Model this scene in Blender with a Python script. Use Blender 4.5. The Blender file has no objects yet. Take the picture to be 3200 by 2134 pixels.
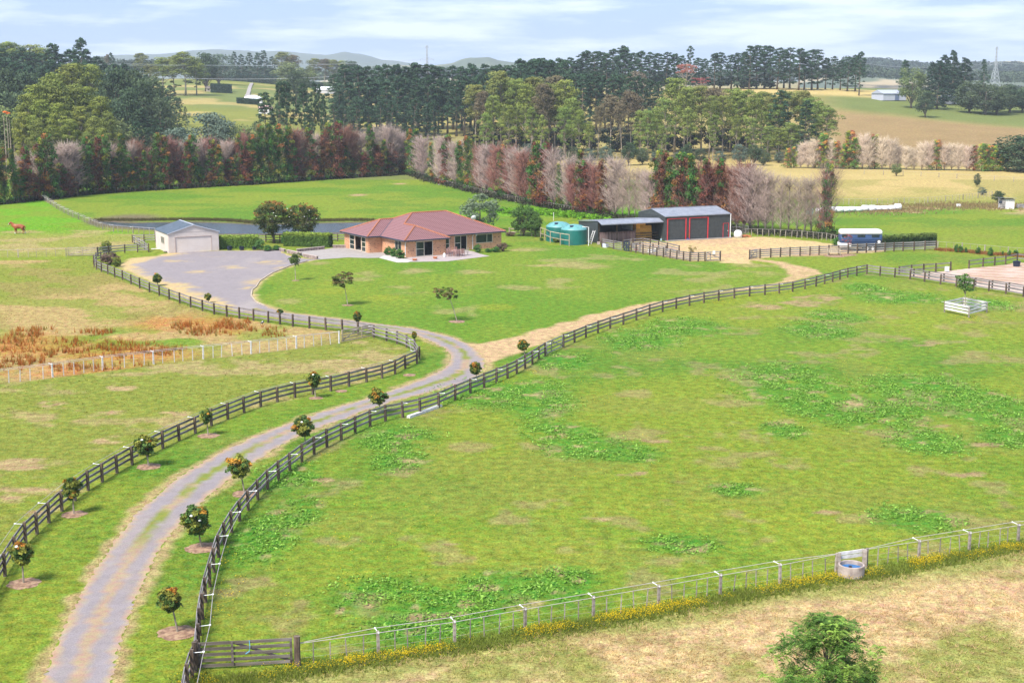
import bpy, bmesh, math, random
import numpy as np
from mathutils import Vector, Matrix
from mathutils.geometry import delaunay_2d_cdt
random.seed(7); rng = np.random.default_rng(7)
SC = bpy.context.scene; COL = SC.collection
pi = math.pi
# ---------------------------------------------------------------- camera
FPX, CH, HY = 4400.0, 24.0, 245.0
PITCH = math.atan((1067-HY)/FPX)
cam_d = bpy.data.cameras.new('camera'); cam = bpy.data.objects.new('camera', cam_d); COL.objects.link(cam)
cam_d.sensor_width = 36; cam_d.lens = 36*FPX/3200; cam_d.clip_start = .5; cam_d.clip_end = 30000
cam.location = (0, 0, CH); cam.rotation_euler = (pi/2-PITCH, 0, 0); SC.camera = cam
# ---------------------------------------------------------------- world and sun
SUN_EL, SUN_AZ = math.radians(52), math.radians(-140)      # azimuth clockwise from +Y: behind and left of the camera
w = bpy.data.worlds.new('World'); SC.world = w; w.use_nodes = True
nt = w.node_tree; nt.nodes.clear(); N = nt.nodes.new; L = nt.links.new
out = N('ShaderNodeOutputWorld'); bg = N('ShaderNodeBackground'); L(bg.outputs[0], out.inputs[0])
sky = N('ShaderNodeTexSky'); sky.sky_type = 'NISHITA'; sky.sun_disc = False; sky.sun_elevation = SUN_EL
sky.sun_rotation = SUN_AZ; sky.air_density = 1.0; sky.dust_density = 1.2; sky.ozone_density = 1.5
tc = N('ShaderNodeTexCoord'); sep = N('ShaderNodeSeparateXYZ'); L(tc.outputs['Generated'], sep.inputs[0])
mp = N('ShaderNodeMapping'); mp.inputs['Scale'].default_value = (7, 7, 55); L(tc.outputs['Generated'], mp.inputs[0])
cn = N('ShaderNodeTexNoise'); cn.inputs['Scale'].default_value = 1.0; cn.inputs['Detail'].default_value = 7; cn.inputs['Roughness'].default_value = .6
L(mp.outputs[0], cn.inputs['Vector'])
cr = N('ShaderNodeValToRGB'); cr.color_ramp.elements[0].position = .44; cr.color_ramp.elements[1].position = .60
cr.color_ramp.elements[0].color = (2.0, 2.9, 4.8, 1); cr.color_ramp.elements[1].color = (4.35, 4.95, 6.2, 1)
L(cn.outputs['Fac'], cr.inputs[0])
mx = N('ShaderNodeMixRGB'); mx.inputs[0].default_value = .80; L(sky.outputs[0], mx.inputs[1]); L(cr.outputs[0], mx.inputs[2])
L(mx.outputs[0], bg.inputs[0]); bg.inputs[1].default_value = .10
sun_d = bpy.data.lights.new('sun', 'SUN'); sun_d.energy = 3.4; sun_d.angle = math.radians(16); sun_d.color = (1, .95, .86)
sun = bpy.data.objects.new('sun', sun_d); COL.objects.link(sun)
sd = Vector((math.sin(SUN_AZ)*math.cos(SUN_EL), math.cos(SUN_AZ)*math.cos(SUN_EL), math.sin(SUN_EL)))
sun.rotation_euler = sd.to_track_quat('Z', 'Y').to_euler(); sun.location = (0, 0, 200)
vs = SC.view_settings; vs.view_transform = 'Standard'; vs.look = 'None'; vs.gamma = 1; vs.exposure = 1.16; vs.use_curve_mapping = False
SC.cycles.max_bounces = 4; SC.cycles.diffuse_bounces = 2; SC.cycles.glossy_bounces = 2; SC.cycles.transmission_bounces = 2
SC.cycles.transparent_max_bounces = 4; SC.cycles.volume_bounces = 0; SC.cycles.caustics_reflective = False; SC.cycles.caustics_refractive = False
# ---------------------------------------------------------------- helpers
CP, SP = math.cos(PITCH), math.sin(PITCH)
def ray(x, y):
    a = (1067-y)/FPX
    return Vector(((x-1600)/FPX, CP+SP*a, -SP+CP*a))
def G(x, y, z=0.0):
    "point of the horizontal plane z seen at photo pixel x, y"
    d = ray(x, y); return Vector((0, 0, CH)) + d*((z-CH)/d.z)
def AT(x, y, Y):
    "point at forward distance Y seen at photo pixel"
    d = ray(x, y); return Vector((0, 0, CH)) + d*(Y/d.y)
def tag(o, label=None, cat=None, group=None, kind=None):
    for k, v in (('label', label), ('category', cat), ('group', group), ('kind', kind)):
        if v: o[k] = v
    return o
def link(name, data, parent=None, loc=None, rot=None, scale=None):
    o = bpy.data.objects.new(name, data); COL.objects.link(o)
    if parent is not None: o.parent = parent
    if loc is not None: o.location = loc
    if rot is not None: o.rotation_euler = rot
    if scale is not None: o.scale = scale
    return o
def thing(name, label, cat, loc=(0, 0, 0), rz=0, group=None):
    o = link(name, None, None, loc, (0, 0, rz)); o.empty_display_size = .2
    return tag(o, label, cat, group)
def copy_tree(root, loc, rz=0, scale=None, label=None, group=None):
    r = root.copy(); COL.objects.link(r); r.location = loc; r.rotation_euler = (0, 0, rz)
    if scale is not None: r.scale = scale
    if label: r['label'] = label
    if group: r['group'] = group
    for c in list(root.children):
        k = c.copy(); COL.objects.link(k); k.parent = r
        for d in list(c.children):
            e = d.copy(); COL.objects.link(e); e.parent = k
    return r
class MB:
    def __init__(s): s.v = []; s.f = []; s.uv = None
    def add(s, vs, fs):
        b = len(s.v); s.v += [tuple(q) for q in vs]; s.f += [tuple(i+b for i in f) for f in fs]; return s
    def box(s, c, d, rz=0, top=None):
        x, y, z = [k/2 for k in d]; t = top or (1, 1); cs, sn = math.cos(rz), math.sin(rz); V = []
        for (i, j, k) in ((-1,-1,-1),(1,-1,-1),(1,1,-1),(-1,1,-1),(-1,-1,1),(1,-1,1),(1,1,1),(-1,1,1)):
            px, py = i*x*(t[0] if k > 0 else 1), j*y*(t[1] if k > 0 else 1)
            V.append((c[0]+px*cs-py*sn, c[1]+px*sn+py*cs, c[2]+k*z))
        return s.add(V, [(0,3,2,1),(4,5,6,7),(0,1,5,4),(1,2,6,5),(2,3,7,6),(3,0,4,7)])
    def beam(s, p, q, w_, h):
        p, q = Vector(p), Vector(q); d = (q-p).normalized(); up = Vector((0, 0, 1)) if abs(d.z) < .95 else Vector((0, 1, 0))
        a = d.cross(up).normalized()*w_/2; b = a.cross(d).normalized()*h/2
        V = [p-a-b, p+a-b, p+a+b, p-a+b, q-a-b, q+a-b, q+a+b, q-a+b]
        return s.add(V, [(3,2,1,0),(4,5,6,7),(0,1,5,4),(1,2,6,5),(2,3,7,6),(3,0,4,7)])
    def tube(s, pts, rad, n=6, cap=True):
        pts = [Vector(p) for p in pts]; rad = rad if hasattr(rad, '__len__') else [rad]*len(pts); V = []; F = []
        for i, p in enumerate(pts):
            d = (pts[min(i+1, len(pts)-1)]-pts[max(i-1, 0)]).normalized(); up = Vector((0, 0, 1)) if abs(d.z) < .9 else Vector((1, 0, 0))
            a = d.cross(up).normalized(); b = d.cross(a)
            for k in range(n): t = 2*pi*k/n; V.append(p+(a*math.cos(t)+b*math.sin(t))*rad[i])
        for i in range(len(pts)-1):
            for k in range(n): F.append((i*n+k, i*n+(k+1) % n, (i+1)*n+(k+1) % n, (i+1)*n+k))
        if cap: F.append(tuple(range(n-1, -1, -1))); F.append(tuple((len(pts)-1)*n+k for k in range(n)))
        return s.add(V, F)
    def lathe(s, c, prof, n=24):
        V = []; F = []
        for (r, z) in prof:
            for k in range(n): t = 2*pi*k/n; V.append((c[0]+r*math.cos(t), c[1]+r*math.sin(t), c[2]+z))
        for i in range(len(prof)-1):
            for k in range(n): F.append((i*n+k, i*n+(k+1) % n, (i+1)*n+(k+1) % n, (i+1)*n+k))
        return s.add(V, F)
    def prism(s, pts, z0, z1):
        n = len(pts); V = [(p[0], p[1], z0) for p in pts]+[(p[0], p[1], z1) for p in pts]
        return s.add(V, [tuple(range(n-1, -1, -1)), tuple(range(n, 2*n))]+[(i, (i+1) % n, n+(i+1) % n, n+i) for i in range(n)])
    def mesh(s, name, mat, smooth=False):
        m = bpy.data.meshes.new(name); m.from_pydata(s.v, [], s.f)
        if mat: m.materials.append(mat)
        if smooth: m.polygons.foreach_set('use_smooth', [True]*len(m.polygons))
        m.update(); return m
    def build(s, name, mat, parent=None, loc=None, rot=None, smooth=False, **k):
        return link(name, s.mesh(name, mat, smooth), parent, loc, rot)
def npmesh(name, V, F, mat, col=None, smooth=False, extra=None):
    "V (n,3), F (m,k) arrays; col per-vertex rgb"
    m = bpy.data.meshes.new(name); V = np.asarray(V, np.float32); F = np.asarray(F, np.int32)
    m.vertices.add(len(V)); m.vertices.foreach_set('co', V.ravel())
    k = F.shape[1]; m.loops.add(F.size); m.loops.foreach_set('vertex_index', F.ravel())
    m.polygons.add(len(F)); m.polygons.foreach_set('loop_start', np.arange(0, F.size, k, dtype=np.int32))
    if smooth: m.polygons.foreach_set('use_smooth', np.ones(len(F), bool))
    m.update(calc_edges=True); m.materials.append(mat)
    if col is not None:
        a = m.color_attributes.new('tint', 'FLOAT_COLOR', 'POINT'); c = np.ones((len(V), 4), np.float32); c[:, :3] = col
        a.data.foreach_set('color', c.ravel())
    for kx, vx in (extra or {}).items():
        a = m.attributes.new(kx, 'FLOAT', 'POINT'); a.data.foreach_set('value', np.asarray(vx, np.float32))
    return m
# numpy value noise
_lat = rng.random((256, 256)).astype(np.float32)
def vn(x, y):
    xi, yi = np.floor(x), np.floor(y); fx, fy = x-xi, y-yi; fx = fx*fx*(3-2*fx); fy = fy*fy*(3-2*fy)
    xi = xi.astype(int); yi = yi.astype(int); g = lambda a, b: _lat[a % 256, b % 256]
    return (g(xi, yi)*(1-fx)+g(xi+1, yi)*fx)*(1-fy)+(g(xi, yi+1)*(1-fx)+g(xi+1, yi+1)*fx)*fy
def fbm(x, y, s, o=4, off=0.):
    t = 0; a = .5; n = 0
    for i in range(o): t = t+a*vn(x/s+off+17.3*i, y/s+off*1.7+9.1*i); n += a; a *= .5; s /= 2.03
    return t/n
def sstep(a, b, x): t = np.clip((x-a)/(b-a), 0, 1); return t*t*(3-2*t)
def seg_dist(px, py, poly, closed=False):
    d = np.full(px.shape, 1e9); n = len(poly)
    for i in range(n if closed else n-1):
        ax, ay = poly[i][:2]; bx, by = poly[(i+1) % n][:2]; dx, dy = bx-ax, by-ay; l = dx*dx+dy*dy+1e-9
        t = np.clip(((px-ax)*dx+(py-ay)*dy)/l, 0, 1); d = np.minimum(d, np.hypot(px-ax-t*dx, py-ay-t*dy))
    return d
def inside(px, py, poly):
    r = np.zeros(px.shape, bool); n = len(poly)
    for i in range(n):
        ax, ay = poly[i][:2]; bx, by = poly[(i+1) % n][:2]
        if ay == by: continue
        c = ((ay > py) != (by > py)) & (px < (bx-ax)*(py-ay)/(by-ay)+ax); r ^= c
    return r
def sdf(px, py, poly):                       # positive inside
    d = seg_dist(px, py, poly, True); return np.where(inside(px, py, poly), d, -d)
def PX(l, z=0): return [tuple(G(x, y, z))[:2] for x, y in l]
# ---------------------------------------------------------------- materials
def newmat(name):
    m = bpy.data.materials.new(name); m.use_nodes = True; t = m.node_tree; b = t.nodes['Principled BSDF']; return m, t, b
def pm(name, cols, scale=5, rough=.7, bump=0, bscale=None, metal=0, spec=.4, stretch=None, rand=0, detail=4, ramp=(.35, .65)):
    m, t, b = newmat(name); N = t.nodes.new; L = t.links.new
    b.inputs['Roughness'].default_value = rough; b.inputs['Metallic'].default_value = metal; b.inputs['Specular IOR Level'].default_value = spec
    tc = N('ShaderNodeTexCoord'); mp = N('ShaderNodeMapping'); L(tc.outputs['Object'], mp.inputs[0])
    if stretch: mp.inputs['Scale'].default_value = stretch
    n = N('ShaderNodeTexNoise'); n.inputs['Scale'].default_value = scale; n.inputs['Detail'].default_value = detail; L(mp.outputs[0], n.inputs['Vector'])
    r = N('ShaderNodeValToRGB'); e = r.color_ramp.elements; k = len(cols)
    while len(e) < k: e.new(.5)
    for i, c in enumerate(cols): e[i].position = ramp[0]+(ramp[1]-ramp[0])*i/max(1, k-1); e[i].color = (*c, 1)
    L(n.outputs['Fac'], r.inputs[0]); o = r.outputs[0]
    if rand:
        oi = N('ShaderNodeObjectInfo'); hs = N('ShaderNodeHueSaturation'); mr = N('ShaderNodeMapRange')
        mr.inputs['To Min'].default_value = 1-rand; mr.inputs['To Max'].default_value = 1+rand
        L(oi.outputs['Random'], mr.inputs[0]); L(mr.outputs[0], hs.inputs['Value']); L(o, hs.inputs['Color']); o = hs.outputs[0]
    L(o, b.inputs['Base Color'])
    if bump:
        n2 = N('ShaderNodeTexNoise'); n2.inputs['Scale'].default_value = bscale or scale*3; L(mp.outputs[0], n2.inputs['Vector'])
        bp = N('ShaderNodeBump'); bp.inputs['Strength'].default_value = bump; bp.inputs['Distance'].default_value = .02
        L(n2.outputs['Fac'], bp.inputs['Height']); L(bp.outputs[0], b.inputs['Normal'])
    return m
def leafmat(name, trans=.25, rand=.12, spec=.15, hue=.012):
    m, t, b = newmat(name); N = t.nodes.new; L = t.links.new
    at = N('ShaderNodeAttribute'); at.attribute_name = 'tint'; oi = N('ShaderNodeObjectInfo'); hs = N('ShaderNodeHueSaturation')
    mr = N('ShaderNodeMapRange'); mr.inputs['To Min'].default_value = 1-rand; mr.inputs['To Max'].default_value = 1+rand
    L(oi.outputs['Random'], mr.inputs[0]); L(mr.outputs[0], hs.inputs['Value'])
    mh = N('ShaderNodeMapRange'); mh.inputs['To Min'].default_value = .5-hue; mh.inputs['To Max'].default_value = .5+hue
    ml = N('ShaderNodeMath'); ml.operation = 'FRACT'; mm = N('ShaderNodeMath'); mm.operation = 'MULTIPLY'; mm.inputs[1].default_value = 7.31
    L(oi.outputs['Random'], mm.inputs[0]); L(mm.outputs[0], ml.inputs[0]); L(ml.outputs[0], mh.inputs[0]); L(mh.outputs[0], hs.inputs['Hue'])
    L(at.outputs['Color'], hs.inputs['Color']); L(hs.outputs[0], b.inputs['Base Color'])
    b.inputs['Roughness'].default_value = .65; b.inputs['Specular IOR Level'].default_value = spec
    tr = N('ShaderNodeBsdfTranslucent'); L(hs.outputs[0], tr.inputs[0]); ms = N('ShaderNodeMixShader'); ms.inputs[0].default_value = trans
    L(b.outputs[0], ms.inputs[1]); L(tr.outputs[0], ms.inputs[2]); L(ms.outputs[0], t.nodes['Material Output'].inputs[0])
    return m
def groundmat(name, fine=8., vary=.62, bump=.9, mid=.38):
    "reads the painted turf colour and breaks it up with fine grass noise"
    m, t, b = newmat(name); N = t.nodes.new; L = t.links.new
    at = N('ShaderNodeAttribute'); at.attribute_name = 'tint'; geo = N('ShaderNodeNewGeometry')
    n1 = N('ShaderNodeTexNoise'); n1.inputs['Scale'].default_value = fine; n1.inputs['Detail'].default_value = 5; n1.inputs['Roughness'].default_value = .7; L(geo.outputs['Position'], n1.inputs['Vector'])
    n2 = N('ShaderNodeTexNoise'); n2.inputs['Scale'].default_value = 1.5; n2.inputs['Detail'].default_value = 6; n2.inputs['Roughness'].default_value = .65; L(geo.outputs['Position'], n2.inputs['Vector'])
    r1 = N('ShaderNodeMapRange'); r1.inputs[1].default_value = .25; r1.inputs[2].default_value = .75; r1.inputs[3].default_value = 1-vary; r1.inputs[4].default_value = 1+vary; L(n1.outputs['Fac'], r1.inputs[0])
    r2 = N('ShaderNodeMapRange'); r2.inputs[1].default_value = .3; r2.inputs[2].default_value = .7; r2.inputs[3].default_value = 1-mid; r2.inputs[4].default_value = 1+mid; L(n2.outputs['Fac'], r2.inputs[0])
    mu = N('ShaderNodeMath'); mu.operation = 'MULTIPLY'; L(r1.outputs[0], mu.inputs[0]); L(r2.outputs[0], mu.inputs[1])
    hs = N('ShaderNodeHueSaturation'); L(at.outputs['Color'], hs.inputs['Color']); L(mu.outputs[0], hs.inputs['Value'])
    n3 = N('ShaderNodeTexNoise'); n3.inputs['Scale'].default_value = 2.3; n3.inputs['Detail'].default_value = 5; L(geo.outputs['Position'], n3.inputs['Vector'])
    r3 = N('ShaderNodeMapRange'); r3.inputs[1].default_value = .3; r3.inputs[2].default_value = .7; r3.inputs[3].default_value = .462; r3.inputs[4].default_value = .538; L(n3.outputs['Fac'], r3.inputs[0]); L(r3.outputs[0], hs.inputs['Hue'])
    L(hs.outputs[0], b.inputs['Base Color']); b.inputs['Roughness'].default_value = .95; b.inputs['Specular IOR Level'].default_value = .03
    if bump:
        bp = N('ShaderNodeBump'); bp.inputs['Strength'].default_value = bump; bp.inputs['Distance'].default_value = .08; L(n1.outputs['Fac'], bp.inputs['Height']); L(bp.outputs[0], b.inputs['Normal'])
    return m
M = {}
M['turf'] = groundmat('turf'); M['far_turf'] = groundmat('far_turf', 1.2, .25, .2, .2)
M['gravel'] = groundmat('gravel', 14, .26, .3, .10)
M['leaf'] = leafmat('leaf'); M['needle'] = leafmat('needle', .1); M['twig'] = leafmat('twig', 0, .1, .1); M['blade'] = leafmat('blade', .55, 0, .02, 0)
M['bark'] = pm('bark', [(.10, .075, .055), (.22, .18, .14)], 3, .9, .6, 12, rand=.15)
M['palebark'] = pm('palebark', [(.22, .18, .14), (.42, .36, .30)], 2, .9, .3, 8, rand=.15)
M['darkwood'] = pm('darkwood', [(.05, .034, .026), (.10, .07, .05), (.16, .125, .10)], 6, .85, .4, 20, stretch=(1, 1, .3), rand=.3)
M['greywood'] = pm('greywood', [(.13, .115, .11), (.25, .23, .225), (.36, .335, .33)], 5, .85, .4, 20, stretch=(.3, 1, 1), rand=.2)
M['darkrail'] = pm('darkrail', [(.10, .085, .085), (.19, .17, .175), (.29, .265, .27)], 5, .85, .4, 20, stretch=(.3, 1, 1), rand=.2)
M['palewood'] = pm('palewood', [(.30, .24, .17), (.44, .37, .28)], 5, .85, .3, 20, rand=.2)
M['gatewood'] = pm('gatewood', [(.06, .045, .035), (.11, .09, .075), (.19, .165, .15)], 5, .85, .4, 20, stretch=(.3, 1, 1), rand=.2)
M['batten'] = pm('batten', [(.20, .16, .13), (.37, .32, .28)], 5, .85, .3, 20, rand=.3)
M['whitewood'] = pm('whitewood', [(.50, .47, .47), (.72, .70, .69)], 5, .8, .2, 20, rand=.1)
M['white'] = pm('white', [(.72, .72, .72), (.82, .82, .82)], 2, .45)
M['wire'] = pm('wire', [(.36, .31, .31), (.46, .41, .41)], 3, .5)
ORD = ['first', 'second', 'third', 'fourth', 'fifth', 'sixth', 'seventh', 'eighth', 'ninth', 'tenth']
def nth(i):
    i += 1
    if i <= 10: return ORD[i-1]
    return '%d%s' % (i, 'th' if 10 < i % 100 < 14 else {1: 'st', 2: 'nd', 3: 'rd'}.get(i % 10, 'th'))
# ---------------------------------------------------------------- terrain
_YK = np.array([0, 335, 400, 460, 520, 600, 700, 850, 1000, 1300, 1800, 2500, 4000.])
_UK = (np.array([-900, 0, 350, 700, 1200, 1700, 2300, 2700, 3200, 4100])-1600)/FPX
_ZT = np.array([  # heights of the land by bearing (rows) and distance (columns)
 [0, 0, 1, 3, 6, 10, 14, 18, 20, 18, 18, 18, 14],
 [0, 0, 1, 3, 6, 10, 14, 18, 20, 18, 18, 18, 14],
 [0, 0, .5, 2, 5, 8.5, 13, 18.5, 22, 22, 18, 18, 14],
 [0, 0, .3, 1.6, 5, 8.5, 13.5, 19.5, 24.2, 23, 18, 18, 14],
 [0, 0, 0, .5, 2, 4, 6.5, 10, 13, 16, 14, 16, 14],
 [0, 0, 0, 1, 4, 9, 14, 16, 14, 10, 10, 14, 14],
 [0, 0, 0, 2, 6.5, 16.5, 20.5, 17, 14, 8, 8, 12, 14],
 [0, 0, .2, 3, 7.2, 12.6, 17.8, 18.5, 13, 6, 6, 10, 14],
 [0, 0, .2, 2.5, 5, 9.5, 13.5, 14, 10, 4, 4, 10, 14],
 [0, 0, .2, 2.5, 5, 9, 13, 13, 10, 4, 4, 10, 14.]])
def _pch(xk, yk, x):       # monotone-ish cubic along one axis: smoothed linear
    return np.interp(x, xk, yk)
def _smooth_table():
    ys = np.linspace(0, 4000, 801); us = np.linspace(_UK[0], _UK[-1], 121)
    T = np.array([np.interp(ys, _YK, r) for r in _ZT])
    T = np.array([np.interp(us, _UK, T[:, j]) for j in range(len(ys))]).T
    k = np.hanning(11); k /= k.sum()
    T2 = np.apply_along_axis(lambda r: np.convolve(np.pad(r, 5, 'edge'), k, 'valid'), 1, T)
    ku = np.hanning(13); ku /= ku.sum()
    T2 = np.apply_along_axis(lambda r: np.convolve(np.pad(r, 6, 'edge'), ku, 'valid'), 0, T2)
    T2[:, ys < 325] = 0
    return us, ys, T2
_us, _ys, _TT = _smooth_table()
def H(X, Y):
    X = np.asarray(X, float); Y = np.asarray(Y, float); Yc = np.clip(Y, 1, 3999)
    u = np.clip((X/Yc-_us[0])/(_us[1]-_us[0]), 0, len(_us)-1.001); v = np.clip(Yc/(_ys[1]-_ys[0]), 0, len(_ys)-1.001)
    i = u.astype(int); j = v.astype(int); a = u-i; b = v-j
    z = (_TT[i, j]*(1-a)+_TT[i+1, j]*a)*(1-b)+(_TT[i, j+1]*(1-a)+_TT[i+1, j+1]*a)*b
    und = (fbm(X, Y, 90, 3)-.5)*5*sstep(380, 700, Y)
    return z+und*.45
def hz(x, y): return float(H(np.array([x]), np.array([y]))[0])
def ell(X, Y, px, py, rx, ry, soft=.5):
    "soft elliptical patch given in photo pixels, worked out on the ground"
    c = G(px, py); a = abs(G(px+rx, py).x-c.x); b = abs(G(px, max(py-ry, 300)).y-G(px, py+ry).y)/2
    d = np.sqrt(((X-c.x)/a)**2+((Y-c.y)/b)**2)
    return sstep(1+soft, 1-soft, d)
C = lambda *a: np.array(a, float)
PAL = dict(g1=C(.160, .206, .025), g2=C(.082, .168, .020), lawn=C(.104, .186, .020), lawn2=C(.140, .200, .024), olive=C(.180, .188, .040),
  tan=C(.36, .25, .135), straw=C(.43, .32, .16), soil=C(.26, .155, .105), rust=C(.30, .12, .04), lime=C(.115, .25, .016), mud=C(.12, .085, .065),
  gold=C(.44, .33, .13), brown=C(.24, .165, .075), farg=C(.14, .165, .048), lush=C(.060, .185, .020), yel=C(.24, .27, .03))
# zones, from photo pixels
LAWN = PX([(800,944),(786,925),(788,906),(800,898),(811,879),(850,854),(907,831),(953,818),(991,811),(1090,804),(1150,806),(1190,807),(1240,819),(1400,815),
 (1470,805),(1530,800),(1640,770),(1700,766),(1840,770),(1920,783),(2073,805),(2155,820),(2250,818),(2400,826),(2431,830),(2469,845),(2476,864),(2446,879),(2365,895),(2270,910),
 (2174,925),(2079,937),(1983,952),(1906,971),(1810,994),(1734,1017),(1657,1036),(1600,1055),(1508,1073),(1458,1070),(1412,1052),(1336,1033),(1240,1018),(1167,1010),(1106,1001),(991,988),(896,977),(829,956)])
TRACK = PX([(1470,1076),(1508,1075),(1600,1055),(1657,1036),(1734,1017),(1810,994),(1906,971),(1983,952),(2079,937),(2174,925),(2270,910),(2365,895),(2446,879),(2476,864),(2469,845),
 (2431,830),(2400,822),(2340,812),(2345,806),(2438,819),(2496,830),(2545,844),(2565,856),(2515,869),(2438,888),(2400,897),(2290,912),(2170,935),(2060,957),(1960,985),(1868,1010),(1753,1047),(1677,1078),(1600,1112),(1560,1122),(1520,1150),(1500,1120)])
YARD = PX([(1966,770),(1975,756),(2078,757),(2180,748),(2290,740),(2400,741),(2480,748),(2560,757),(2640,766),(2760,776),(2770,786),(2650,794),(2560,799),(2409,804),(2342,812),(2345,824),(2250,822),(2250,816),(2160,817),(2073,802),(2000,788)])
ARENA = PX([(2821,862),(2909,852),(2971,846),(3027,839),(3090,833),(3142,828),(3179,820),(3300,832),(3420,880),(3420,960),(3290,930),(3165,913),(3100,904),(2974,884)])
DRYF = PX([(500,2200),(760,2105),(930,2086),(1215,2046),(1472,2008),(1710,1962),(1952,1922),(2223,1871),(2415,1838),(2660,1800),(2918,1748),(3120,1714),(3400,1660),(3700,2500),(500,2600)])
LPAD = PX([(-500,820),(209,812),(306,812),(317,850),(410,889),(529,937),(669,983),(875,1016),(1119,1042),(1166,1052),(1060,1074),(922,1092),(600,1128),(320,1162),(0,1204),(-600,1290)])
LPAD2 = PX([(-600,1290),(0,1204),(320,1162),(600,1128),(922,1092),(1060,1074),(1168,1055),(1270,1086),(1310,1124),(1236,1169),(1034,1223),(815,1271),(610,1354),(413,1451),(276,1531),(115,1665),(16,1801),(-300,2250)])
BIGP = PX([(594,2170),(617,2097),(643,1881),(683,1741),(749,1630),(837,1529),(944,1444),(1110,1355),(1313,1296),(1513,1211),(1684,1124),(1869,1042),(2071,974),(2295,932),(2515,903),(2709,856),(2889,881),(3090,908),(3400,950),(3600,1620),(2918,1738),(2415,1828),(1952,1912),(1472,1999),(930,2080)])
HORSEP = PX([(-500,800),(0,805),(306,799),(419,762),(484,735),(318,716),(206,668),(134,623),(0,640),(-400,680)])
POND = PX([(304,690),(350,695),(420,699),(478,697),(574,696),(688,698),(800,703),(900,702),(1003,699),(1100,697),(1165,697),(1200,703),(1180,716),(1120,726),(1075,727),(1037,727),(940,729),(800,731),(681,731),(560,727),(482,718),(400,711),(344,705),(316,697)])
DOCKW = [(830,1680,90,70),(930,1600,80,40),(900,1490,90,50),(1230,1370,130,35),(1250,1440,90,30),(1680,1250,110,60),(1850,1400,150,35),(1750,1350,120,30),(1500,1230,120,40),(1980,1420,90,25),
 (2480,1215,170,70),(2700,1290,180,45),(2900,1230,180,60),(3100,1280,150,60),(2450,1345,70,25),(2900,1380,120,40),(3150,1370,90,30),(2130,1700,110,28),(1200,1860,170,60),(1420,1900,150,50),(1550,1830,120,50),
 (1700,1850,110,45),(1780,1810,90,40),(1300,1960,160,40),(2860,1620,130,40),(2300,1530,80,20),(2000,1060,110,30),(2150,1020,120,25),(2700,900,60,16),(2800,930,130,18),(2620,990,90,18),(2560,1030,100,25),(3080,950,80,18),(1750,1130,90,25)]
BUTTER = [(700,1760,45,60),(720,1850,40,60),(690,1930,40,40),(930,1450,60,22),(990,1425,50,14),(1460,1235,60,12),(1380,1275,60,18),(1560,1200,50,10),(1660,1160,35,10),(2450,918,110,6),(2250,946,60,6),(1230,1780,140,60),(1080,1700,60,40),(3020,995,55,14),(2420,1350,30,14)]
BARE = [(1100,1160,100,12),(1050,1130,80,8),(2520,945,80,14),(2560,930,70,10),(2390,960,60,10),(1350,1930,110,18),(1180,1960,80,14),(1060,1910,20,14),(2100,1700,60,10),(2170,1720,40,8),(2900,1075,60,8),(2830,1060,40,6),(1260,1365,45,10),(1010,1500,40,8),
 (2600,1330,110,10),(2900,1330,70,8),(3080,1390,60,8),(2450,1180,25,5),(380,1210,60,12),(350,1290,80,8),(2050,1375,60,12),(2980,1480,90,12),(1970,1480,60,12),(1850,1620,60,12),(150,1260,80,10),(60,1450,120,20),(60,1540,90,24),(140,1590,60,20),(330,1380,60,10),(560,1290,60,8),(1120,610,25,3),(1250,575,18,2),(80,630,80,6),
 (1650,1080,30,4),(2020,1080,30,5),(1760,1115,40,6),(2590,1600,60,8),(1400,1700,40,5)]
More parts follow.
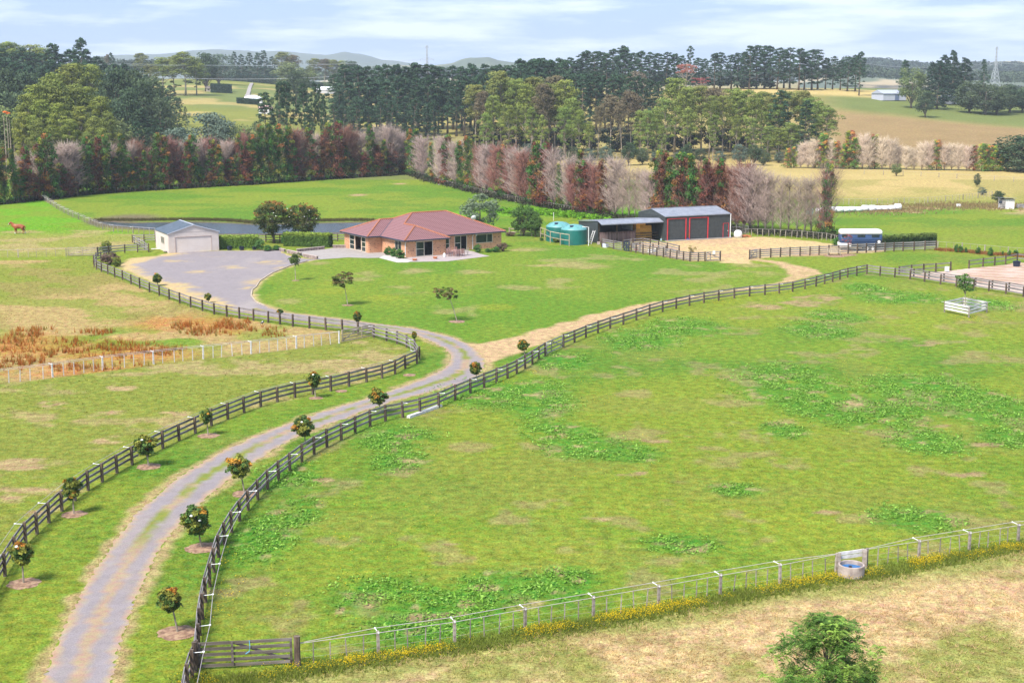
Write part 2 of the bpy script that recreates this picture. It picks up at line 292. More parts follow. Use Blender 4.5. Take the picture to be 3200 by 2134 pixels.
def near_color(X, Y, full=True):
    n1 = fbm(X, Y, 24, 4); n2 = fbm(X, Y, 6, 4, 31.); n3 = fbm(X, Y, 1.6, 4, 77.); n4 = fbm(X, Y*.6, 11, 5, 53.)
    m = lambda a, b, t: a+(b-a)*np.asarray(t)[:, None]
    c = m(np.tile(PAL['g1'], (len(X), 1)), PAL['g2'], sstep(.44, .60, n1*.6+n4*.4)*.85)
    c = m(c, PAL['yel'], sstep(.56, .72, n4)*.28); c = m(c, PAL['olive'], sstep(.52, .68, n2)*.4)
    lush = sum(ell(X, Y, *e) for e in DOCKW); c = m(c, PAL['lush'], np.clip(lush, 0, 1)*.75*sstep(.25, .5, n3+.25*n2))
    bare = np.clip(sum(ell(X, Y, *e, soft=.6) for e in BARE), 0, 1)
    big = sdf(X, Y, BIGP) > -.5
    spots = sstep(.60, .72, fbm(X, Y, 3.2, 5, 91.))*big
    n5 = fbm(X, Y*1.5, 1.4, 5, 41.); bn = sstep(.50, .66, bare*.34+n5*.6)*(bare > .02)
    c = m(c, PAL['soil']*1.25, np.clip(bn+spots*.5, 0, 1)*.65)
    c = m(c, PAL['tan'], np.clip(lush, 0, 1)*sstep(.62, .75, fbm(X, Y, 1.1, 4, 11.))*.7)
    # left paddocks: drier
    lp = sstep(-.3, .3, sdf(X, Y, LPAD)); lc = m(np.tile(C(.215, .19, .052), (len(X), 1)), C(.36, .25, .11), sstep(.44, .64, n4)*.7); lc = m(lc, PAL['g1'], sstep(.48, .62, n2)*.7)
    c = m(c, lc, lp)
    for e in ((40,1075,80,40),(190,1085,120,30),(330,1090,90,30),(540,1010,110,25),(700,1020,90,24),(200,1160,350,18),(450,1110,150,22)):
        c = m(c, C(.36, .165, .05), ell(X, Y, *e, soft=.8)*lp*sstep(.30, .52, n3*.5+n2*.5)*.85)
    for e in ((300,1075,130,30),(450,1050,180,30),(600,1060,80,25)): c = m(c, PAL['lime']*.8, ell(X, Y, *e)*lp*sstep(.45, .6, n2)*.5)
    l2 = sstep(-.3, .3, sdf(X, Y, LPAD2)); l2c = m(np.tile(PAL['g1'], (len(X), 1)), PAL['olive'], sstep(.4, .6, n1)*.6); l2c = m(l2c, PAL['tan'], sstep(.52, .68, n2*.6+n3*.4)*.55)
    l2c = m(l2c, PAL['tan']*.95, bn*.8); c = m(c, l2c, l2)
    hp = sstep(-.5, .5, sdf(X, Y, HORSEP)); hc = m(m(np.tile(PAL['lime'], (len(X), 1)), PAL['g1'], sstep(.4, .6, n2)*.7), PAL['olive']*1.2, sstep(216, 226, 440-Y+6*n1)); hc = m(hc, PAL['tan'], sstep(.5, .65, n2)*.5*(Y < 226)); c = m(c, hc, hp)
    back = sstep(228, 236, Y)*(1-hp); bc = m(np.tile(PAL['lawn'], (len(X), 1)), PAL['g1'], sstep(.4, .6, n1)); bc = m(bc, PAL['g2'], sstep(.5, .62, n2)*.6); bc = m(bc, PAL['soil']*1.5, bare*.7); c = m(c, bc, back)
    for e in ((1760,655,130,20),(1900,660,120,16),(1580,665,60,10),(1450,668,50,8)): c = m(c, PAL['lime'], ell(X, Y, *e))
    dd = sdf(X, Y, POND); c = m(c, PAL['mud'], sstep(-3.2, -.6, dd+n2*2.4-1.2)*.85)
    c = m(c, PAL['mud']*1.2, ell(X, Y, 400, 682, 90, 12)*.8)
    # lawn
    ll = sstep(-.15, .15, sdf(X, Y, LAWN)+(n3-.5)*.8); lw = m(np.tile(PAL['lawn'], (len(X), 1)), PAL['lawn2'], sstep(.4, .62, n4)); lw = m(lw, PAL['tan'], sstep(.63, .76, n2)*.35)
    for e in ((1310,845,60,8),(1480,850,70,8),(1650,780,90,7),(1700,830,60,5),(1800,830,120,14),(1980,810,60,6),(2350,830,80,6),(1000,822,50,6),(1620,900,80,10)): lw = m(lw, PAL['tan'], sstep(.45, .75, ell(X, Y, *e, soft=.9)*.5+n5*.45)*.5*(ell(X, Y, *e, soft=.9) > .02))
    for e in ((1030,910,70,10),(1200,930,60,10),(1550,960,60,10),(1040,885,40,8)): lw = m(lw, PAL['yel']*.85, ell(X, Y, *e)*.6)
    c = m(c, lw, ll)
    # far right meadow behind the yard
    fr = ell(X, Y, 2900, 600, 500, 45, .3)*0+sstep(250, 285, Y+ (n1-.5)*20)*sstep(45, 60, X-.05*Y+(Y-250)*.3); mg = m(np.tile(PAL['olive']*1.15, (len(X), 1)), PAL['gold']*.88, sstep(268, 312, Y+26*(n1-.5))); mg = m(mg, PAL['olive'], sstep(.45, .6, n4)*.45); c = m(c, mg, fr)
    for e in ((2800,664,90,8),(2950,645,180,12),(3150,655,100,14)): c = m(c, PAL['tan'], ell(X, Y, *e)*sstep(.4, .6, n2)*.9)
    # track, yard, drive verges (straw coloured margins)
    dl = np.minimum(seg_dist(X, Y, LANE_L), seg_dist(X, Y, LANE_R)); ins = inside(X, Y, LANE)
    c = m(c, PAL['tan']*1.05, sstep(.75, .1, dl+(n3-.5)*1.4)*(~ins)*.7)
    tr = sstep(-.5, .35, sdf(X, Y, TRACK)+(n3-.5)*1.6+(n2-.5)*1.2); c = m(c, m(np.tile(PAL['tan']*1.12, (len(X), 1)), PAL['olive'], sstep(.55, .7, n2)*.4), tr)
    yd = sstep(-.5, .35, sdf(X, Y, YARD)+(n3-.5)*1.2); c = m(c, m(np.tile(PAL['straw']*1.02, (len(X), 1)), PAL['soil']*1.6, sstep(.45, .65, n2)*.5), yd)
    cy = sstep(-1.0, .2, sdf(X, Y, COURT)+(n3-.5)*1.2); c = m(c, PAL['straw'], cy)
    # dry mown field in front
    df = sstep(-.3, .5, sdf(X, Y, DRYF)+(n3-.5)*.8); g = sstep(.42, .60, n1*.3+n2*.35+n3*.35+sstep(8, 22, X-(Y-50)*.2)*.07-.05)
    strip = sstep(3.0, 1.2, sdf(X, Y, DRYF)+(n2-.5)*3); g = np.maximum(g, strip*.9)
    dc = m(np.tile(PAL['straw'], (len(X), 1)), PAL['tan']*1.1, sstep(.4, .6, n3)); dc = m(dc, m(np.tile(C(.19, .225, .05), (len(X), 1)), PAL['olive']*1.2, n3), g*.85); c = m(c, dc, df)
    return np.clip(c*(.9+.2*fbm(X, Y, .7, 2, 5.))[:, None], .005, .9)
def far_color(X, Y):
    n1 = fbm(X, Y, 120, 4); n2 = fbm(X, Y, 30, 4, 9.); u = X/Y*FPX+1600
    m = lambda a, b, t: a+(b-a)*np.asarray(t)[:, None]
    c = m(np.tile(PAL['farg'], (len(X), 1)), PAL['olive'], sstep(.4, .6, n1)); c = m(c, PAL['gold']*.8, sstep(.55, .7, n2)*.5)
    rt = sstep(1250, 1500, u)
    c = m(c, PAL['gold']*.72, rt*.7); c = m(c, PAL['brown'], rt*sstep(2450, 2650, u)*sstep(395, 420, Y+(u-2600)*.03)*sstep(590, 560, Y+(u-2600)*.07+20*(n2-.5)))
    c = m(c, PAL['farg']*.95, rt*sstep(2450, 2650, u)*sstep(565, 590, Y+(u-2600)*.07+20*(n2-.5)))
    c = m(c, PAL['gold'], sstep(2150, 2350, u)*sstep(3000, 2700, u)*sstep(640, 660, Y)*sstep(760, 740, Y)*.9+rt*sstep(440, 390, Y)*.55)
    c = m(c, PAL['gold']*.9, (1-rt)*sstep(.56, .64, n2)*.5)
    return np.clip(c*(.88+.24*fbm(X, Y, 8, 3, 5.))[:, None], .01, .8)
# drive
LANE_L = PX([(90,2260),(136,2134),(163,2043),(201,1958),(249,1866),(283,1804),(317,1750),(361,1688),(429,1600),(452,1584),(526,1514),(596,1465),(666,1426),(737,1391),(800,1361),(870,1335),(958,1303),(1045,1275),(1116,1254),(1203,1226),
 (1273,1202),(1326,1182),(1368,1163),(1396,1145),(1408,1128),(1407,1108),(1389,1088),(1347,1067),(1297,1047),(1221,1032),(1144,1022),(1029,1010),(915,998),(838,986),(760,972)])
LANE_R = PX([(325,2260),(347,2134),(361,2056),(378,2002),(398,1951),(415,1889),(439,1838),(463,1791),(490,1733),(531,1671),(561,1637),(596,1602),(649,1552),(694,1514),(737,1482),(800,1440),(853,1405),(905,1377),(958,1352),(1010,1331),(1081,1307),
 (1151,1279),(1238,1251),(1326,1230),(1396,1209),(1466,1192),(1496,1174),(1513,1147),(1511,1120),(1488,1094),(1458,1072),(1412,1053),(1336,1034),(1240,1019),(1167,1011),(1106,1002),(991,988),(896,977),(829,956)])
LANE = LANE_L+LANE_R[::-1]
COURT = PX([(760,973),(708,960),(631,943),(574,925),(512,890),(459,870),(400,845),(378,828),(420,808),(497,801),(528,791),(605,787),(685,784),(800,784),(872,780),(880,790),(900,799),(941,808),(991,811),(953,818),(907,831),(850,854),(811,879),(800,898),(788,906),(786,925),(800,944),(829,956),(800,969)])
def grid_patch(Yr, us, colf, mat, name, sink=0):
    U, R = np.meshgrid(us, Yr); X = (U*R).ravel(); Y = R.ravel(); Z = H(X, Y)
    a, b = len(Yr), len(us); i = np.arange(a*b).reshape(a, b)
    F = np.stack([i[:-1, :-1], i[:-1, 1:], i[1:, 1:], i[1:, :-1]], -1).reshape(-1, 4)
    me = npmesh(name, np.stack([X, Y, Z], 1), F, mat, colf(X, Y), True)
    return tag(link(name, me), kind='structure')
def geo(a, b, n): return np.geomspace(a, b, n)
grid_patch(geo(22, 340, 820), np.linspace(-.50, .50, 560), near_color, M['turf'], 'ground')
gm = bpy.data.objects['ground']
grid_patch(geo(340, 4000, 230), np.linspace(-.62, .62, 330), far_color, M['far_turf'], 'hills')
# wide base land so that the ground goes on outside the frame
b_ = MB(); b_.box((0, 2000, -1.0), (9000, 9000, .2)); b_.build('outer_ground', pm('outer_grass', [(.12, .18, .05), (.18, .2, .06)], .02))
tag(bpy.data.objects['outer_ground'], kind='structure')
def sheet(name, poly, z, step, mat, colf=None, rag=.12, extra_pts=None):
    P = []; n = len(poly)
    for i in range(n):
        a, b = Vector(poly[i]), Vector(poly[(i+1) % n]); k = max(1, int((b-a).length/(step*.6)))
        nr = Vector((-(b-a).y, (b-a).x)).normalized() if (b-a).length > 0 else Vector((0, 0))
        for j in range(k): P.append(a.lerp(b, j/k)+nr*random.uniform(-rag, rag))
    xs = [p.x for p in P]; ys = [p.y for p in P]
    gx, gy = np.meshgrid(np.arange(min(xs), max(xs), step), np.arange(min(ys), max(ys), step)); gx = gx.ravel()+rng.uniform(-.2, .2, gx.size)*step; gy = gy.ravel()+rng.uniform(-.2, .2, gy.size)*step
    ok = sdf(gx, gy, [tuple(p) for p in P]) > step*.45; I = [Vector((a, b)) for a, b in zip(gx[ok], gy[ok])]
    ed = [(i, (i+1) % len(P)) for i in range(len(P))]
    V, _, F, *_r = delaunay_2d_cdt(P+I, ed, [], 1, 1e-5)
    V = np.array([(v.x, v.y) for v in V]); F = np.array([f for f in F if len(f) == 3])
    me = npmesh(name, np.column_stack([V, np.full(len(V), z)]), F, mat, colf(V[:, 0], V[:, 1]) if colf else None, False)
    nz = np.zeros(len(me.polygons)*3); me.polygons.foreach_get('normal', nz)
    if nz[2::3].mean() < 0: me.flip_normals()
    return tag(link(name, me), kind='structure')
GREY = C(.235, .207, .212)
def lane_col(X, Y):
    a = seg_dist(X, Y, LANE_L); b = seg_dist(X, Y, LANE_R); u = a/(a+b+1e-6)+(fbm(X, Y, 1.0, 3)-.5)*.05
    n = fbm(X, Y, .8, 4, 3.); n2 = fbm(X, Y, 4, 3, 8.); m = lambda p, q, t: p+(q-p)*np.asarray(t)[:, None]
    c = m(np.tile(GREY, (len(X), 1)), C(.27, .225, .20), sstep(.45, .7, n2)*.4)
    mid = sstep(.37, .41, u)*sstep(.63, .59, u); wide = sstep(60, 90, Y)
    g = m(np.tile(C(.31, .225, .15), (len(X), 1)), PAL['g1']*.9, sstep(.40, .55, n*.4+n2*.6)*.85*sstep(68, 74, Y))
    c = m(c, g, mid*np.clip(sstep(.2, .4, n+.15)+.5, 0, 1))
    e = np.minimum(a, b); c = m(c, PAL['tan']*1.05, sstep(.35, .05, e+(n-.5)*.6)*.85)
    ct = sstep(0, 1, sdf(X, Y, COURT)+1.5)
    return c*(.92+.16*n)[:, None]
def court_col(X, Y):
    n = fbm(X, Y, 1.1, 4, 3.); n2 = fbm(X, Y*.55, 7, 4, 21.); m = lambda p, q, t: p+(q-p)*np.asarray(t)[:, None]
    c = m(np.tile(GREY, (len(X), 1)), C(.31, .27, .25), sstep(.5, .68, n2)*.6)
    W = PX([(528,793),(440,800),(378,828),(400,845),(459,870),(512,890),(574,925),(631,943),(708,960)]); d = seg_dist(X, Y, W)
    wd = 1.0+4.6*sstep(-46, -56, X)
    c = m(c, PAL['straw']*.98, sstep(wd+1, wd-1, d+(n-.5)*4+(n2-.5)*5))
    for e in ((830,880,60,10),(620,850,40,5),(730,835,40,5),(850,820,50,6),(560,815,60,4),(900,838,40,6),(650,800,50,3),(760,900,30,8)): c = m(c, PAL['straw']*.9, ell(X, Y, *e)*sstep(.42, .58, n*.6+n2*.4)*.8)
    return c*(.93+.14*n)[:, None]
sheet('driveway', LANE, .008, .38, M['gravel'], lane_col, .12)
sheet('gravel_court', COURT, .004, .55, M['gravel'], court_col, .10)
def arena_col(X, Y):
    n = fbm(X, Y, 2, 4); c = C(.47, .36, .30)+(C(.36, .24, .17)-C(.47, .36, .30))*sstep(.45, .65, fbm(X, Y, 7, 3, 4.))[:, None]
    r = sstep(.75, .95, np.sin((X*.35+Y)*2.2+6*fbm(X, Y, 9, 2))*.5+.5)[:, None]
    return c+(C(.55, .47, .42)-c)*r*.5
sheet('sand_arena', ARENA, .006, .6, M['gravel'], arena_col, .12)
m, t, b = newmat('pond_water'); b.inputs['Base Color'].default_value = (.022, .032, .036, 1); b.inputs['Roughness'].default_value = .12; b.inputs['Specular IOR Level'].default_value = .35
n = t.nodes.new('ShaderNodeTexNoise'); n.inputs['Scale'].default_value = 2.2; n.inputs['Detail'].default_value = 4; ge = t.nodes.new('ShaderNodeNewGeometry'); mp = t.nodes.new('ShaderNodeMapping'); mp.inputs['Scale'].default_value = (1, 2.5, 1)
t.links.new(ge.outputs['Position'], mp.inputs[0]); t.links.new(mp.outputs[0], n.inputs['Vector']); bp = t.nodes.new('ShaderNodeBump'); bp.inputs['Strength'].default_value = .3; bp.inputs['Distance'].default_value = .08
t.links.new(n.outputs['Fac'], bp.inputs['Height']); t.links.new(bp.outputs[0], b.inputs['Normal']); M['water'] = m
sheet('pond', POND, .006, 2.5, M['water'], None, .25)
# lawn edging kerb of pale concrete round the lawn corner
kb = MB(); kp = PX([(960,817),(907,831.5),(850,854.5),(811,879.5),(800,898),(788,907),(785,925),(799,944),(827,956)])
kerb = thing('lawn_kerb', 'pale concrete edging curving round the corner of the lawn beside the gravel', 'kerb', (*kp[0], 0))
for a, b2 in zip(kp[:-1], kp[1:]):
    q = MB(); o = Vector((*kp[0], 0)); q.beam(Vector((*a, .05))-o, Vector((*b2, .05))-o, .13, .12); q.build('kerb_piece', M['palewood'], kerb)
PATIO = PX([(993,812),(942,799),(928,788),(1013,780),(1039,776),(1083,773),(1160,775),(1300,775),(1240,821),(1190,809),(1150,808),(1090,806)])
M['concrete'] = pm('concrete', [(.27, .24, .22), (.33, .295, .275)], 1.2, .85, .1)
def flat(name, pts, z0, z1, mat): return tag(MB().prism(pts, z0, z1).build(name, mat), kind='structure')
def ccw(p):
    a = sum(p[i][0]*p[(i+1) % len(p)][1]-p[(i+1) % len(p)][0]*p[i][1] for i in range(len(p))); return p if a > 0 else p[::-1]
flat('concrete_patio', ccw(PX([(993,812),(942,799),(928,788),(1013,780),(1039,776),(1083,773),(1152,789),(1222,785),(1205,799),(1192,806),(1150,807),(1090,805)])), -.1, .04, M['concrete'])
flat('concrete_path', ccw(PX([(1205,796),(1230,800),(1268,811),(1290,817),(1275,820.5),(1240,820.5),(1185,806.5)])), -.1, .05, pm('pale_concrete', [(.42, .39, .36), (.48, .45, .42)], 1.2, .85))
flat('paved_terrace', ccw(PX([(1262,819),(1262,808),(1300,800),(1382,792),(1395,776),(1478,786),(1500,794),(1530,801),(1470,808),(1400,817)])), -.1, .03, pm('paving', [(.30, .25, .24), (.38, .32, .31)], 2, .85, .1))
# ---------------------------------------------------------------- buildings
def wallmat(name, base, mort, flecks):
    m, t, b = newmat(name); N = t.nodes.new; L = t.links.new; tc = N('ShaderNodeTexCoord')
    br = N('ShaderNodeTexBrick'); br.inputs['Scale'].default_value = 1; br.inputs['Brick Width'].default_value = .24; br.inputs['Row Height'].default_value = .085
    br.inputs['Mortar Size'].default_value = .009; br.inputs['Color1'].default_value = (*base[0], 1); br.inputs['Color2'].default_value = (*base[1], 1); br.inputs['Mortar'].default_value = (*mort, 1)
    sp = N('ShaderNodeSeparateXYZ'); L(tc.outputs['Object'], sp.inputs[0]); ad = N('ShaderNodeMath'); L(sp.outputs[0], ad.inputs[0]); L(sp.outputs[1], ad.inputs[1])
    cb = N('ShaderNodeCombineXYZ'); L(ad.outputs[0], cb.inputs[0]); L(sp.outputs[2], cb.inputs[1]); L(cb.outputs[0], br.inputs['Vector'])
    mp = N('ShaderNodeMapping'); mp.inputs['Scale'].default_value = (2.6, 5.5, 1); L(cb.outputs[0], mp.inputs[0])
    n = N('ShaderNodeTexNoise'); n.inputs['Scale'].default_value = 1.1; n.inputs['Detail'].default_value = 2; L(mp.outputs[0], n.inputs['Vector'])
    r = N('ShaderNodeMapRange'); r.inputs[1].default_value = .60; r.inputs[2].default_value = .66; L(n.outputs['Fac'], r.inputs[0])
    mx = N('ShaderNodeMixRGB'); L(r.outputs[0], mx.inputs[0]); L(br.outputs['Color'], mx.inputs[1]); mx.inputs[2].default_value = (*flecks, 1)
    L(mx.outputs[0], b.inputs['Base Color']); b.inputs['Roughness'].default_value = .85
    bp = N('ShaderNodeBump'); bp.inputs['Strength'].default_value = .4; bp.inputs['Distance'].default_value = .01; L(br.outputs['Fac'], bp.inputs['Height']); bp.invert = True; L(bp.outputs[0], b.inputs['Normal'])
    return m
M['brick'] = wallmat('brick', ((.62, .29, .15), (.52, .23, .11)), (.55, .40, .28), (.15, .06, .045))
def tilemat(name, c1, c2, per):
    m, t, b = newmat(name); N = t.nodes.new; L = t.links.new; uv = N('ShaderNodeUVMap'); wv = N('ShaderNodeTexWave'); wv.inputs['Scale'].default_value = 1/per/ (2*pi)*6.2832/1.0
    wv.bands_direction = 'X'; wv.wave_profile = 'SIN'; wv.inputs['Scale'].default_value = 3.14159/per/10; L(uv.outputs[0], wv.inputs['Vector'])
    ns = N('ShaderNodeTexNoise'); ns.inputs['Scale'].default_value = 3; L(uv.outputs[0], ns.inputs['Vector'])
    mx = N('ShaderNodeMixRGB'); L(wv.outputs['Fac'], mx.inputs[0]); mx.inputs[1].default_value = (*c1, 1); mx.inputs[2].default_value = (*c2, 1)
    hs = N('ShaderNodeHueSaturation'); mr = N('ShaderNodeMapRange'); mr.inputs[3].default_value = .8; mr.inputs[4].default_value = 1.2; L(ns.outputs['Fac'], mr.inputs[0]); L(mr.outputs[0], hs.inputs['Value']); L(mx.outputs[0], hs.inputs['Color'])
    L(hs.outputs[0], b.inputs['Base Color']); b.inputs['Roughness'].default_value = .6
    bp = N('ShaderNodeBump'); bp.inputs['Strength'].default_value = .8; bp.inputs['Distance'].default_value = .03; L(wv.outputs['Fac'], bp.inputs['Height']); L(bp.outputs[0], b.inputs['Normal'])
    return m
M['tile'] = tilemat('tile', (.155, .068, .066), (.32, .16, .165), .32)
M['ridge'] = pm('ridge', [(.30, .10, .045), (.40, .15, .075)], 3, .7, .3)
M['gutter'] = pm('gutter', [(.025, .035, .06), (.04, .05, .08)], 2, .4)
M['cream'] = pm('cream', [(.58, .52, .42), (.66, .60, .5)], 2, .5)
M['interior'] = pm('interior', [(.16, .15, .16), (.22, .2, .2)], 1, .9)
M['curtain'] = pm('curtain', [(.5, .55, .55), (.62, .66, .66)], 8, .9, .4, 30, stretch=(1, 1, .05))
m, t, b = newmat('window_glass'); b.inputs['Base Color'].default_value = (.03, .05, .045, 1); b.inputs['Roughness'].default_value = .06; b.inputs['Specular IOR Level'].default_value = .6
tr = t.nodes.new('ShaderNodeBsdfTransparent'); ms = t.nodes.new('ShaderNodeMixShader'); ms.inputs[0].default_value = .5; t.links.new(tr.outputs[0], ms.inputs[1]); t.links.new(b.outputs[0], ms.inputs[2]); t.links.new(ms.outputs[0], t.nodes['Material Output'].inputs[0]); M['glass'] = m
M['dark'] = pm('dark_fabric', [(.02, .02, .022), (.04, .04, .045)], 3, .8)
def clip_poly(P, k, c, keep_ge):
    "clip list of (s,t,...) at t=c"
    out = []; n = len(P)
    for i in range(n):
        a, b = P[i], P[(i+1) % n]; ia = (a[k] >= c-1e-9) if keep_ge else (a[k] <= c+1e-9); ib = (b[k] >= c-1e-9) if keep_ge else (b[k] <= c+1e-9)
        if ia: out.append(a)
        if ia != ib and abs(b[k]-a[k]) > 1e-12: f = (c-a[k])/(b[k]-a[k]); out.append(tuple(a[j]+(b[j]-a[j])*f for j in range(len(a))))
    return out
def roof_face(P3, eave_dir, course, lift, mat, name, parent):
    "stepped tile courses on one planar roof face; P3 local points"
    P3 = [Vector(p) for p in P3]; nrm = Vector((0, 0, 0))
    for i in range(len(P3)): nrm += P3[i].cross(P3[(i+1) % len(P3)])
    nrm.normalize();  nrm = nrm if nrm.z > 0 else -nrm
    e = Vector(eave_dir).normalized(); up = nrm.cross(e); up = up if up.z > 0 else -up; o = min(P3, key=lambda p: p.z)
    Q = [((p-o).dot(e), (p-o).dot(up)) for p in P3]; T = max(q[1] for q in Q); t0 = 0; V = []; F = []; UV = []
    to3 = lambda s, tt, h: o+e*s+up*tt+nrm*h
    while t0 < T-1e-3:
        t1 = min(t0+course, T); R = clip_poly(clip_poly(Q, 1, t0, True), 1, t1, False)
        if len(R) >= 3:
            b0 = len(V)
            for (s, tt) in R: V.append(to3(s, tt, lift*(1-(tt-t0)/course))); UV.append((s, tt))
            F.append(tuple(range(b0, b0+len(R))))
            low = [q for q in R if abs(q[1]-t0) < 1e-6]
            if len(low) >= 2:
                a_, b_ = min(low), max(low); b0 = len(V)
                for (s, tt, h) in ((a_[0], t0, -.01), (b_[0], t0, -.01), (b_[0], t0, lift), (a_[0], t0, lift)): V.append(to3(s, tt, h)); UV.append((s, tt))
                F.append((b0, b0+1, b0+2, b0+3))
        t0 = t1
    me = bpy.data.meshes.new(name); me.from_pydata([tuple(v) for v in V], [], F); me.materials.append(mat)
    u = me.uv_layers.new(name='UVMap')
    for lp in me.loops: u.data[lp.index].uv = UV[lp.vertex_index]
    me.update(); return link(name, me, parent)
def frame_uv(x0, y0, th):
    cu, su = math.cos(th), math.sin(th)
    def inv(P): dx, dy = P[0]-x0, P[1]-y0; return (dx*cu+dy*su, -dx*su+dy*cu)
    return inv
def hit_wall(org, th, axis, val, x, y):
    "local (u, v, z) where the sight line of pixel x, y meets the wall plane u=val or v=val of a building"
    d = ray(x, y); cu, su = math.cos(th), math.sin(th); o = Vector((0, 0, CH))-Vector((*org, 0))
    ou, ov = o.x*cu+o.y*su, -o.x*su+o.y*cu; du, dv = d.x*cu+d.y*su, -d.x*su+d.y*cu
    k = (val-ou)/du if axis == 'u' else (val-ov)/dv
    return ou+k*du, ov+k*dv, o.z+k*d.z
def wall_run(p, q, h, holes, th_, mat, parent, name='wall', z0=0):
    "wall from p to q (local xy) with rectangular openings (s0,s1,z0,z1)"
    p, q = Vector((*p, 0)), Vector((*q, 0)); L_ = (q-p).length; d = (q-p)/L_; mb = MB(); hs = sorted(holes); ss = [0]
    def seg(a, b, z0, z1):
        if b-a > .01 and z1-z0 > .01: mb.beam(p+d*a+Vector((0, 0, (z0+z1)/2)), p+d*b+Vector((0, 0, (z0+z1)/2)), th_, z1-z0)
    cur = 0
    for (a, b, c0, c1) in hs: seg(cur, a, z0, h); seg(a, b, z0, c0); seg(a, b, c1, h); cur = b
    seg(cur, L_, z0, h); return mb.build(name, mat, parent)
def window(p, q, hole, nx, ny, parent, name='window', sash=.05, open_=None, curtain=None, fm=None, off=0.0):
    "frame part with pane sub-parts, in the opening of wall p to q"
    p, q = Vector((*p, 0)), Vector((*q, 0)); d = (q-p).normalized(); a, b, z0, z1 = hole; nrm = Vector((d.y, -d.x, 0)); f = MB()
    P = lambda s, z: p+d*s+nrm*(.06+off)+Vector((0, 0, z))
    f.beam(P(a, z0+sash/2), P(b, z0+sash/2), .09, sash); f.beam(P(a, z1-sash/2), P(b, z1-sash/2), .09, sash)
    xs = nx if hasattr(nx, '__len__') else [i/nx for i in range(nx+1)]
    for k, x in enumerate(xs):
        s = a+(b-a)*x; s = min(max(s, a+sash/2), b-sash/2); c = P(s, 0); f.add(*_vbar(c, d, nrm, z0, z1, sash))
    fr = f.build(name, fm or M['cream'], parent)
    for i in range(len(xs)-1):
        s0, s1 = a+(b-a)*xs[i], a+(b-a)*xs[i+1]; k = ny[i] if hasattr(ny, '__len__') else ny
        if open_ is not None and i in open_: continue
        for j in range(k):
            c0, c1 = z0+(z1-z0)*j/k, z0+(z1-z0)*(j+1)/k; g = MB(); g.beam(P(s0+sash/2, (c0+c1)/2), P(s1-sash/2, (c0+c1)/2), .012, c1-c0-sash); g.build('pane', M['glass'], fr)
            if j: r = MB(); r.beam(P(s0+sash/2, c0), P(s1-sash/2, c0), .07, sash); r.build('glazing_bar', fm or M['cream'], fr)
        if curtain and i in curtain:
            g = MB(); w0 = .32*(s1-s0); cc = P(s0+sash, 0)-nrm*.22; n_ = 8
            for k2 in range(n_): g.beam(cc+d*(w0*k2/n_)+nrm*(.03*(k2 % 2))+Vector((0, 0, z0+.1)), cc+d*(w0*k2/n_)+nrm*(.03*(k2 % 2))+Vector((0, 0, z1-.08)), w0/n_, .03)
            g.build('curtain', M['curtain'], fr)
    return fr
def _vbar(c, d, nrm, z0, z1, w_):
    a = d*w_/2; b = nrm*.045; V = []
    for z in (z0, z1):
        for s in (-a-b, a-b, a+b, -a+b): V.append((c.x+s.x, c.y+s.y, z))
    return V, [(0,1,2,3),(7,6,5,4),(0,4,5,1),(1,5,6,2),(2,6,7,3),(3,7,4,0)]
# --- house
HO, HT = (-14.536, 189.948), .568
a, b_, c, d, e, g = 7.108, 18.133, 3.121, 15.728, 7.153, 2.038; kz, ze = .432, 2.35
m_, n_ = (d-c)/2, (d-e)/2; W = .5
house = thing('farm_house', 'single storey brick farm house with a hipped dark red tile roof', 'house', (*HO, 0), HT)
R = lambda u, v, h: (u, v, ze+h*kz)
for P, ed in (([R(0,0,0), R(a/2,a/2,a/2), R(a/2,c+a/2,a/2), R(0,c+a/2,0)], (0,1,0)), ([R(0,c+a/2,0), R(a/2,c+a/2,a/2), R(m_,c+m_,m_), R(n_,d-n_,n_), R(0,e,0)], (0,1,0)),
    ([R(a,0,0), R(a,c,0), R(a/2,c+a/2,a/2), R(a/2,a/2,a/2)], (0,1,0)), ([R(0,0,0), R(a,0,0), R(a/2,a/2,a/2)], (1,0,0)),
    ([R(a,c,0), R(b_,c,0), R(b_-m_,c+m_,m_), R(m_,c+m_,m_), R(a/2,c+a/2,a/2)], (1,0,0)), ([R(b_,c,0), R(b_,d,0), R(b_-m_,c+m_,m_)], (0,1,0)),
    ([R(b_,d,0), R(-g,d,0), R(-g+n_,d-n_,n_), R(n_,d-n_,n_), R(m_,c+m_,m_), R(b_-m_,c+m_,m_)], (1,0,0)), ([R(-g,e,0), R(0,e,0), R(n_,e+n_,n_), R(-g+n_,e+n_,n_)], (1,0,0)), ([R(-g,e,0), R(-g,d,0), R(-g+n_,e+n_,n_)], (0,1,0))):
    o = roof_face(P, ed, .36, .045, M['tile'], 'roof', house); o['kind'] = 'stuff'
def cap_line(p, q, parent, r=.11, mat=None):
    p, q = Vector(p), Vector(q); L_ = (q-p).length; k = max(2, int(L_/.42)); mb = MB()
    for i in range(k):
        A = p.lerp(q, i/k); B = p.lerp(q, (i+1)/k+.01); mb.tube([A+Vector((0,0,.03)), B+Vector((0,0,.03))], [r*1.12, r*.92], 8)
    return mb.build('ridge_cap', mat or M['ridge'], parent)
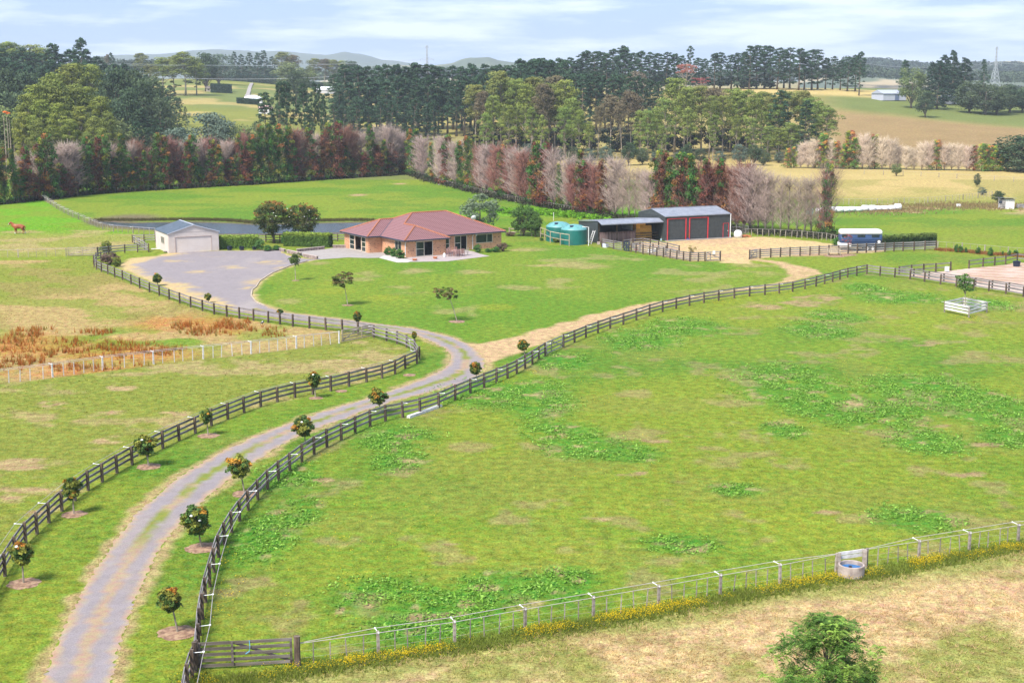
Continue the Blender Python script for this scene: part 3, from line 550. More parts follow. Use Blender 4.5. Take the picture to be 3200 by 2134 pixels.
for p, q in ((R(0,0,0), R(a/2,a/2,a/2)), (R(a,0,0), R(a/2,a/2,a/2)), (R(a/2,a/2,a/2), R(a/2,c+a/2,a/2)), (R(a/2,c+a/2,a/2), R(m_,c+m_,m_)), (R(m_,c+m_,m_), R(b_-m_,c+m_,m_)), (R(b_,c,0), R(b_-m_,c+m_,m_)), (R(b_,d,0), R(b_-m_,c+m_,m_)),
    (R(m_,c+m_,m_), R(n_,d-n_,n_)), (R(n_,d-n_,n_), R(-g+n_,d-n_,n_)), (R(-g+n_,d-n_,n_), R(-g,e,0)), (R(-g+n_,d-n_,n_), R(-g,d,0))): cap_line(p, q, house)
vl = MB(); vl.beam(Vector(R(0,e,0))+Vector((0,0,.02)), Vector(R(n_,e+n_,n_))+Vector((0,0,.02)), .14, .05); vl.build('valley_flashing', M['gutter'], house)
EV = [(0,0), (a,0), (a,c), (b_,c), (b_,d), (-g,d), (-g,e), (0,e)]
for i in range(8):
    p, q = Vector((*EV[i], ze-.06)), Vector((*EV[(i+1) % 8], ze-.06)); dd = (q-p).normalized(); o = Vector((dd.y, -dd.x, 0))*.05
    gt = MB(); gt.beam(p+o-dd*.05, q+o+dd*.05, .11, .16); gt.build('gutter', M['gutter'], house)
MB().prism(EV, ze-.17, ze-.15).build('soffit', M['cream'], house)
WL = [(W,W), (a-W,W), (a-W,c+W), (b_-W,c+W), (b_-W,d-W), (-g+W,d-W), (-g+W,e+W), (W,e+W)]
hw = lambda ax, val, x, y: hit_wall(HO, HT, ax, val, x, y)
# front wing south wall v=W : sliding door
d0, d1 = hw('v', W, 1299, 800)[0]-W, hw('v', W, 1352, 800)[0]-W
hole = (d0, d1, .02, 2.08); wall_run(WL[0], WL[1], ze-.17, [hole], .2, M['brick'], house); window(WL[0], WL[1], hole, [0, .48, 1], [2, 2], house, 'sliding_door', .07, open_=[1], curtain=[0])
wall_run(WL[1], WL[2], ze-.17, [], .2, M['brick'], house)
# main front wall v=c+W
us = [hw('v', c+W, x, 770)[0]-(a-W) for x in (1382, 1403.5, 1419.5, 1458, 1486, 1538)]
h1 = (max(.12, us[0]), us[1], .05, 2.1); h2 = (us[2], us[3], .02, 2.1); h3 = (us[4], us[5], .85, 2.1)
wall_run(WL[2], WL[3], ze-.17, [h1, h2, h3], .2, M['brick'], house)
window(WL[2], WL[3], h1, 1, 2, house, 'window', .06); window(WL[2], WL[3], h2, [0, .5, 1], [2, 1], house, 'sliding_door', .07, open_=[1]); window(WL[2], WL[3], h3, [0, .66, 1], 1, house, 'window', .06, curtain=[1])
wall_run(WL[3], WL[4], ze-.17, [], .2, M['brick'], house); wall_run(WL[4], WL[5], ze-.17, [], .2, M['brick'], house)
# left wing west wall u=-g+W, running from the back corner to the front corner
vv = [WL[5][1]-hw('u', -g+W, x, 770)[1] for x in (1095, 1109.5, 1111, 1131, 1132, 1144.5)]
h4 = (vv[0], vv[1], .05, 2.1); h5 = (vv[2], vv[3], .02, 2.1); h6 = (vv[4], vv[5], .05, 2.1)
wall_run(WL[5], WL[6], ze-.17, [h4, h5, h6], .2, M['brick'], house)
window(WL[5], WL[6], h4, 1, 3, house, 'window', .07, curtain=[0]); window(WL[5], WL[6], h6, 1, 3, house, 'window', .07); window(WL[5], WL[6], h5, 1, 1, house, 'sliding_door', .07, open_=[0])
wall_run(WL[6], WL[7], ze-.17, [], .2, M['brick'], house)
vv = [WL[7][1]-hw('u', W, x, 770)[1] for x in (1236, 1256)]; h7 = (vv[0], vv[1], .75, 2.1)
wall_run(WL[7], WL[0], ze-.17, [h7], .2, M['brick'], house); window(WL[7], WL[0], h7, 2, 1, house, 'window', .06, curtain=[0])
MB().prism([(p[0], p[1]) for p in WL], -.05, .065).build('floor', M['interior'], house)
ib = MB(); ib.box((5, 9, 1.1), (12, .1, 2.1)); ib.box((3.2, 4.4, 1.1), (5.5, .1, 2.1)); ib.box((2.2, 12, 1.1), (.1, 6, 2.1)); ib.box((13.0, 6.3, 1.1), (9.5, .1, 2.1)); ib.build('inner_wall', M['interior'], house)
for (u, v) in ((W-.14, W+.02), (hw('v', c+W, 1475.5, 770)[0], c+W-.14)):
    q = MB(); q.tube([(u, v, .05), (u, v, ze-.45), (u-.02, v-.30, ze-.2)], .05, 8); q.build('downpipe', M['white'], house)
q = MB(); q.lathe((0,0,0), [(.0,.0),(.18,.03),(.32,.10),(.40,.18)], 16); ds = q.mesh('dish', M['white'], True)
sat = thing('satellite_dish', 'white satellite dish on the far hip of the red tile roof', 'satellite dish', tuple(G(1481, 688, ze+2.0)))
link('dish', ds, sat, (0, 0, .25), (math.radians(-60), 0, .4)); MB().tube([(0,0,-.35),(0,0,.25)], .03, 6).build('mast', M['greywood'], sat)
for x, y, lab in ((1485, 741, 'white security lamp under the eave left of the wide window'),):
    u, v, z = hw('v', c+W, x, y); P = Matrix.Rotation(HT, 3, 'Z') @ Vector((u, v-.35, ze-.22)); q = MB(); q.box((0,0,0), (.22,.14,.16)); q.box((.0,-.09,-.1), (.12,.12,.1)); lamp = q.build('lamp', M['white'], None, (HO[0]+P.x, HO[1]+P.y, P.z)); tag(lamp, lab, 'lamp')
# --- garage
GO, GT_ = (-47.898, 195.558), .481; gw, gd, gh, gs = 7.099, 7.26, 2.70, .299
gar = thing('garage', 'pale cream gabled double garage with a blue grey roof and closed door', 'garage', (*GO, 0), GT_)
M['gwall'] = pm('garage_wall', [(.60, .52, .475), (.65, .57, .525)], 1, .6); M['gdoor'] = pm('garage_door', [(.62, .54, .49), (.66, .58, .53)], 1, .55)
M['blueroof'] = pm('blue_roof', [(.085, .11, .14), (.12, .15, .185)], 1.5, .45)
D0, D1, DZ = .95, 6.05, 2.13
for (p, q, holes) in (((0,0), (gw,0), [(D0, D1, 0, DZ)]), ((gw,0), (gw,gd), []), ((gw,gd), (0,gd), []), ((0,gd), (0,0), [(3.3, 5.2, 1.05, 2.05)])): wall_run(p, q, gh, holes, .1, M['gwall'], gar)
def gable(y): return [(0, y, gh), (gw, y, gh), (gw/2, y, gh+gw/2*gs)]
for y in (-.02, gd-.06):
    q = MB(); A = gable(y); B = [(p[0], p[1]+.08, p[2]) for p in A]; q.add(A+B, [(0,1,2),(5,4,3),(0,3,4,1),(1,4,5,2),(2,5,3,0)]); q.build('gable', M['gwall'], gar)
q = MB()      # weatherboards: thin proud ledges
nb = 18
for i in range(nb):
    z = .08+i*.165; x0, x1 = 0, gw
    if z > gh: k = (z-gh)/gs; x0, x1 = k+.1, gw-k-.1
    if x1-x0 < .4: continue
    for (s, t_) in (((x0, D0-.06), (D1+.06, x1)) if z < DZ+.05 else ((x0, x1),)): q.beam((s, -.055, z), (t_, -.055, z), .02, .03)
    if z < gh:
        if 1.0 < z < 2.1: q.beam((-.055, 0, z), (-.055, gd-5.25, z), .02, .03); q.beam((-.055, gd-3.25, z), (-.055, gd, z), .02, .03)
        else: q.beam((-.055, 0, z), (-.055, gd, z), .02, .03)
o = q.build('weatherboards', M['gwall'], gar); o['kind'] = 'stuff'
for k in range(8):
    q = MB(); q.box(((D0+D1)/2, .03, DZ/8*(k+.5)), (D1-D0-.04, .04, DZ/8-.006)); q.build('door_panel', M['gdoor'], gar)
q = MB()
for s in (D0-.03, D1+.03): q.box((s, -.06, DZ/2), (.07, .03, DZ))
q.box(((D0+D1)/2, -.06, DZ+.04), (D1-D0+.13, .03, .07)); q.build('door_frame', pm('pinktrim', [(.44, .33, .30), (.48, .37, .33)], 1, .6), gar)
window((0, gd), (0, 0), (3.3, 5.2, 1.05, 2.05), 4, 1, gar, 'window', .05, fm=M['cream'])
for sgn in (0, 1):
    q = MB(); o_ = .18; e0 = -o_ if sgn == 0 else gw+o_; A = [(e0, -o_, gh-o_*gs), (gw/2, -o_, gh+gw/2*gs), (gw/2, gd+o_, gh+gw/2*gs), (e0, gd+o_, gh-o_*gs)]
    B = [(p[0], p[1], p[2]+.05) for p in A]; A = [(p[0], p[1], p[2]+.0) for p in A]
    q.add(A+B, [(3,2,1,0) if sgn == 0 else (0,1,2,3), (4,5,6,7) if sgn == 0 else (7,6,5,4), (0,1,5,4), (1,2,6,5), (2,3,7,6), (3,0,4,7)])
    for i in range(1, 20):     # standing corrugations
        y = -o_+(gd+2*o_)*i/20; q.beam((e0, y, gh-o_*gs+.055), (gw/2, y, gh+gw/2*gs+.055), .05, .03)
    q.build('roof', M['blueroof'], gar)
q = MB(); q.beam((gw/2, -.2, gh+gw/2*gs+.08), (gw/2, gd+.2, gh+gw/2*gs+.08), .22, .04); q.beam((-.18, -.2, gh-.02), (gw/2, -.2, gh+gw/2*gs+.04), .03, .12); q.beam((gw+.18, -.2, gh-.02), (gw/2, -.2, gh+gw/2*gs+.04), .03, .12); q.build('roof_trim', pm('palesteel', [(.4, .42, .5), (.48, .5, .56)], 1, .4), gar)
# --- barn and lean-to
SO, ST = (22.912, 210.302), .424; sw, sdp, sh, ss = 11.457, 8.105, 3.66, .207
M['steel'] = pm('dark_steel', [(.045, .052, .055), (.062, .07, .073)], 2, .5, rand=.05)
M['steelroof'] = pm('steel_roof', [(.20, .215, .26), (.26, .275, .32)], 1.2, .4)
M['red'] = pm('red_trim', [(.50, .03, .04), (.62, .05, .06)], 2, .5)
barn = thing('steel_barn', 'dark grey ribbed steel barn with red framed roller doors', 'barn', (*SO, 0), ST)
sx = lambda x, y=770: hit_wall(SO, ST, 'v', 0, x, y)[0]
dr = [(sx(2084.5), sx(2141)), (sx(2153), sx(2209.5))]; md = (sx(2258.5, 740), sx(2275.5, 740))
holes = [(dr[0][0], dr[0][1], 0, 3.25), (dr[1][0], dr[1][1], 0, 3.25), (md[0], md[1], .1, 2.2)]
wall_run((0,0), (sw,0), sh, holes, .08, M['steel'], barn); wall_run((sw,0), (sw,sdp), sh, [], .08, M['steel'], barn); wall_run((sw,sdp), (0,sdp), sh, [], .08, M['steel'], barn); wall_run((0,sdp), (0,0), sh, [], .08, M['steel'], barn)
for x in (0, sw):
    q = MB(); s = .04; q.add([(x-s, 0, sh), (x-s, sdp, sh), (x-s, sdp/2, sh+sdp/2*ss), (x+s, 0, sh), (x+s, sdp, sh), (x+s, sdp/2, sh+sdp/2*ss)], [(0,2,1),(3,4,5),(0,1,4,3),(1,2,5,4),(2,0,3,5)]); q.build('gable', M['steel'], barn)
q = MB()
for i in range(60):
    x = (i+.5)*sw/60; bz = 0
    for hh in holes:
        if hh[0]-.08 < x < hh[1]+.08: bz = hh[3]+.12
    q.beam((x, -.05, (bz+sh)/2), (x+.001, -.05, (bz+sh)/2), sh-bz, .001) if False else q.box((x, -.052, (bz+sh)/2), (.05, .025, sh-bz))
for i in range(40): y = (i+.5)*sdp/40; q.box((-.052, y, sh/2), (.025, .05, sh)); q.box((sw+.052, y, sh/2), (.025, .05, sh))
o = q.build('wall_ribs', M['steel'], barn); o['kind'] = 'stuff'
for (A, B) in dr:
    rd = MB()
    for k in range(26): rd.box(((A+B)/2, .04+.012*(k % 2), 3.25/26*(k+.5)), (B-A, .02, 3.25/26))
    dd_ = rd.build('roller_door', M['steel'], barn); q = MB()
    for s in (A-.02, B+.02): q.box((s, -.075, 1.66), (.15, .07, 3.32))
    q.box(((A+B)/2, -.07, 3.3), (B-A+.1, .05, .09)); q.build('door_frame', M['red'], barn)
md_ = MB().box(((md[0]+md[1])/2, -.01, 1.15), (md[1]-md[0]-.1, .05, 2.1)).build('side_door', M['steel'], barn); MB().box((md[1]-.14, -.07, 1.1), (.07, .06, .1)).build('handle', M['white'], md_)
q = MB()
for s in md: q.box((s, -.06, 1.15), (.07, .04, 2.2))
q.box(((md[0]+md[1])/2, -.06, 2.24), (md[1]-md[0]+.07, .04, .06)); q.build('door_frame', M['red'], barn)
for sg in (0, 1):
    q = MB(); e0 = -.15 if sg == 0 else sdp+.15; A = [(-.1, e0, sh-.15*ss), (sw+.1, e0, sh-.15*ss), (sw+.1, sdp/2, sh+sdp/2*ss), (-.1, sdp/2, sh+sdp/2*ss)]; B = [(p[0], p[1], p[2]+.05) for p in A]
    q.add(A+B, [(0,1,2,3) if sg else (3,2,1,0), (7,6,5,4) if sg else (4,5,6,7), (0,1,5,4), (1,2,6,5), (2,3,7,6), (3,0,4,7)])
    for i in range(1, 36): x = -.1+(sw+.2)*i/36; q.beam((x, e0, sh-.15*ss+.055), (x, sdp/2, sh+sdp/2*ss+.055), .05, .03)
    q.build('roof', M['steelroof'], barn)
q = MB(); q.beam((-.1, sdp/2, sh+sdp/2*ss+.08), (sw+.1, sdp/2, sh+sdp/2*ss+.08), .25, .04); q.beam((-.12, -.15, sh), (sw+.12, -.15, sh), .1, .12); q.build('roof_trim', M['steelroof'], barn)
MB().tube([(sw-.02, -.16, .0), (sw-.02, -.16, sh)], .06, 8).build('downpipe', M['white'], barn)
MB().box((sw/2, -.35, .04), (sw+.1, .6, .12)).build('apron', M['concrete'], barn)
# lean-to: own frame, same heading
lw, ly0, ly1 = 10.45, 1.35, 7.9
lean = thing('open_fronted_lean_to', 'open fronted dark grey lean-to joined to the left side of the barn', 'shed', (*SO, 0), ST)
wall_run((-lw, ly1), (-lw, ly0+.35), 2.75, [], .08, M['steel'], lean); wall_run((-.06, ly1), (-lw, ly1), 2.6, [], .08, M['steel'], lean)
q = MB(); q.add([(-lw-.04, ly0+.35, 2.75), (-lw-.04, ly1, 2.6), (-lw-.04, ly1, 2.72), (-lw-.04, ly0+.35, 3.22), (-lw+.04, ly0+.35, 2.75), (-lw+.04, ly1, 2.6), (-lw+.04, ly1, 2.72), (-lw+.04, ly0+.35, 3.22)], [(0,1,2,3),(7,6,5,4),(0,4,5,1),(1,5,6,2),(2,6,7,3),(3,7,4,0)]); q.build('wall', M['steel'], lean)
kx = ly0+.2
q = MB(); A = [(-lw-.15, kx-.0, 3.3), (-.12, kx, 3.3), (-.12, ly1+.1, 2.78), (-lw-.15, ly1+.1, 2.78)]; B = [(p[0], p[1], p[2]+.04) for p in A]; q.add(A+B, [(3,2,1,0),(4,5,6,7),(0,1,5,4),(1,2,6,5),(2,3,7,6),(3,0,4,7)])
for i in range(1, 32): x = -lw+lw*i/32; q.beam((x, kx, 3.35), (x, ly1+.1, 2.83), .05, .03)
q.build('roof', M['steelroof'], lean)
q = MB(); A = [(-lw-.15, kx-1.25, 2.86), (-.12, kx-1.25, 2.86), (-.12, kx, 3.3), (-lw-.15, kx, 3.3)]; B = [(p[0], p[1], p[2]+.04) for p in A]; q.add(A+B, [(3,2,1,0),(4,5,6,7),(0,1,5,4),(1,2,6,5),(2,3,7,6),(3,0,4,7)])
for i in range(1, 32): x = -lw+lw*i/32; q.beam((x, kx-1.25, 2.92), (x, kx, 3.35), .05, .03)
q.beam((-lw-.15, kx-1.28, 2.86), (-.12, kx-1.28, 2.86), .06, .14); q.build('canopy', M['steelroof'], lean)
yF = ly0+.55
lx = lambda x, y=745: hit_wall(SO, ST, 'v', yF, x, y)[0]
for x in (1871, 1927, 1985, 2062): MB().box((lx(x), yF, 1.5), (.16, .16, 3.0)).build('post', pm('postwood%d' % x, [(.16, .09, .06), (.28, .17, .11)], 4, .9) if x == 2062 else M['darkwood'], lean)
u0, u1 = lx(1873), lx(1984); nbd = 22
M['boards'] = pm('boards', [(.09, .05, .05), (.20, .13, .13), (.30, .22, .22)], 5, .9, .3, 20, stretch=(1, 1, .2), rand=.35)
bm_ = MB().box((0, 0, .78), ((u1-u0)/nbd-.02, .03, 1.5)).mesh('board', M['boards'])
for i in range(nbd): link('board', bm_, lean, (u0+(i+.5)*(u1-u0)/nbd, yF-.05, random.uniform(-.03, .05)))
for z in (.35, .75, 1.15):
    q = MB(); q.beam((lx(1986), yF-.03, z), (lx(2061), yF-.03, z), .05, .14); q.build('rail', M['darkwood'], lean)
q = MB(); q.box((lx(1975), yF+1.6, 2.2), (.05, 3.2, 1.1)); q.build('inner_panel', pm('grey_panel', [(.3, .31, .36), (.36, .37, .42)], 1, .6), lean)
M['hay'] = pm('hay', [(.55, .28, .05), (.75, .42, .10), (.45, .20, .04)], 9, .95, .8, 40, rand=.2)
bale = MB()
bale.box((0, 0, .22), (.95, .48, .44)); bme = bale.mesh('hay_bale', M['hay'])
bmod = bmesh.new(); bmod.from_mesh(bme); bmesh.ops.subdivide_edges(bmod, edges=bmod.edges[:], cuts=3, use_grid_fill=True)
for v in bmod.verts: v.co += Vector((random.uniform(-1, 1), random.uniform(-1, 1), random.uniform(-.8, .8)))*.022
bmod.to_mesh(bme); bmod.free()
h0, h1 = lx(1988, 730), lx(2040, 730); nbx = max(3, int((h1-h0)/.97)); Rz = Matrix.Rotation(ST, 3, 'Z')
for k in range(7):
    for i in range(nbx-(1 if k > 4 else 0)-(1 if k > 5 else 0)):
        for dpt in range(1 if k < 5 else 1):
            P = Rz @ Vector((h0+.5+i*.97+random.uniform(-.03, .03), yF+.55+.06*k+random.uniform(-.04, .04), k*.44))
            o = link('hay_bale', bme, None, (SO[0]+P.x, SO[1]+P.y, P.z+.002*k), (0, 0, ST+random.uniform(-.04, .04)))
            tag(o, 'golden hay bale, %s layer from the ground, %s from the left, in the lean-to stack' % (nth(k), nth(i)), 'hay bale', 'hay bales stacked in the lean-to')
# --- far buildings
def simple_house(name, label, cat, px, py, Y, L_, Dp, h, rh, rz, wallc, roofc, wins=0, hip=False, doors=0):
    P = AT(px, py, Y); z = hz(P.x, P.y); t_ = thing(name, label, cat, (P.x, P.y, z-.1), rz)
    wm = pm(name+'_wall', [wallc, tuple(k*1.1 for k in wallc)], 1, .7); rm = pm(name+'_roof', [roofc, tuple(k*1.1 for k in roofc)], 1, .5)
    MB().box((0, 0, h/2), (L_, Dp, h)).build('wall', wm, t_)
    ins = Dp/2 if hip else 0; q = MB(); o_ = .35; V = [(-L_/2-o_, -Dp/2-o_, h), (L_/2+o_, -Dp/2-o_, h), (L_/2+o_, Dp/2+o_, h), (-L_/2-o_, Dp/2+o_, h), (-L_/2-o_+ins, 0, h+rh), (L_/2+o_-ins, 0, h+rh)]
    q.add(V, [(0,1,5,4),(2,3,4,5),(0,4,3),(1,2,5),(3,2,1,0)]); q.build('roof', rm, t_)
    for i in range(wins):
        x = -L_/2+L_*(i+.5)/wins; wn = MB().box((x, -Dp/2-.03, h*.55), (L_/wins*.5, .06, h*.4)).build('window', M['cream'], t_); MB().box((x, -Dp/2-.07, h*.55), (L_/wins*.42, .03, h*.32)).build('pane', M['dark'], wn)
    for i in range(doors): MB().box((L_*.1*(i+1), -Dp/2-.05, h*.42), (L_*.18, .08, h*.84)).build('door', pm('bluedoor', [(.12, .15, .25), (.15, .18, .28)], 1, .5), t_)
    return t_
simple_house('farm_shed', 'long white roofed shed in the bright field above the pine block', 'shed', 1020, 254, 900, 13, 9, 2.2, 2.0, .02, (.5, .5, .52), (.78, .78, .8))
simple_house('country_house', 'white roofed house behind clipped hedges on the left pasture', 'house', 788, 280, 700, 9.5, 7, 2.3, 1.6, .1, (.7, .7, .72), (.75, .76, .8), 4, True)
simple_house('country_cottage', 'small white cottage with a reddish roof beside the pale gum trees', 'house', 829, 291, 640, 5, 4, 2.3, 1.4, -.3, (.72, .72, .76), (.5, .33, .3), 2)
simple_house('hill_cottage', 'tan roofed cottage half hidden under the yellow green gum trees', 'house', 660, 262, 800, 5.5, 4, 2, 1.2, .1, (.4, .35, .3), (.3, .25, .22), 2)
simple_house('grey_barn', 'pale grey barn with a tall blue door on the far right ridge', 'barn', 2778, 293, 640, 12, 9, 3.0, 1.6, .35, (.42, .43, .5), (.34, .36, .43), 0, False, 1)
simple_house('ridge_house', 'low white house with a grey roof under the far right cypress', 'house', 2975, 290, 640, 13, 8, 2.6, 1.6, -.1, (.66, .66, .7), (.42, .44, .5), 5, True)
simple_house('valley_house', 'distant cream house among trees beyond the grey barn', 'house', 2765, 225, 1500, 14, 8, 3, 2, 0, (.5, .42, .3), (.3, .22, .18), 3, True)
# ---------------------------------------------------------------- fences
_post = {}
def post_mesh(w_, h, mat, round_=False):
    k = (w_, h, mat.name, round_)
    if k not in _post:
        q = MB()
        if round_: q.tube([(0,0,-.05), (0,0,h)], w_/2, 8)
        else: q.box((0, 0, h/2-.03), (w_, w_, h+.06), 0, (.92, .92))
        _post[k] = q.mesh('post', mat)
    return _post[k]
_rail = {}
def rail_mesh(h, t_, mat):
    k = (h, t_, mat.name)
    if k not in _rail:
        q = MB(); n = 4; V = []; F = []
        for i in range(n+1):
            x = i/n; j = .006*math.sin(i*2.1)
            V += [(x, -t_/2, -h/2+j), (x, t_/2, -h/2+j), (x, t_/2, h/2+j), (x, -t_/2, h/2+j)]
        for i in range(n):
            b = 4*i
            for k2 in range(4): F.append((b+k2, b+(k2+1) % 4, b+4+(k2+1) % 4, b+4+k2))
        F += [(3,2,1,0), (4*n, 4*n+1, 4*n+2, 4*n+3)]; q.add(V, F); _rail[k] = q.mesh('rail', mat)
    return _rail[k]
def put_rail(root, p, q, h, t_, mat, name='rail'):
    d = q-p; return link(name, rail_mesh(h, t_, mat), root, p, (0, -math.atan2(d.z, math.hypot(d.x, d.y)), math.atan2(d.y, d.x)), (d.length, 1, 1))
def rail_fence(label, pts, hts=(.38, .72, 1.06), ph=1.2, pw=.15, rh=.15, side=1, pm_=None, rm_=None, brackets=0, bside=1, name='rail_fence', skip=(), wire=False, group=None, cap=False, cat='fence'):
    pm_ = pm_ or M['darkwood']; rm_ = rm_ or M['darkrail']; P = [Vector((p[0], p[1], hz(p[0], p[1]))) for p in pts]
    root = thing(name, label, cat, tuple(P[0]), 0, group); o = P[0]; n = len(P); nv = []
    for i in range(n):
        d = (P[min(i+1, n-1)]-P[max(i-1, 0)]).normalized(); nv.append(Vector((-d.y, d.x, 0)))
    for i, p in enumerate(P):
        d = nv[i]; ps = link('post', post_mesh(pw, ph, pm_), root, p-o, (random.gauss(0, .012), random.gauss(0, .012), math.atan2(d.y, d.x)), (1, 1, random.uniform(.97, 1.04)))
    for i in range(n-1):
        if i in skip: continue
        a_ = P[i]-o+nv[i]*side*(pw/2+.02); b2 = P[i+1]-o+nv[i+1]*side*(pw/2+.02)
        for h in hts: j = random.uniform(-.012, .012); put_rail(root, a_+Vector((0, 0, h+j)), b2+Vector((0, 0, h+random.uniform(-.012, .012))), rh, .04, rm_)
    if brackets:
        bm1 = MB().tube([(0,0,0), (.5,0,.03)], .016, 5).tube([(.46,0,.03), (.54,0,.03)], .04, 6).mesh('bracket', M['white']); wp = []
        for i in range(0, n, brackets):
            d = nv[i]*bside; link('bracket', bm1, root, P[i]-o+Vector((0, 0, ph-.1)), (0, 0, math.atan2(d.y, d.x))); wp.append(P[i]-o+d*.5+Vector((0, 0, ph-.07)))
        if len(wp) > 1: MB().tube(wp, .013, 4, False).build('wire', M['wire'], root)
    return root
A1 = [(316,814),(301,818),(293,826),(294.6,836),(302,843),(317,850),(337,857),(359,866.6),(383,875.4),(410,888.8),(437,901),(467,913.7),(498,925),(529,936.6),(562,948),(596,960.7),(633,972),(669.5,982.5),(709,990),(748,996),(792,1002.4),(838,1008.6),(875,1014),(915,1020.8),(967,1026.5),(1018,1032),(1070,1037),(1119,1044),(1168.4,1055)]
A2 = [(1168.4,1055),(1207.8,1066),(1241,1075),(1270.5,1086),(1296,1100),(1310.7,1124),(1303,1137),(1266.7,1152),(1235,1169),(1194,1182.6),(1145.5,1194),(1091,1208),(1034,1222),(978,1233),(922,1243),(867,1256),(815,1271),(763,1289.4),(712,1309.7),(661,1330),(610.7,1354),(560,1377),(509,1401),(461,1426),(413,1451.5),(366,1478),(320,1506),(276,1532),(235,1564),(193.6,1597),(153,1633),(116,1668),(81,1700),(48,1747),(16,1800),(-18,1860),(-55,1925),(-95,1995),(-140,2080)]
B1 = [(575,2240),(588,2165),(601,2120),(617,2085),(622,2034),(625,1984),(633,1934),(643,1881),(656,1833),(669,1787),(683,1741),(702,1702),(724,1663),(749,1628),(776,1594),(806,1561),(837,1529),(870.5,1501),(906,1474),(943.5,1444.5),(981.7,1419),(1022,1397),(1066.6,1375),(1110,1354),(1156.7,1333),(1204.8,1316),(1258.8,1305),(1312.5,1293),(1371,1274),(1422.6,1250),(1470,1229),(1513,1211.5),(1551.7,1196),(1586.4,1182),(1615,1168),(1641,1152),(1664,1138),(1684,1124),(1703.7,1112)]
B2 = [(1760.7,1085),(1795.5,1070.5),(1831,1055),(1868.5,1041.8),(1907,1027.5),(1948,1014.5),(1988.7,1001),(2029.6,987),(2070.5,975),(2113,965),(2154.7,956),(2199.5,947),(2245.7,940),(2294.7,932.5),(2342,926.3),(2390,922),(2434.8,917.5),(2476.5,911.8),(2515,903.5),(2550,895.6),(2576.7,888),(2601.6,881),(2624.6,874.3),(2648.7,867.6),(2677,862.3),(2708.7,856.3)]
B3 = [(2708.7,856.3),(2749.7,862),(2795.6,867),(2843.8,873),(2888.9,881),(2938.6,889),(2988,896),(3042,903),(3089.7,910),(3143,919),(3197.6,928),(3255,937)]
rail_fence('dark rail fence curving from the garage corner past the gravel court', PX(A1), side=1, brackets=0)
rail_fence('weathered three rail fence bending round the left paddock beside the lane', PX(A2), side=-1, brackets=2, bside=-1)
rail_fence('long dark post and rail fence along the right of the lane', PX(B1), ph=1.22, side=1, brackets=2, bside=-1)
rail_fence('dark rail fence climbing along the dirt track below the lawn', PX(B2), side=1, brackets=2, bside=-1)
rail_fence('dark rail fence between the big green paddock and the sand arena', PX(B3), side=1)
ar = [(2809,860.5),(2855,867),(2902,874.5),(2949,882),(2998,889),(3048,896.5),(3100,904.5),(3152,912.5),(3210,922)]
rail_fence('low two rail fence along the near edge of the sand arena', PX(ar), hts=(.5, 1.0), ph=1.1, rh=.13)
rail_fence('two rail arena fence running back to the white sign', PX([(2809,860.5),(2847.6,856),(2885.8,852.5),(2924,850),(2970.8,846.7)]), hts=(.5, 1.0), ph=1.15, rh=.13)
rail_fence('two rail arena fence at the far right past the entrance gap', PX([(3027.4,840),(3071,834),(3107.7,830),(3142,826.6),(3178.5,818),(3235,826)]), hts=(.5, 1.0), ph=1.15, rh=.13)
rail_fence('four rail grey fence between the bench and the hay yard entrance', PX([(2342,811),(2375,808),(2408,805.5),(2438.5,803.5),(2468.5,801.8),(2500,800.4),(2530.5,799),(2559,797.6),(2590,796),(2620,794.5),(2650,793)]), hts=(.3, .58, .86, 1.14), ph=1.3, rm_=M['greywood'])
rail_fence('four rail grey fence running behind the red sapling past the horse trailer', PX([(2650,793),(2678.5,791.5),(2706.8,790.3),(2735.9,789),(2765,787.8),(2793,786.6),(2821.5,785.4),(2856,784.2),(2890,783),(2925,781.5)]), hts=(.3, .6, .9, 1.2), ph=1.35, rm_=M['greywood'])
rail_fence('four rail cattle yard fence in front of the lean-to', PX([(1880,772),(1917,779)]), hts=(.3, .58, .86, 1.14), ph=1.3)
rail_fence('long four rail yard fence sloping down in front of the barn', PX([(1972,788),(1987,790.5),(2009,794),(2030,797.5),(2052,801),(2073,804),(2093.6,807.5),(2114.5,811.5),(2135.5,814.6),(2155.7,817.5)]), hts=(.3, .58, .86, 1.14), ph=1.3)
rail_fence('short yard fence between the corner post and the open timber gate', PX([(2155.7,817.5),(2182,817.5),(2203,816.5)]), hts=(.3, .58, .86, 1.14), ph=1.3)
rail_fence('inner cattle race fence nearest the barn', PX([(1947,776),(1978,772.5),(2009,770),(2032,774),(2058,779.5),(2085,786),(2122,795)]), hts=(.45, .8, 1.14), ph=1.3)
rail_fence('inner cattle race cross fence behind the black gate', PX([(1965,785),(2000,783),(2040,790),(2080,797)]), hts=(.45, .8, 1.1), ph=1.25)
rail_fence('grey rail fence left of the garage behind the yellow shrub', PX([(306,799),(340,795),(390,790.5),(430,789),(465,788)]), hts=(.35, .7, 1.05), rm_=M['greywood'])
rail_fence('grey rail fence stepping back to the garage rear corner', PX([(465,788),(452,779),(436,770),(420,762)]), hts=(.35, .7, 1.05), rm_=M['greywood'])
rail_fence('far grey rail fence meeting the garage back wall', PX([(414,758.5),(450,757.5),(486,756.5)]), hts=(.35, .7, 1.05), rm_=M['greywood'])
rail_fence('dark rail fence behind the two big magnolias', PX([(795,757),(831,757),(875,757.5),(920,757),(965,756),(1010,755),(1055,754),(1100,753)]), hts=(.35, .72, 1.08))
rail_fence('pale rail fence behind the trees right of the house', PX([(1592,735),(1628,737),(1662,738),(1690,739)]), hts=(.5, 1.0), rm_=M['palewood'], pm_=M['palewood'])
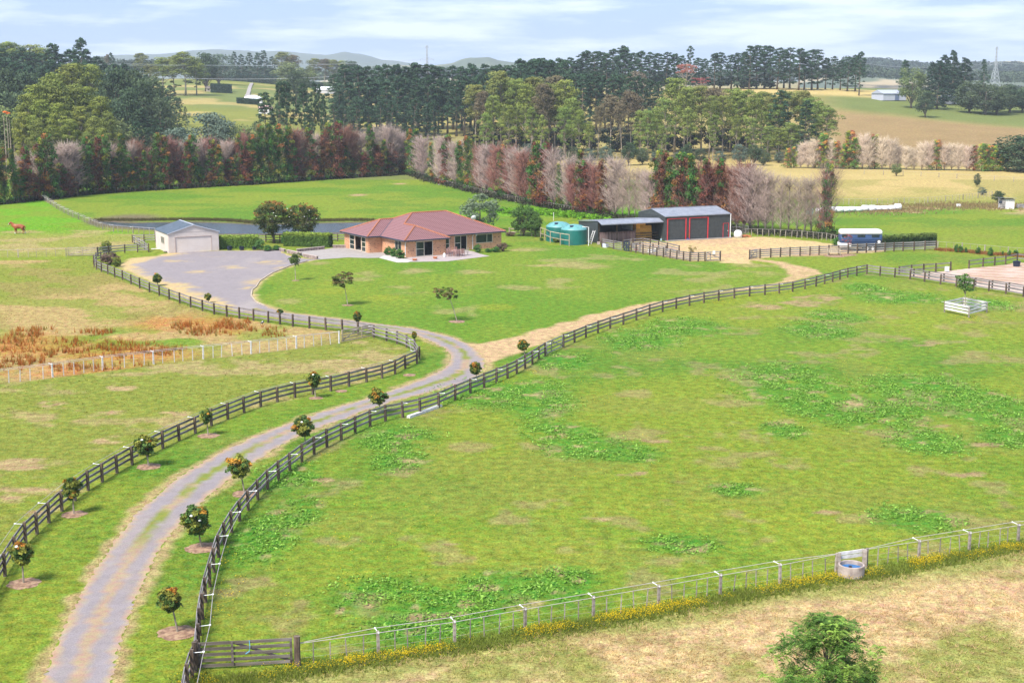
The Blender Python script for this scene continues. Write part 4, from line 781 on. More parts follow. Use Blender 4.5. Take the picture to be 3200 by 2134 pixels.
def gate(name, label, p, q, h, n, mat, stiles=(0, .5, 1), diag=((0, 1, 1, 0),), base=.15, posts=None, pmat=None, bh=.11):
    p, q = Vector((p[0], p[1], 0)), Vector((q[0], q[1], 0)); d = (q-p).normalized(); L_ = (q-p).length; rz = math.atan2(d.y, d.x); t_ = thing(name, label, 'gate', tuple(p), rz)
    for i in range(n): z = base+(h-base)*i/(n-1); put_rail(t_, Vector((0, 0, z)), Vector((L_, 0, z)), bh, .035, mat)
    for s in stiles: MB().box((s*L_+(.05 if s == 0 else -.05 if s == 1 else 0), -.045, (base+h)/2), (.1, .05, h-base+.1)).build('stile', mat, t_)
    for (x0, z0, x1, z1) in diag: MB().beam((x0*L_, .045, base+(h-base)*z0), (x1*L_, .045, base+(h-base)*z1), .04, .1).build('brace', mat, t_)
    return t_
def lone_post(label, p, w_=.2, h=1.35, mat=None, name='gate_post', cat='post'):
    return tag(link(name, post_mesh(w_, h, mat or M['darkwood'], True), None, (p[0], p[1], 0)), label, cat)
gp = PX([(1068,1071.5),(1164,1052)]); gate('timber_gate', 'pale unpainted timber gate across the end of the wire fence', gp[0], gp[1], 1.15, 5, M['palewood'], (0, .64, 1), ((0, 0, .64, 1),))
gp = PX([(1706,1110),(1757,1087)]); gate('timber_gate', 'dark timber gate set in the fence beside the dirt track', gp[0], gp[1], 1.12, 4, M['greywood'], (0, .3, 1), ((.3, 1, 1, .1),))
gp = PX([(622,2092),(915,2076)]); gt = gate('timber_gate', 'weathered grey five bar gate at the bottom of the big paddock', gp[0], gp[1], 1.12, 5, M['gatewood'], (0, .36, 1), ((.36, 1, 1, 0),), bh=.13)
L_ = (Vector(gp[1])-Vector(gp[0])).length; M['bluerope'] = pm('blue_rope', [(.1, .4, .6), (.15, .5, .7)], 4, .6); MB().tube([(L_*.545, -.07, 1.2), (L_*.55, -.07, .95), (L_*.54, -.07, .72), (L_*.50, -.07, .62)], .015, 5).build('rope', M['bluerope'], gt)
lone_post('stout dark post at the right end of the bottom gate', G(930, 2079), .27, 1.3)
lone_post('dark hinge post where the bottom gate meets the lane fence', G(611, 2098), .22, 1.3)
gp = PX([(212,801),(304,799.5)]); gate('timber_gate', 'pale timber gate on the left beyond the dry paddock', gp[0], gp[1], 1.15, 5, M['palewood'], (0, .5, 1), ((0, 0, 1, 1),))
gp = PX([(2206,816.5),(2249,814.8)]); gate('timber_gate', 'open grey timber gate beside the hay yard with a white notice', gp[0], gp[1], 1.2, 4, M['greywood'], (0, .3, 1), ((0, 1, 1, .2),))
lone_post('dark post at the free end of the yard gate', G(2251, 815.6), .17, 1.35)
P = G(2230, 815.5); tag(MB().box((0, -.08, 1.15), (.34, .03, .42)).build('notice', M['white'], None, (P.x, P.y, 0), (0, 0, .05)), 'small white notice hanging on the yard gate', 'sign')
gp = PX([(2345,811),(2364,807)]); gate('timber_gate', 'folded grey gate at the right side of the yard entrance', gp[0], gp[1], 1.2, 4, M['greywood'], (0, 1), ((0, 0, 1, 1),))
gp = PX([(1949,785),(1967,786.5)]); gate('yard_gate', 'small black gate in the cattle yard fence', gp[0], gp[1], 1.3, 5, M['gutter'], (0, .5, 1), ((0, 0, 1, 1), (0, 1, 1, 0)), bh=.16)
gp = PX([(1919,779.5),(1944,784)]); gate('yard_gate', 'five bar yard gate left of the small black gate', gp[0], gp[1], 1.2, 5, M['darkrail'], (0, 1), ())
# wire and batten fences
def wire_fence(label, line, post_px, nbat, ph=1.15, brk=True, bside=1, name='wire_fence', wires=(.35, .7), bw=.05, pw=.12, brl=.62, bat_stuff=False, mat=None, nowires=False, batx=None, brw=.014):
    pts = [Vector((*p, hz(*p))) for p in line]; cum = [0]
    for a_, b2 in zip(pts[:-1], pts[1:]): cum.append(cum[-1]+(b2-a_).length)
    def at(s):
        for i in range(len(pts)-1):
            if s <= cum[i+1]+1e-6: f = (s-cum[i])/max(1e-6, cum[i+1]-cum[i]); return pts[i].lerp(pts[i+1], f), (pts[i+1]-pts[i]).normalized()
        return pts[-1], (pts[-1]-pts[-2]).normalized()
    S = cum[-1]; root = thing(name, label, 'fence', tuple(pts[0])); o = pts[0]; npst = max(2, int(round(S/post_px))+1); mt = mat or M['batten']
    bme = MB().box((0, 0, .5), (bw, bw*.6, 1.0)).mesh('batten', mt); bkt = MB().tube([(-brl*.1,0,0), (brl*.9,0,0)], .018, 5).tube([(brl*.86,0,0), (brl*.94,0,0)], .045, 6).tube([(-brl*.14,0,0), (-brl*.06,0,0)], .045, 6).mesh('bracket', M['white'])
    wp = []; wq = []; allb = MB()
    for i in range(npst):
        s = S*i/(npst-1); p, d = at(s); nrm = Vector((-d.y, d.x, 0))*bside
        link('post', post_mesh(pw, ph, mt), root, p-o, (random.gauss(0, .01), random.gauss(0, .01), math.atan2(d.y, d.x)))
        if brk and 0 < i < npst-1: link('bracket', bkt, root, p-o+Vector((0, 0, ph-.06)), (0, 0, math.atan2(nrm.y, nrm.x)))
        wp.append(p-o+nrm*brl*(.9 if 0 < i < npst-1 else .1)+Vector((0, 0, ph-.06))); wq.append(p-o-nrm*brl*(.1 if 0 < i < npst-1 else 0)+Vector((0, 0, ph-.06)))
        if i < npst-1:
            for k in range(nbat):
                q_, d2 = at(s+S/(npst-1)*(k+1+random.uniform(-.12, .12))/(nbat+1)); hh = (ph-.12)*random.uniform(.93, 1.06)
                if bat_stuff: allb.box((q_.x-o.x+.0, q_.y-o.y, q_.z-o.z+hh/2), (bw, bw, hh))
                else: link('batten', bme, root, q_-o, (random.gauss(0, .03), random.gauss(0, .04), math.atan2(d2.y, d2.x)), (1, 1, hh))
    if bat_stuff: ob = allb.build('batten', mt, root); ob['kind'] = 'stuff'
    if not nowires:
        if brk: MB().tube(wp, brw, 4, False).build('wire', M['wire'], root)
        MB().tube(wq, brw, 4, False).build('wire', M['wire'], root)
        for h in wires: MB().tube([Vector(p)-Vector((0, 0, ph-.06-h*(ph-.15))) for p in wq], .003, 3, False).build('wire', M['wire'], root)
    return root
wire_fence('pale wire and batten fence crossing the rusty dock paddock on the left', PX([(-180,1226),(0,1200),(148,1182),(317,1157),(490,1137),(632,1122),(775,1107),(922,1090),(1060,1073)]), 4.35, 4, bside=1, mat=M['whitewood'], bw=.06, brw=.018)
wire_fence('wire and batten fence with buttercups across the bottom of the photo', PX([(935,2078),(1214,2037),(1472,1999),(1708,1952),(1952,1912),(2222,1861),(2415,1827),(2612,1789)]), 3.45, 4, ph=1.02, bw=.045, bside=1, brl=.55)
wire_fence('wire and batten fence right of the round water trough', PX([(2706,1773),(2918,1738),(3120,1704),(3330,1670)]), 3.2, 4, ph=1.02, bw=.045, bside=1, brl=.55)
wire_fence('wire fence left of the pale gate at the back of the dry paddock', PX([(-90,806.5),(0,806),(89,804.6),(207,801)]), 5.4, 4, brk=False)
wire_fence('wire fence running back from the garage towards the hedgerow corner', PX([(484,735),(402,729),(356,725),(317,716),(279,700),(225,678),(182,656),(149,634),(134,623)]), 4.5, 3, bside=1, bw=.07, bat_stuff=False)
wire_fence('batten fence along the foot of the left part of the hedgerow', PX([(-60,645),(0,640),(280,608),(500,594),(800,577),(1000,563),(1203,551),(1266,544)]), 4.2, 3, brk=False, bw=.09, bat_stuff=True)
wire_fence('batten fence along the foot of the right part of the hedgerow', PX([(1266,544),(1330,558),(1396,580),(1500,606),(1600,630),(1653,640),(1720,652),(1830,672)]), 4.2, 3, brk=False, bw=.09, bat_stuff=True)
wire_fence('pale batten fence between the hay yard and the hedgerow end', PX([(2330,737),(2400,738),(2470,742),(2553,748),(2606,755),(2625,762)]), 4.5, 4, brk=False, bw=.09)
wire_fence('thin wire fence behind the row of young shrubs', PX([(2930,779),(2995,783),(3060,789),(3130,796),(3230,803)]), 3.5, 2, brk=False, bw=.04)
wire_fence('far wire fence across the golden meadow at the right', PX([(2560,640),(2700,640),(2880,636),(3020,624),(3100,615)]), 6, 4, brk=False, bw=.06, bat_stuff=True)
wire_fence('sparse post fence in front of the pale dead hedge', PX([(2700,546),(2830,550),(2940,556),(3080,564),(3230,572)]), 4.7, 0, brk=False, bw=.06, pw=.12)
# ---------------------------------------------------------------- vegetation
def unit(v): return v/(np.linalg.norm(v, axis=1, keepdims=True)+1e-9)
def leafcloud(C_, Nn, S, col, asp=.55, jit=.6, tri=False):
    "leaf faces at C_ facing roughly Nn, size S, colour col (n,3)"
    n = len(C_); Nn = unit(Nn+rng.normal(0, jit, (n, 3))); r = rng.normal(0, 1, (n, 3)); A = unit(np.cross(Nn, r)); B = np.cross(Nn, A); S = np.broadcast_to(S, (n,))[:, None]*rng.uniform(.7, 1.25, (n, 1))
    if tri:
        V = np.stack([C_-A*S*asp, C_+A*S*asp, C_+B*S*1.6], 1).reshape(-1, 3); F = np.arange(3*n).reshape(n, 3); return V, F, np.repeat(col, 3, 0)
    V = np.stack([C_-B*S, C_+A*S*asp, C_+B*S, C_-A*S*asp], 1).reshape(-1, 3); F = np.arange(4*n).reshape(n, 4); return V, F, np.repeat(col, 4, 0)
def clumps(cc, cr, n, size, cols, flat=1.0, jit=.6, asp=.55, up=.3, inner=.72, vary=.15, tri=False, tip=None):
    "cc clump centres, cr radii, cols per clump colour, tip: colour towards the top of each clump"
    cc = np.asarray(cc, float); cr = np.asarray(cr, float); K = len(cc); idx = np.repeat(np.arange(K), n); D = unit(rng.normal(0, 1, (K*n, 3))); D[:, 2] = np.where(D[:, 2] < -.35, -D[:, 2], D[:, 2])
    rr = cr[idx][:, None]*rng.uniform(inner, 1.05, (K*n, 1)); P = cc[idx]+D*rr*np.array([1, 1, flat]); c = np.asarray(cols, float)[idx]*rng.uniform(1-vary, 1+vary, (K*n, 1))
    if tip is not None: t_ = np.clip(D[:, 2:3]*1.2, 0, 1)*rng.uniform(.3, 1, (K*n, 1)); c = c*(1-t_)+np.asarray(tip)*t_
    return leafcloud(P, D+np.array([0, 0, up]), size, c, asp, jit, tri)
def merge(parts):
    V, F, Cc, b = [], [], [], 0
    for v, f, c in parts: V.append(v); F.append(f+b); Cc.append(c); b += len(v)
    return np.concatenate(V), np.concatenate(F), np.concatenate(Cc)
def trunk_mesh(name, H_, r, mat, limbs=(), bend=.03, r2=.15, n=7, top=1.0):
    q = MB(); pts = [(math.sin(i*1.3)*bend*H_*.3*(i/5), math.cos(i*.9)*bend*H_*.3*(i/5), H_*top*i/5-(.1 if i == 0 else 0)) for i in range(6)]; q.tube(pts, [r*(1-(1-r2)*i/5)*(1.35 if i == 0 else 1) for i in range(6)], n)
    for (z0, e_, rr) in limbs:
        f = z0/(H_*top)*5; i = min(4, int(f)); s = Vector(pts[i]).lerp(Vector(pts[i+1]), f-i); E_ = Vector(e_); mid = s.lerp(E_, .5)+Vector((0, 0, .08*(E_-s).length)); q.tube([s, mid, E_], [rr, rr*.7, rr*.3], 4, False)
    return q.mesh(name, mat, True)
def make_pine(H_=20, seed=0, bare=.38, wide=1.0, col=(.030, .062, .030), dense=46):
    random.seed(seed); cc = []; cr = []; lm = []
    for i in range(dense):
        t_ = (i+.5)/dense; z = H_*(bare+(1-bare)*t_**.9); R_ = wide*H_*.17*(1-t_)**.55+.35; a_ = i*2.4+random.uniform(-.5, .5); rr = R_*random.uniform(.35, 1); c_ = (rr*math.cos(a_), rr*math.sin(a_), z+random.uniform(-.4, .4)); cc.append(c_); cr.append(random.uniform(.7, 1.25)*H_/20*(1.25-.45*t_))
        if i % 2 == 0 and t_ < .9: lm.append((z-.8, c_, .09))
    for i in range(int(dense*.12)): a_ = random.uniform(0, 6.3); z = H_*random.uniform(.12, bare); rr = random.uniform(1, 2.2); c_ = (rr*math.cos(a_), rr*math.sin(a_), z+.5); lm.append((z, c_, .05)); cc.append(c_); cr.append(.55)
    cols = [np.array(col)*random.uniform(.5, 1.7) for _ in cc]
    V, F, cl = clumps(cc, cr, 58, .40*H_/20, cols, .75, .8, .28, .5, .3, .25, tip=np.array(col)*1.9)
    return trunk_mesh('trunk', H_, .32*H_/20, M['bark'], lm, .03), npmesh('crown', V, F, M['needle'], cl)
def make_gum(H_=22, seed=0, col=(.12, .15, .045), tip=(.25, .27, .07), low=.5, wide=1.0, n=34, bark='palebark'):
    random.seed(seed); cc = []; cr = []; lm = []
    for i in range(n):
        t_ = (i/n); z = H_*(low+(1-low)*.93*t_**.75); R_ = wide*H_*.19*math.sqrt(max(.03, 1-t_**2.2)); a_ = i*2.4+random.uniform(-.6, .6); rr = R_*random.uniform(.35, 1.0); c_ = (rr*math.cos(a_), rr*math.sin(a_), z+random.uniform(-.5, .5)); cc.append(c_); cr.append(random.uniform(1.3, 2.2)*H_/22)
        if i % 2 == 0: lm.append((max(H_*.3, z-H_*.2), c_, .1))
    for i in range(5): a_ = random.uniform(0, 6.3); z = H_*random.uniform(.2, low); rr = random.uniform(.8, 1.8); cc.append((rr*math.cos(a_), rr*math.sin(a_), z)); cr.append(.7); lm.append((z-1.2, cc[-1], .06))
    cols = [np.array(col)*random.uniform(.5, 1.5) for _ in cc]
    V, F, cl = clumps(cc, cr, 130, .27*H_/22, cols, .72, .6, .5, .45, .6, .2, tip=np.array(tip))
    q = trunk_mesh('trunk', H_*.95, .26, M[bark], lm, .05)
    return q, npmesh('crown', V, F, M['leaf'], cl)
def make_round(H_=8, seed=0, col=(.05, .10, .03), tip=(.12, .2, .05), wide=.42, low=.12, n=60, leaf=.22, per=70, clr=.16, bark='bark', tf=.75, flower=None):
    random.seed(seed); cc = []; cr = []; lm = []; R_ = H_*wide
    for i in range(n):
        d = Vector((random.gauss(0, 1), random.gauss(0, 1), random.gauss(0, 1))).normalized()*random.uniform(.45, 1)**.6; z = H_*(low+(1-low)*(.5+.46*d.z)); c_ = (d.x*R_*.86, d.y*R_*.86, z); cc.append(c_); cr.append(H_*clr*random.uniform(.7, 1.2))
        if i % 4 == 0: lm.append((H_*max(.08, low*.8), c_, .018*H_*.6))
    cols = [np.array(col)*random.uniform(.7, 1.35) for _ in cc]
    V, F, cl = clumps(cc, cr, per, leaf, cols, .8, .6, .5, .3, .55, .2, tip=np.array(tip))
    return trunk_mesh('trunk', H_, .03*H_, M[bark], lm, .02, .2, 7, tf), npmesh('crown', V, F, M['leaf'], cl)
def make_hedge_tree(H_=12, seed=0, kind='green', wide=1.0):
    "shelterbelt conifer: drooping flat sprays; kinds green, rust, mixed"
    random.seed(seed); cc = []; cr = []; lm = []; cols = []; G1 = np.array((.055, .135, .028)); Y1 = np.array((.19, .20, .03)); R1 = np.array((.165, .06, .038)); O1 = np.array((.26, .115, .035))
    n = 58
    for i in range(n):
        t_ = i/n; z = H_*(.04+.94*t_); R_ = wide*(1.95-1.15*t_**1.5)*(.8+.35*math.sin(t_*9+seed))*random.uniform(.35, 1.1); a_ = i*2.4+random.uniform(-.7, .7); c_ = (R_*math.cos(a_), R_*math.sin(a_), z); cc.append(c_); cr.append(random.uniform(.6, 1.15)*(1.2-.35*t_)); u = random.random()
        if kind == 'green': k = G1 if u < .68 else (Y1 if u < .9 else O1)
        elif kind == 'rust': k = R1 if u < .7 else (O1 if u < .88 else G1)
        else: k = G1 if u < .42 else (R1 if u < .72 else (O1 if u < .88 else Y1))
        cols.append(k*random.uniform(.45, 1.75))
        if i % 3 == 0: lm.append((max(.3, z-.5), c_, .05))
    V, F, cl = clumps(cc, cr, 74, .20, cols, .85, .7, .45, .1, .35, .3)
    tw = twigs(H_, seed+50, 110, (.20, .12, .10) if kind != 'green' else (.13, .10, .07), 1.2*wide)
    t_ = trunk_mesh('trunk', H_, .16, M['bark'], lm, .02); return t_, npmesh('crown', V, F, M['leaf'], cl), tw
def twigs(H_, seed, n, col, wide=1.3, low=.1, fan=.45, th=.022, sub=5, name='twigs'):
    "bare upward twigs as thin three-sided spikes"
    r = np.random.default_rng(seed); z0 = H_*(low+(1-low)*.8*r.random(n)); a_ = r.random(n)*2*pi; P0 = np.stack([np.zeros(n), np.zeros(n), z0], 1)
    ln = (1.2+1.5*r.random(n))*wide*(1.15-.5*z0/H_); el = r.uniform(.25, 1.1, n)*(1-fan)+fan*1.0; D = np.stack([np.cos(a_)*np.cos(el), np.sin(a_)*np.cos(el), np.sin(el)], 1); P1 = P0+D*ln[:, None]; S = [(P0, P1, th*1.3)]
    for k in range(sub):
        f = r.uniform(.25, 1, n)[:, None]; s = P0+(P1-P0)*f; dd = unit(D+r.normal(0, .42, (n, 3))+np.array([0, 0, .35])); S.append((s, s+dd*r.uniform(.5, 1.3, n)[:, None]*wide, th*.75))
    V = []; Fs = []; b = 0; Cc = []
    for (p, q, w_) in S:
        d = unit(q-p); A = unit(np.cross(d, r.normal(0, 1, p.shape))); B = np.cross(d, A); m_ = len(p)
        v = np.stack([p+A*w_, p-A*w_*.5+B*w_*.87, p-A*w_*.5-B*w_*.87, q], 1).reshape(-1, 3); i = np.arange(m_)*4+b
        Fs += [np.stack([i, i+1, i+3], 1), np.stack([i+1, i+2, i+3], 1), np.stack([i+2, i, i+3], 1)]; V.append(v); b += len(v); Cc.append(np.repeat(np.array(col)*r.uniform(.7, 1.35, (m_, 1)), 4, 0))
    return npmesh(name, np.concatenate(V), np.concatenate(Fs), M['twig'], np.concatenate(Cc))
def plant(name, label, cat, meshes, loc, H_, scale, rz=None, group=None):
    t_ = thing(name, label, cat, loc, rng.uniform(0, 6.3) if rz is None else rz, group); t_.scale = scale; t_.rotation_euler.x = float(rng.normal(0, .025)); t_.rotation_euler.y = float(rng.normal(0, .025))
    for me in meshes: link(me.name.split('.')[0], me, t_)
    return t_
def tall(px, topy, Y):
    "ground point and height of something at distance Y whose top is at pixel topy"
    P = AT(px, topy, Y); z = hz(P.x, P.y); return (P.x, P.y, z-.05), P.z-z
# --- hedgerow of dying conifers
HT_ = {k: [make_hedge_tree(12, s, k, w_) for s, w_ in ((1, 1), (2, 1.1), (3, .9))] for k in ('green', 'rust', 'mixed')}
PINK, GREYT, RED = (.28, .215, .19), (.26, .205, .165), (.19, .092, .07)
DEAD = {'pink': [(trunk_mesh('trunk', 12, .13, M['palebark'], (), .02), twigs(12, 10+s, 340, PINK, 1.25, .06, .45, .030, 8, 'crown')) for s in range(3)],
        'red': [(trunk_mesh('trunk', 12, .13, M['bark'], (), .02), twigs(12, 20+s, 340, RED, 1.15, .06, .4, .036, 8, 'crown')) for s in range(2)],
        'grey': [(trunk_mesh('trunk', 12, .12, M['palebark'], (), .03), twigs(12, 30+s, 200, GREYT, 1.2, .1, .6, .020, 7, 'crown')) for s in range(2)]}
HLINE = [(-80,648),(0,640),(280,608),(500,594),(800,577),(1000,563),(1203,551),(1266,544),(1396,580),(1600,630),(1653,640),(1720,652),(1830,672),(1950,690),(2100,708),(2280,724),(2400,736),(2553,744),(2640,752)]
def hbase(px, off=1.6):
    for (x0, y0), (x1, y1) in zip(HLINE[:-1], HLINE[1:]):
        if x0 <= px <= x1: y = y0+(y1-y0)*(px-x0)/(x1-x0); P = G(px, y); return P.y+off
    return G(px, 750).y
ROW = [(-30,'mixed',470),(6,'green',462),(38,'green',463),(62,'pink',470),(82,'rust',458),(108,'pink',460),(128,'mixed',430),(142,'green',419),(166,'pink',455),(190,'pink',445),(210,'pink',432),(235,'pink',436),(262,'green',428),(282,'mixed',440),(302,'rust',425),(325,'green',421),(352,'pink',438),(379,'green',418),(402,'pink',436),
 (424,'red',423),(452,'green',470),(475,'red',450),(491,'green',416),(508,'mixed',424),(526,'red',416),(560,'pink',430),(582,'mixed',440),(603,'green',420),(625,'pink',425),(649,'red',417),(664,'mixed',436),(682,'green',452),(705,'pink',430),(725,'red',430),(748,'mixed',418),(765,'red',402),(785,'green',420),
 (812,'green',390),(840,'green',384),(868,'green',386),(893,'green',392),(916,'red',388),(940,'pink',402),(972,'mixed',398),(990,'pink',408),(1010,'rust',405),(1030,'mixed',384),(1052,'rust',377),(1074,'red',378),(1103,'red',396),(1128,'pink',402),(1152,'green',389),(1172,'pink',388),(1196,'green',436),(1210,'pink',382),(1222,'pink',386),(1248,'pink',404),(1262,'pink',410),
 (1280,'green',404),(1298,'green',402),(1320,'pink',418),(1348,'green',446),(1368,'pink',418),(1390,'pink',420),(1396,'mixed',420),(1425,'pink',430),(1440,'green',440),(1462,'green',426),(1478,'green',434),(1500,'red',440),(1520,'pink',440),(1545,'red',437),(1570,'green',450),(1592,'red',440),
 (1620,'pink',450),(1640,'red',458),(1663,'green',476),(1682,'mixed',440),(1706,'rust',446),(1733,'pink',450),(1748,'green',512),(1775,'pink',476),(1795,'red',500),(1808,'mixed',468),(1825,'rust',500),(1845,'pink',478),(1862,'red',500),(1880,'rust',498),(1905,'red',540),(1925,'pink',478),(1948,'grey',520),(1968,'grey',510),(1985,'grey',525),(2005,'grey',515),(2022,'grey',530),(2040,'pink',520),
 (2060,'mixed',470),(2080,'rust',472),(2100,'green',490),(2122,'mixed',475),(2145,'rust',492),(2165,'green',480),(2188,'red',492),(2210,'rust',496),(2235,'red',492),(2260,'rust',494),(2285,'red',500),(2308,'pink',506),(2330,'red',488),(2350,'pink',500),(2375,'grey',515),(2398,'pink',530),(2420,'grey',530),(2445,'grey',540),(2470,'grey',538),(2495,'grey',550),(2520,'grey',545),(2542,'grey',540)]
HT_BASE = lambda px: np.interp(px, [a_[0] for a_ in HLINE], [a_[1] for a_ in HLINE])
KN = {'green': 'dark green conifer', 'rust': 'rust brown conifer', 'mixed': 'green and orange conifer', 'pink': 'leafless pinkish conifer', 'red': 'bare reddish conifer', 'grey': 'thin grey leafless conifer'}
cnt = {}
for i, (px, k, ty) in enumerate(ROW):
    Y = hbase(px)+rng.uniform(-.6, .6)+(2.2 if k in DEAD else -.4); loc, h = tall(px, ty, Y); part_ = 'left arm' if px < 1270 else 'right arm'; key = (k, part_); cnt[key] = cnt.get(key, -1)+1
    ms = HT_[k][i % 3] if k in HT_ else DEAD[k][i % len(DEAD[k])]; s = h/12
    lab = '%s, %s such from the left in the %s of the hedgerow' % (KN[k], nth(cnt[key]), part_)
    wv = rng.uniform(1.0, 1.5) if k in DEAD else rng.uniform(.66, 1.0)
    plant('hedgerow_conifer', lab, 'tree', ms, loc, h, (s*wv, s*wv, s), None, 'dying conifers of the long hedgerow')
    if k in DEAD and k != 'grey' and px < 1270:
        kk = ('rust', 'mixed', 'rust', 'green', 'mixed')[i % 5]; loc, h = tall(px+rng.uniform(-8, 8), ty+(HT_BASE(px)-ty)*rng.uniform(.30, .55), hbase(px)); s = h/12; cnt['low', part_] = cnt.get(('low', part_), -1)+1
        plant('low_conifer', 'short half dead conifer, %s short one from the left, %s of the hedgerow' % (nth(cnt['low', part_]), part_), 'tree', HT_[kk][(i+1) % 3], loc, h, (s*1.55, s*1.55, s), None, 'short bushy conifers of the hedgerow')
# standing tree at the end of the hedgerow
loc, h = tall(2585, 512, 216); random.seed(4)
et = HT_['mixed'][0]; plant('hedgerow_conifer', 'last conifer of the hedgerow, green top and bare spreading branches, beside the trailer', 'tree', [et[0], et[1], twigs(12, 91, 260, (.20, .13, .12), 2.1, .05, .35, .02, 7)], loc, h, (h/12*.75, h/12*.75, h/12), None, 'dying conifers of the long hedgerow')
# far hedge on the right, its sunlit look painted into the colours
R2 = [(2462,'mixed',462),(2482,'green',458),(2505,'pink',444),(2528,'pink',440),(2545,'pink',434),(2560,'mixed',440),(2577,'green',416),(2595,'pink',435),(2615,'mixed',440),(2640,'green',450),(2658,'mixed',407),(2675,'green',430),(2700,'pink',415),(2722,'pink',430),(2738,'mixed',419),(2760,'pink',425),(2785,'pink',430),(2808,'pink',450),(2835,'pink',455),(2860,'pink',460),(2885,'pink',442),(2908,'pink',440),(2932,'mixed',436),(2955,'pink',448),(2978,'pink',446),(3000,'pink',448),(3025,'pink',452),(3046,'rust',454),(3072,'green',447),(3090,'green',452),(3108,'green',454),(3130,'green',482),(3150,'mixed',505)]
ms2 = {'pink': [(trunk_mesh('trunk', 12, .16, M['palebark'], (), .02), twigs(12, 60+s, 340, (.48, .38, .29), 1.5, .05, .3, .036, 8, 'crown')) for s in range(2)]}  # twigs paler than in the hedgerow: sunlight put into the colour
for k in ('green', 'mixed', 'rust'):
    random.seed(5); o_ = []
    for s in (7, 8):
        t_, c_, tw = make_hedge_tree(12, s, k, 1.2); at_ = c_.color_attributes['tint']; arr = np.zeros(len(c_.vertices)*4, np.float32); at_.data.foreach_get('color', arr); arr = arr.reshape(-1, 4); arr[:, :3] = arr[:, :3]*1.5+np.array([.05, .04, .0]); at_.data.foreach_set('color', arr.ravel()); o_.append((t_, c_, tw))  # crown tints lifted and warmed to stand in for sunlight
    ms2[k] = o_
for i, (px, k, ty) in enumerate(R2):
    loc, h = tall(px, ty, 384-(px-2460)*.022+rng.uniform(-1, 1)); s = h/12
    plant('shelterbelt_tree', '%s, %s from the left in the pale shelterbelt on the right' % ({'pink': 'bare conifer coloured as sunlit', 'green': 'bright green conifer', 'mixed': 'yellow and orange conifer', 'rust': 'reddish brown conifer'}[k], nth(i)), 'tree', ms2[k][i % 2], loc, h, (s*1.15, s*1.15, s), None, 'shelterbelt on the right coloured as sunlit')
# undergrowth along the hedgerow foot
def undergrowth(name, label, path, n, hgt, wd, col, size=.25, off=1.2):
    P = [Vector(p) for p in path]; seg = [(P[i+1]-P[i]).length for i in range(len(P)-1)]; S = sum(seg); out = []
    for i in range(n):
        s = random.uniform(0, S); j = 0
        while s > seg[j]: s -= seg[j]; j += 1
        p = P[j].lerp(P[j+1], s/seg[j]); out.append((p.x+random.gauss(0, wd), p.y+off+random.gauss(0, wd)))
    out = np.array(out); z = H(out[:, 0], out[:, 1]); cc = np.column_stack([out, z+hgt*.4*rng.random(n)]); cols = [np.array(col)*random.uniform(.5, 1.4) for _ in range(n)]
    V, F, cl = clumps(cc, hgt*rng.uniform(.3, .7, n), 24, size, cols, .8, .8, .4)
    o = link(name, npmesh(name, V, F, M['leaf'], cl)); return tag(o, label, 'undergrowth', None, 'stuff')
undergrowth('undergrowth', 'dark scrub and litter under the left arm of the hedgerow', PX(HLINE[:8]), 900, 1.1, .9, (.055, .05, .03), .22, 1.0)
undergrowth('undergrowth', 'dark scrub under the right arm of the hedgerow', PX(HLINE[7:]), 1100, 1.2, 1.0, (.05, .05, .028), .22, 1.2)
undergrowth('undergrowth', 'bright green rank grass behind the water tanks', PX([(1580,664),(1700,668),(1800,676),(1900,684)]), 900, .7, 2.0, (.15, .34, .02), .22, 1.0)
# --- forests
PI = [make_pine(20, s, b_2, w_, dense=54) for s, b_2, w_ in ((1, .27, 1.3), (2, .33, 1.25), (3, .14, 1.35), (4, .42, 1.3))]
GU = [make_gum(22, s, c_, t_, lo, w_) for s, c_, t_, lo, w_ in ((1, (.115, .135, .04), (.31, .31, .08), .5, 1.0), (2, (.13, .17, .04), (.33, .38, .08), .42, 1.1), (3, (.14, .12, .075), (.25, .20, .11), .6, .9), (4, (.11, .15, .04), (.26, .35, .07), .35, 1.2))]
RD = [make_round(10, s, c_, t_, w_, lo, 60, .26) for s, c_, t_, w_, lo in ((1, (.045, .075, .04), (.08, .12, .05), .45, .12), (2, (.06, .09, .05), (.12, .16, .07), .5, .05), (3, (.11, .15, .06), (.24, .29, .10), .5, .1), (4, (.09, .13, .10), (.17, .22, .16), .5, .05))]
def forest(name, cat, items, group, labf, sets, wide=1.0):
    for i, it in enumerate(items):
        px, ty, Y = it[:3]; k = it[3] if len(it) > 3 else 0; w_ = it[4] if len(it) > 4 else 1.0; loc, h = tall(px, ty, Y); H0 = {id(PI): 20, id(GU): 22, id(RD): 10}.get(id(sets), 10); s = h/H0
        plant(name, labf(i, it), cat, sets[(i+k) % len(sets) if k == 0 else k-1], loc, h, (s*wide*w_, s*wide*w_, s), None, group)
r_ = np.random.default_rng(3)
pines = [(1048+i*26+r_.uniform(-8, 8), np.interp(1048+i*26, [1040, 1070, 1200, 1480, 1530, 1640, 1780], [250, 213, 210, 205, 210, 190, 186])+r_.uniform(-5, 9), 560+r_.uniform(-12, 12), 0, 1.0) for i in range(29)]
pines += [(1060+i*30+r_.uniform(-8, 8), np.interp(1060+i*30, [1040, 1100, 1300, 1800], [290, 255, 250, 238])+r_.uniform(-8, 10), 530+r_.uniform(-10, 10), 0, 1.0) for i in range(24)]
pines += [(1040+i*36+r_.uniform(-8, 8), 318+r_.uniform(-10, 20), 508+r_.uniform(-6, 6), 3, 1.1) for i in range(10)]
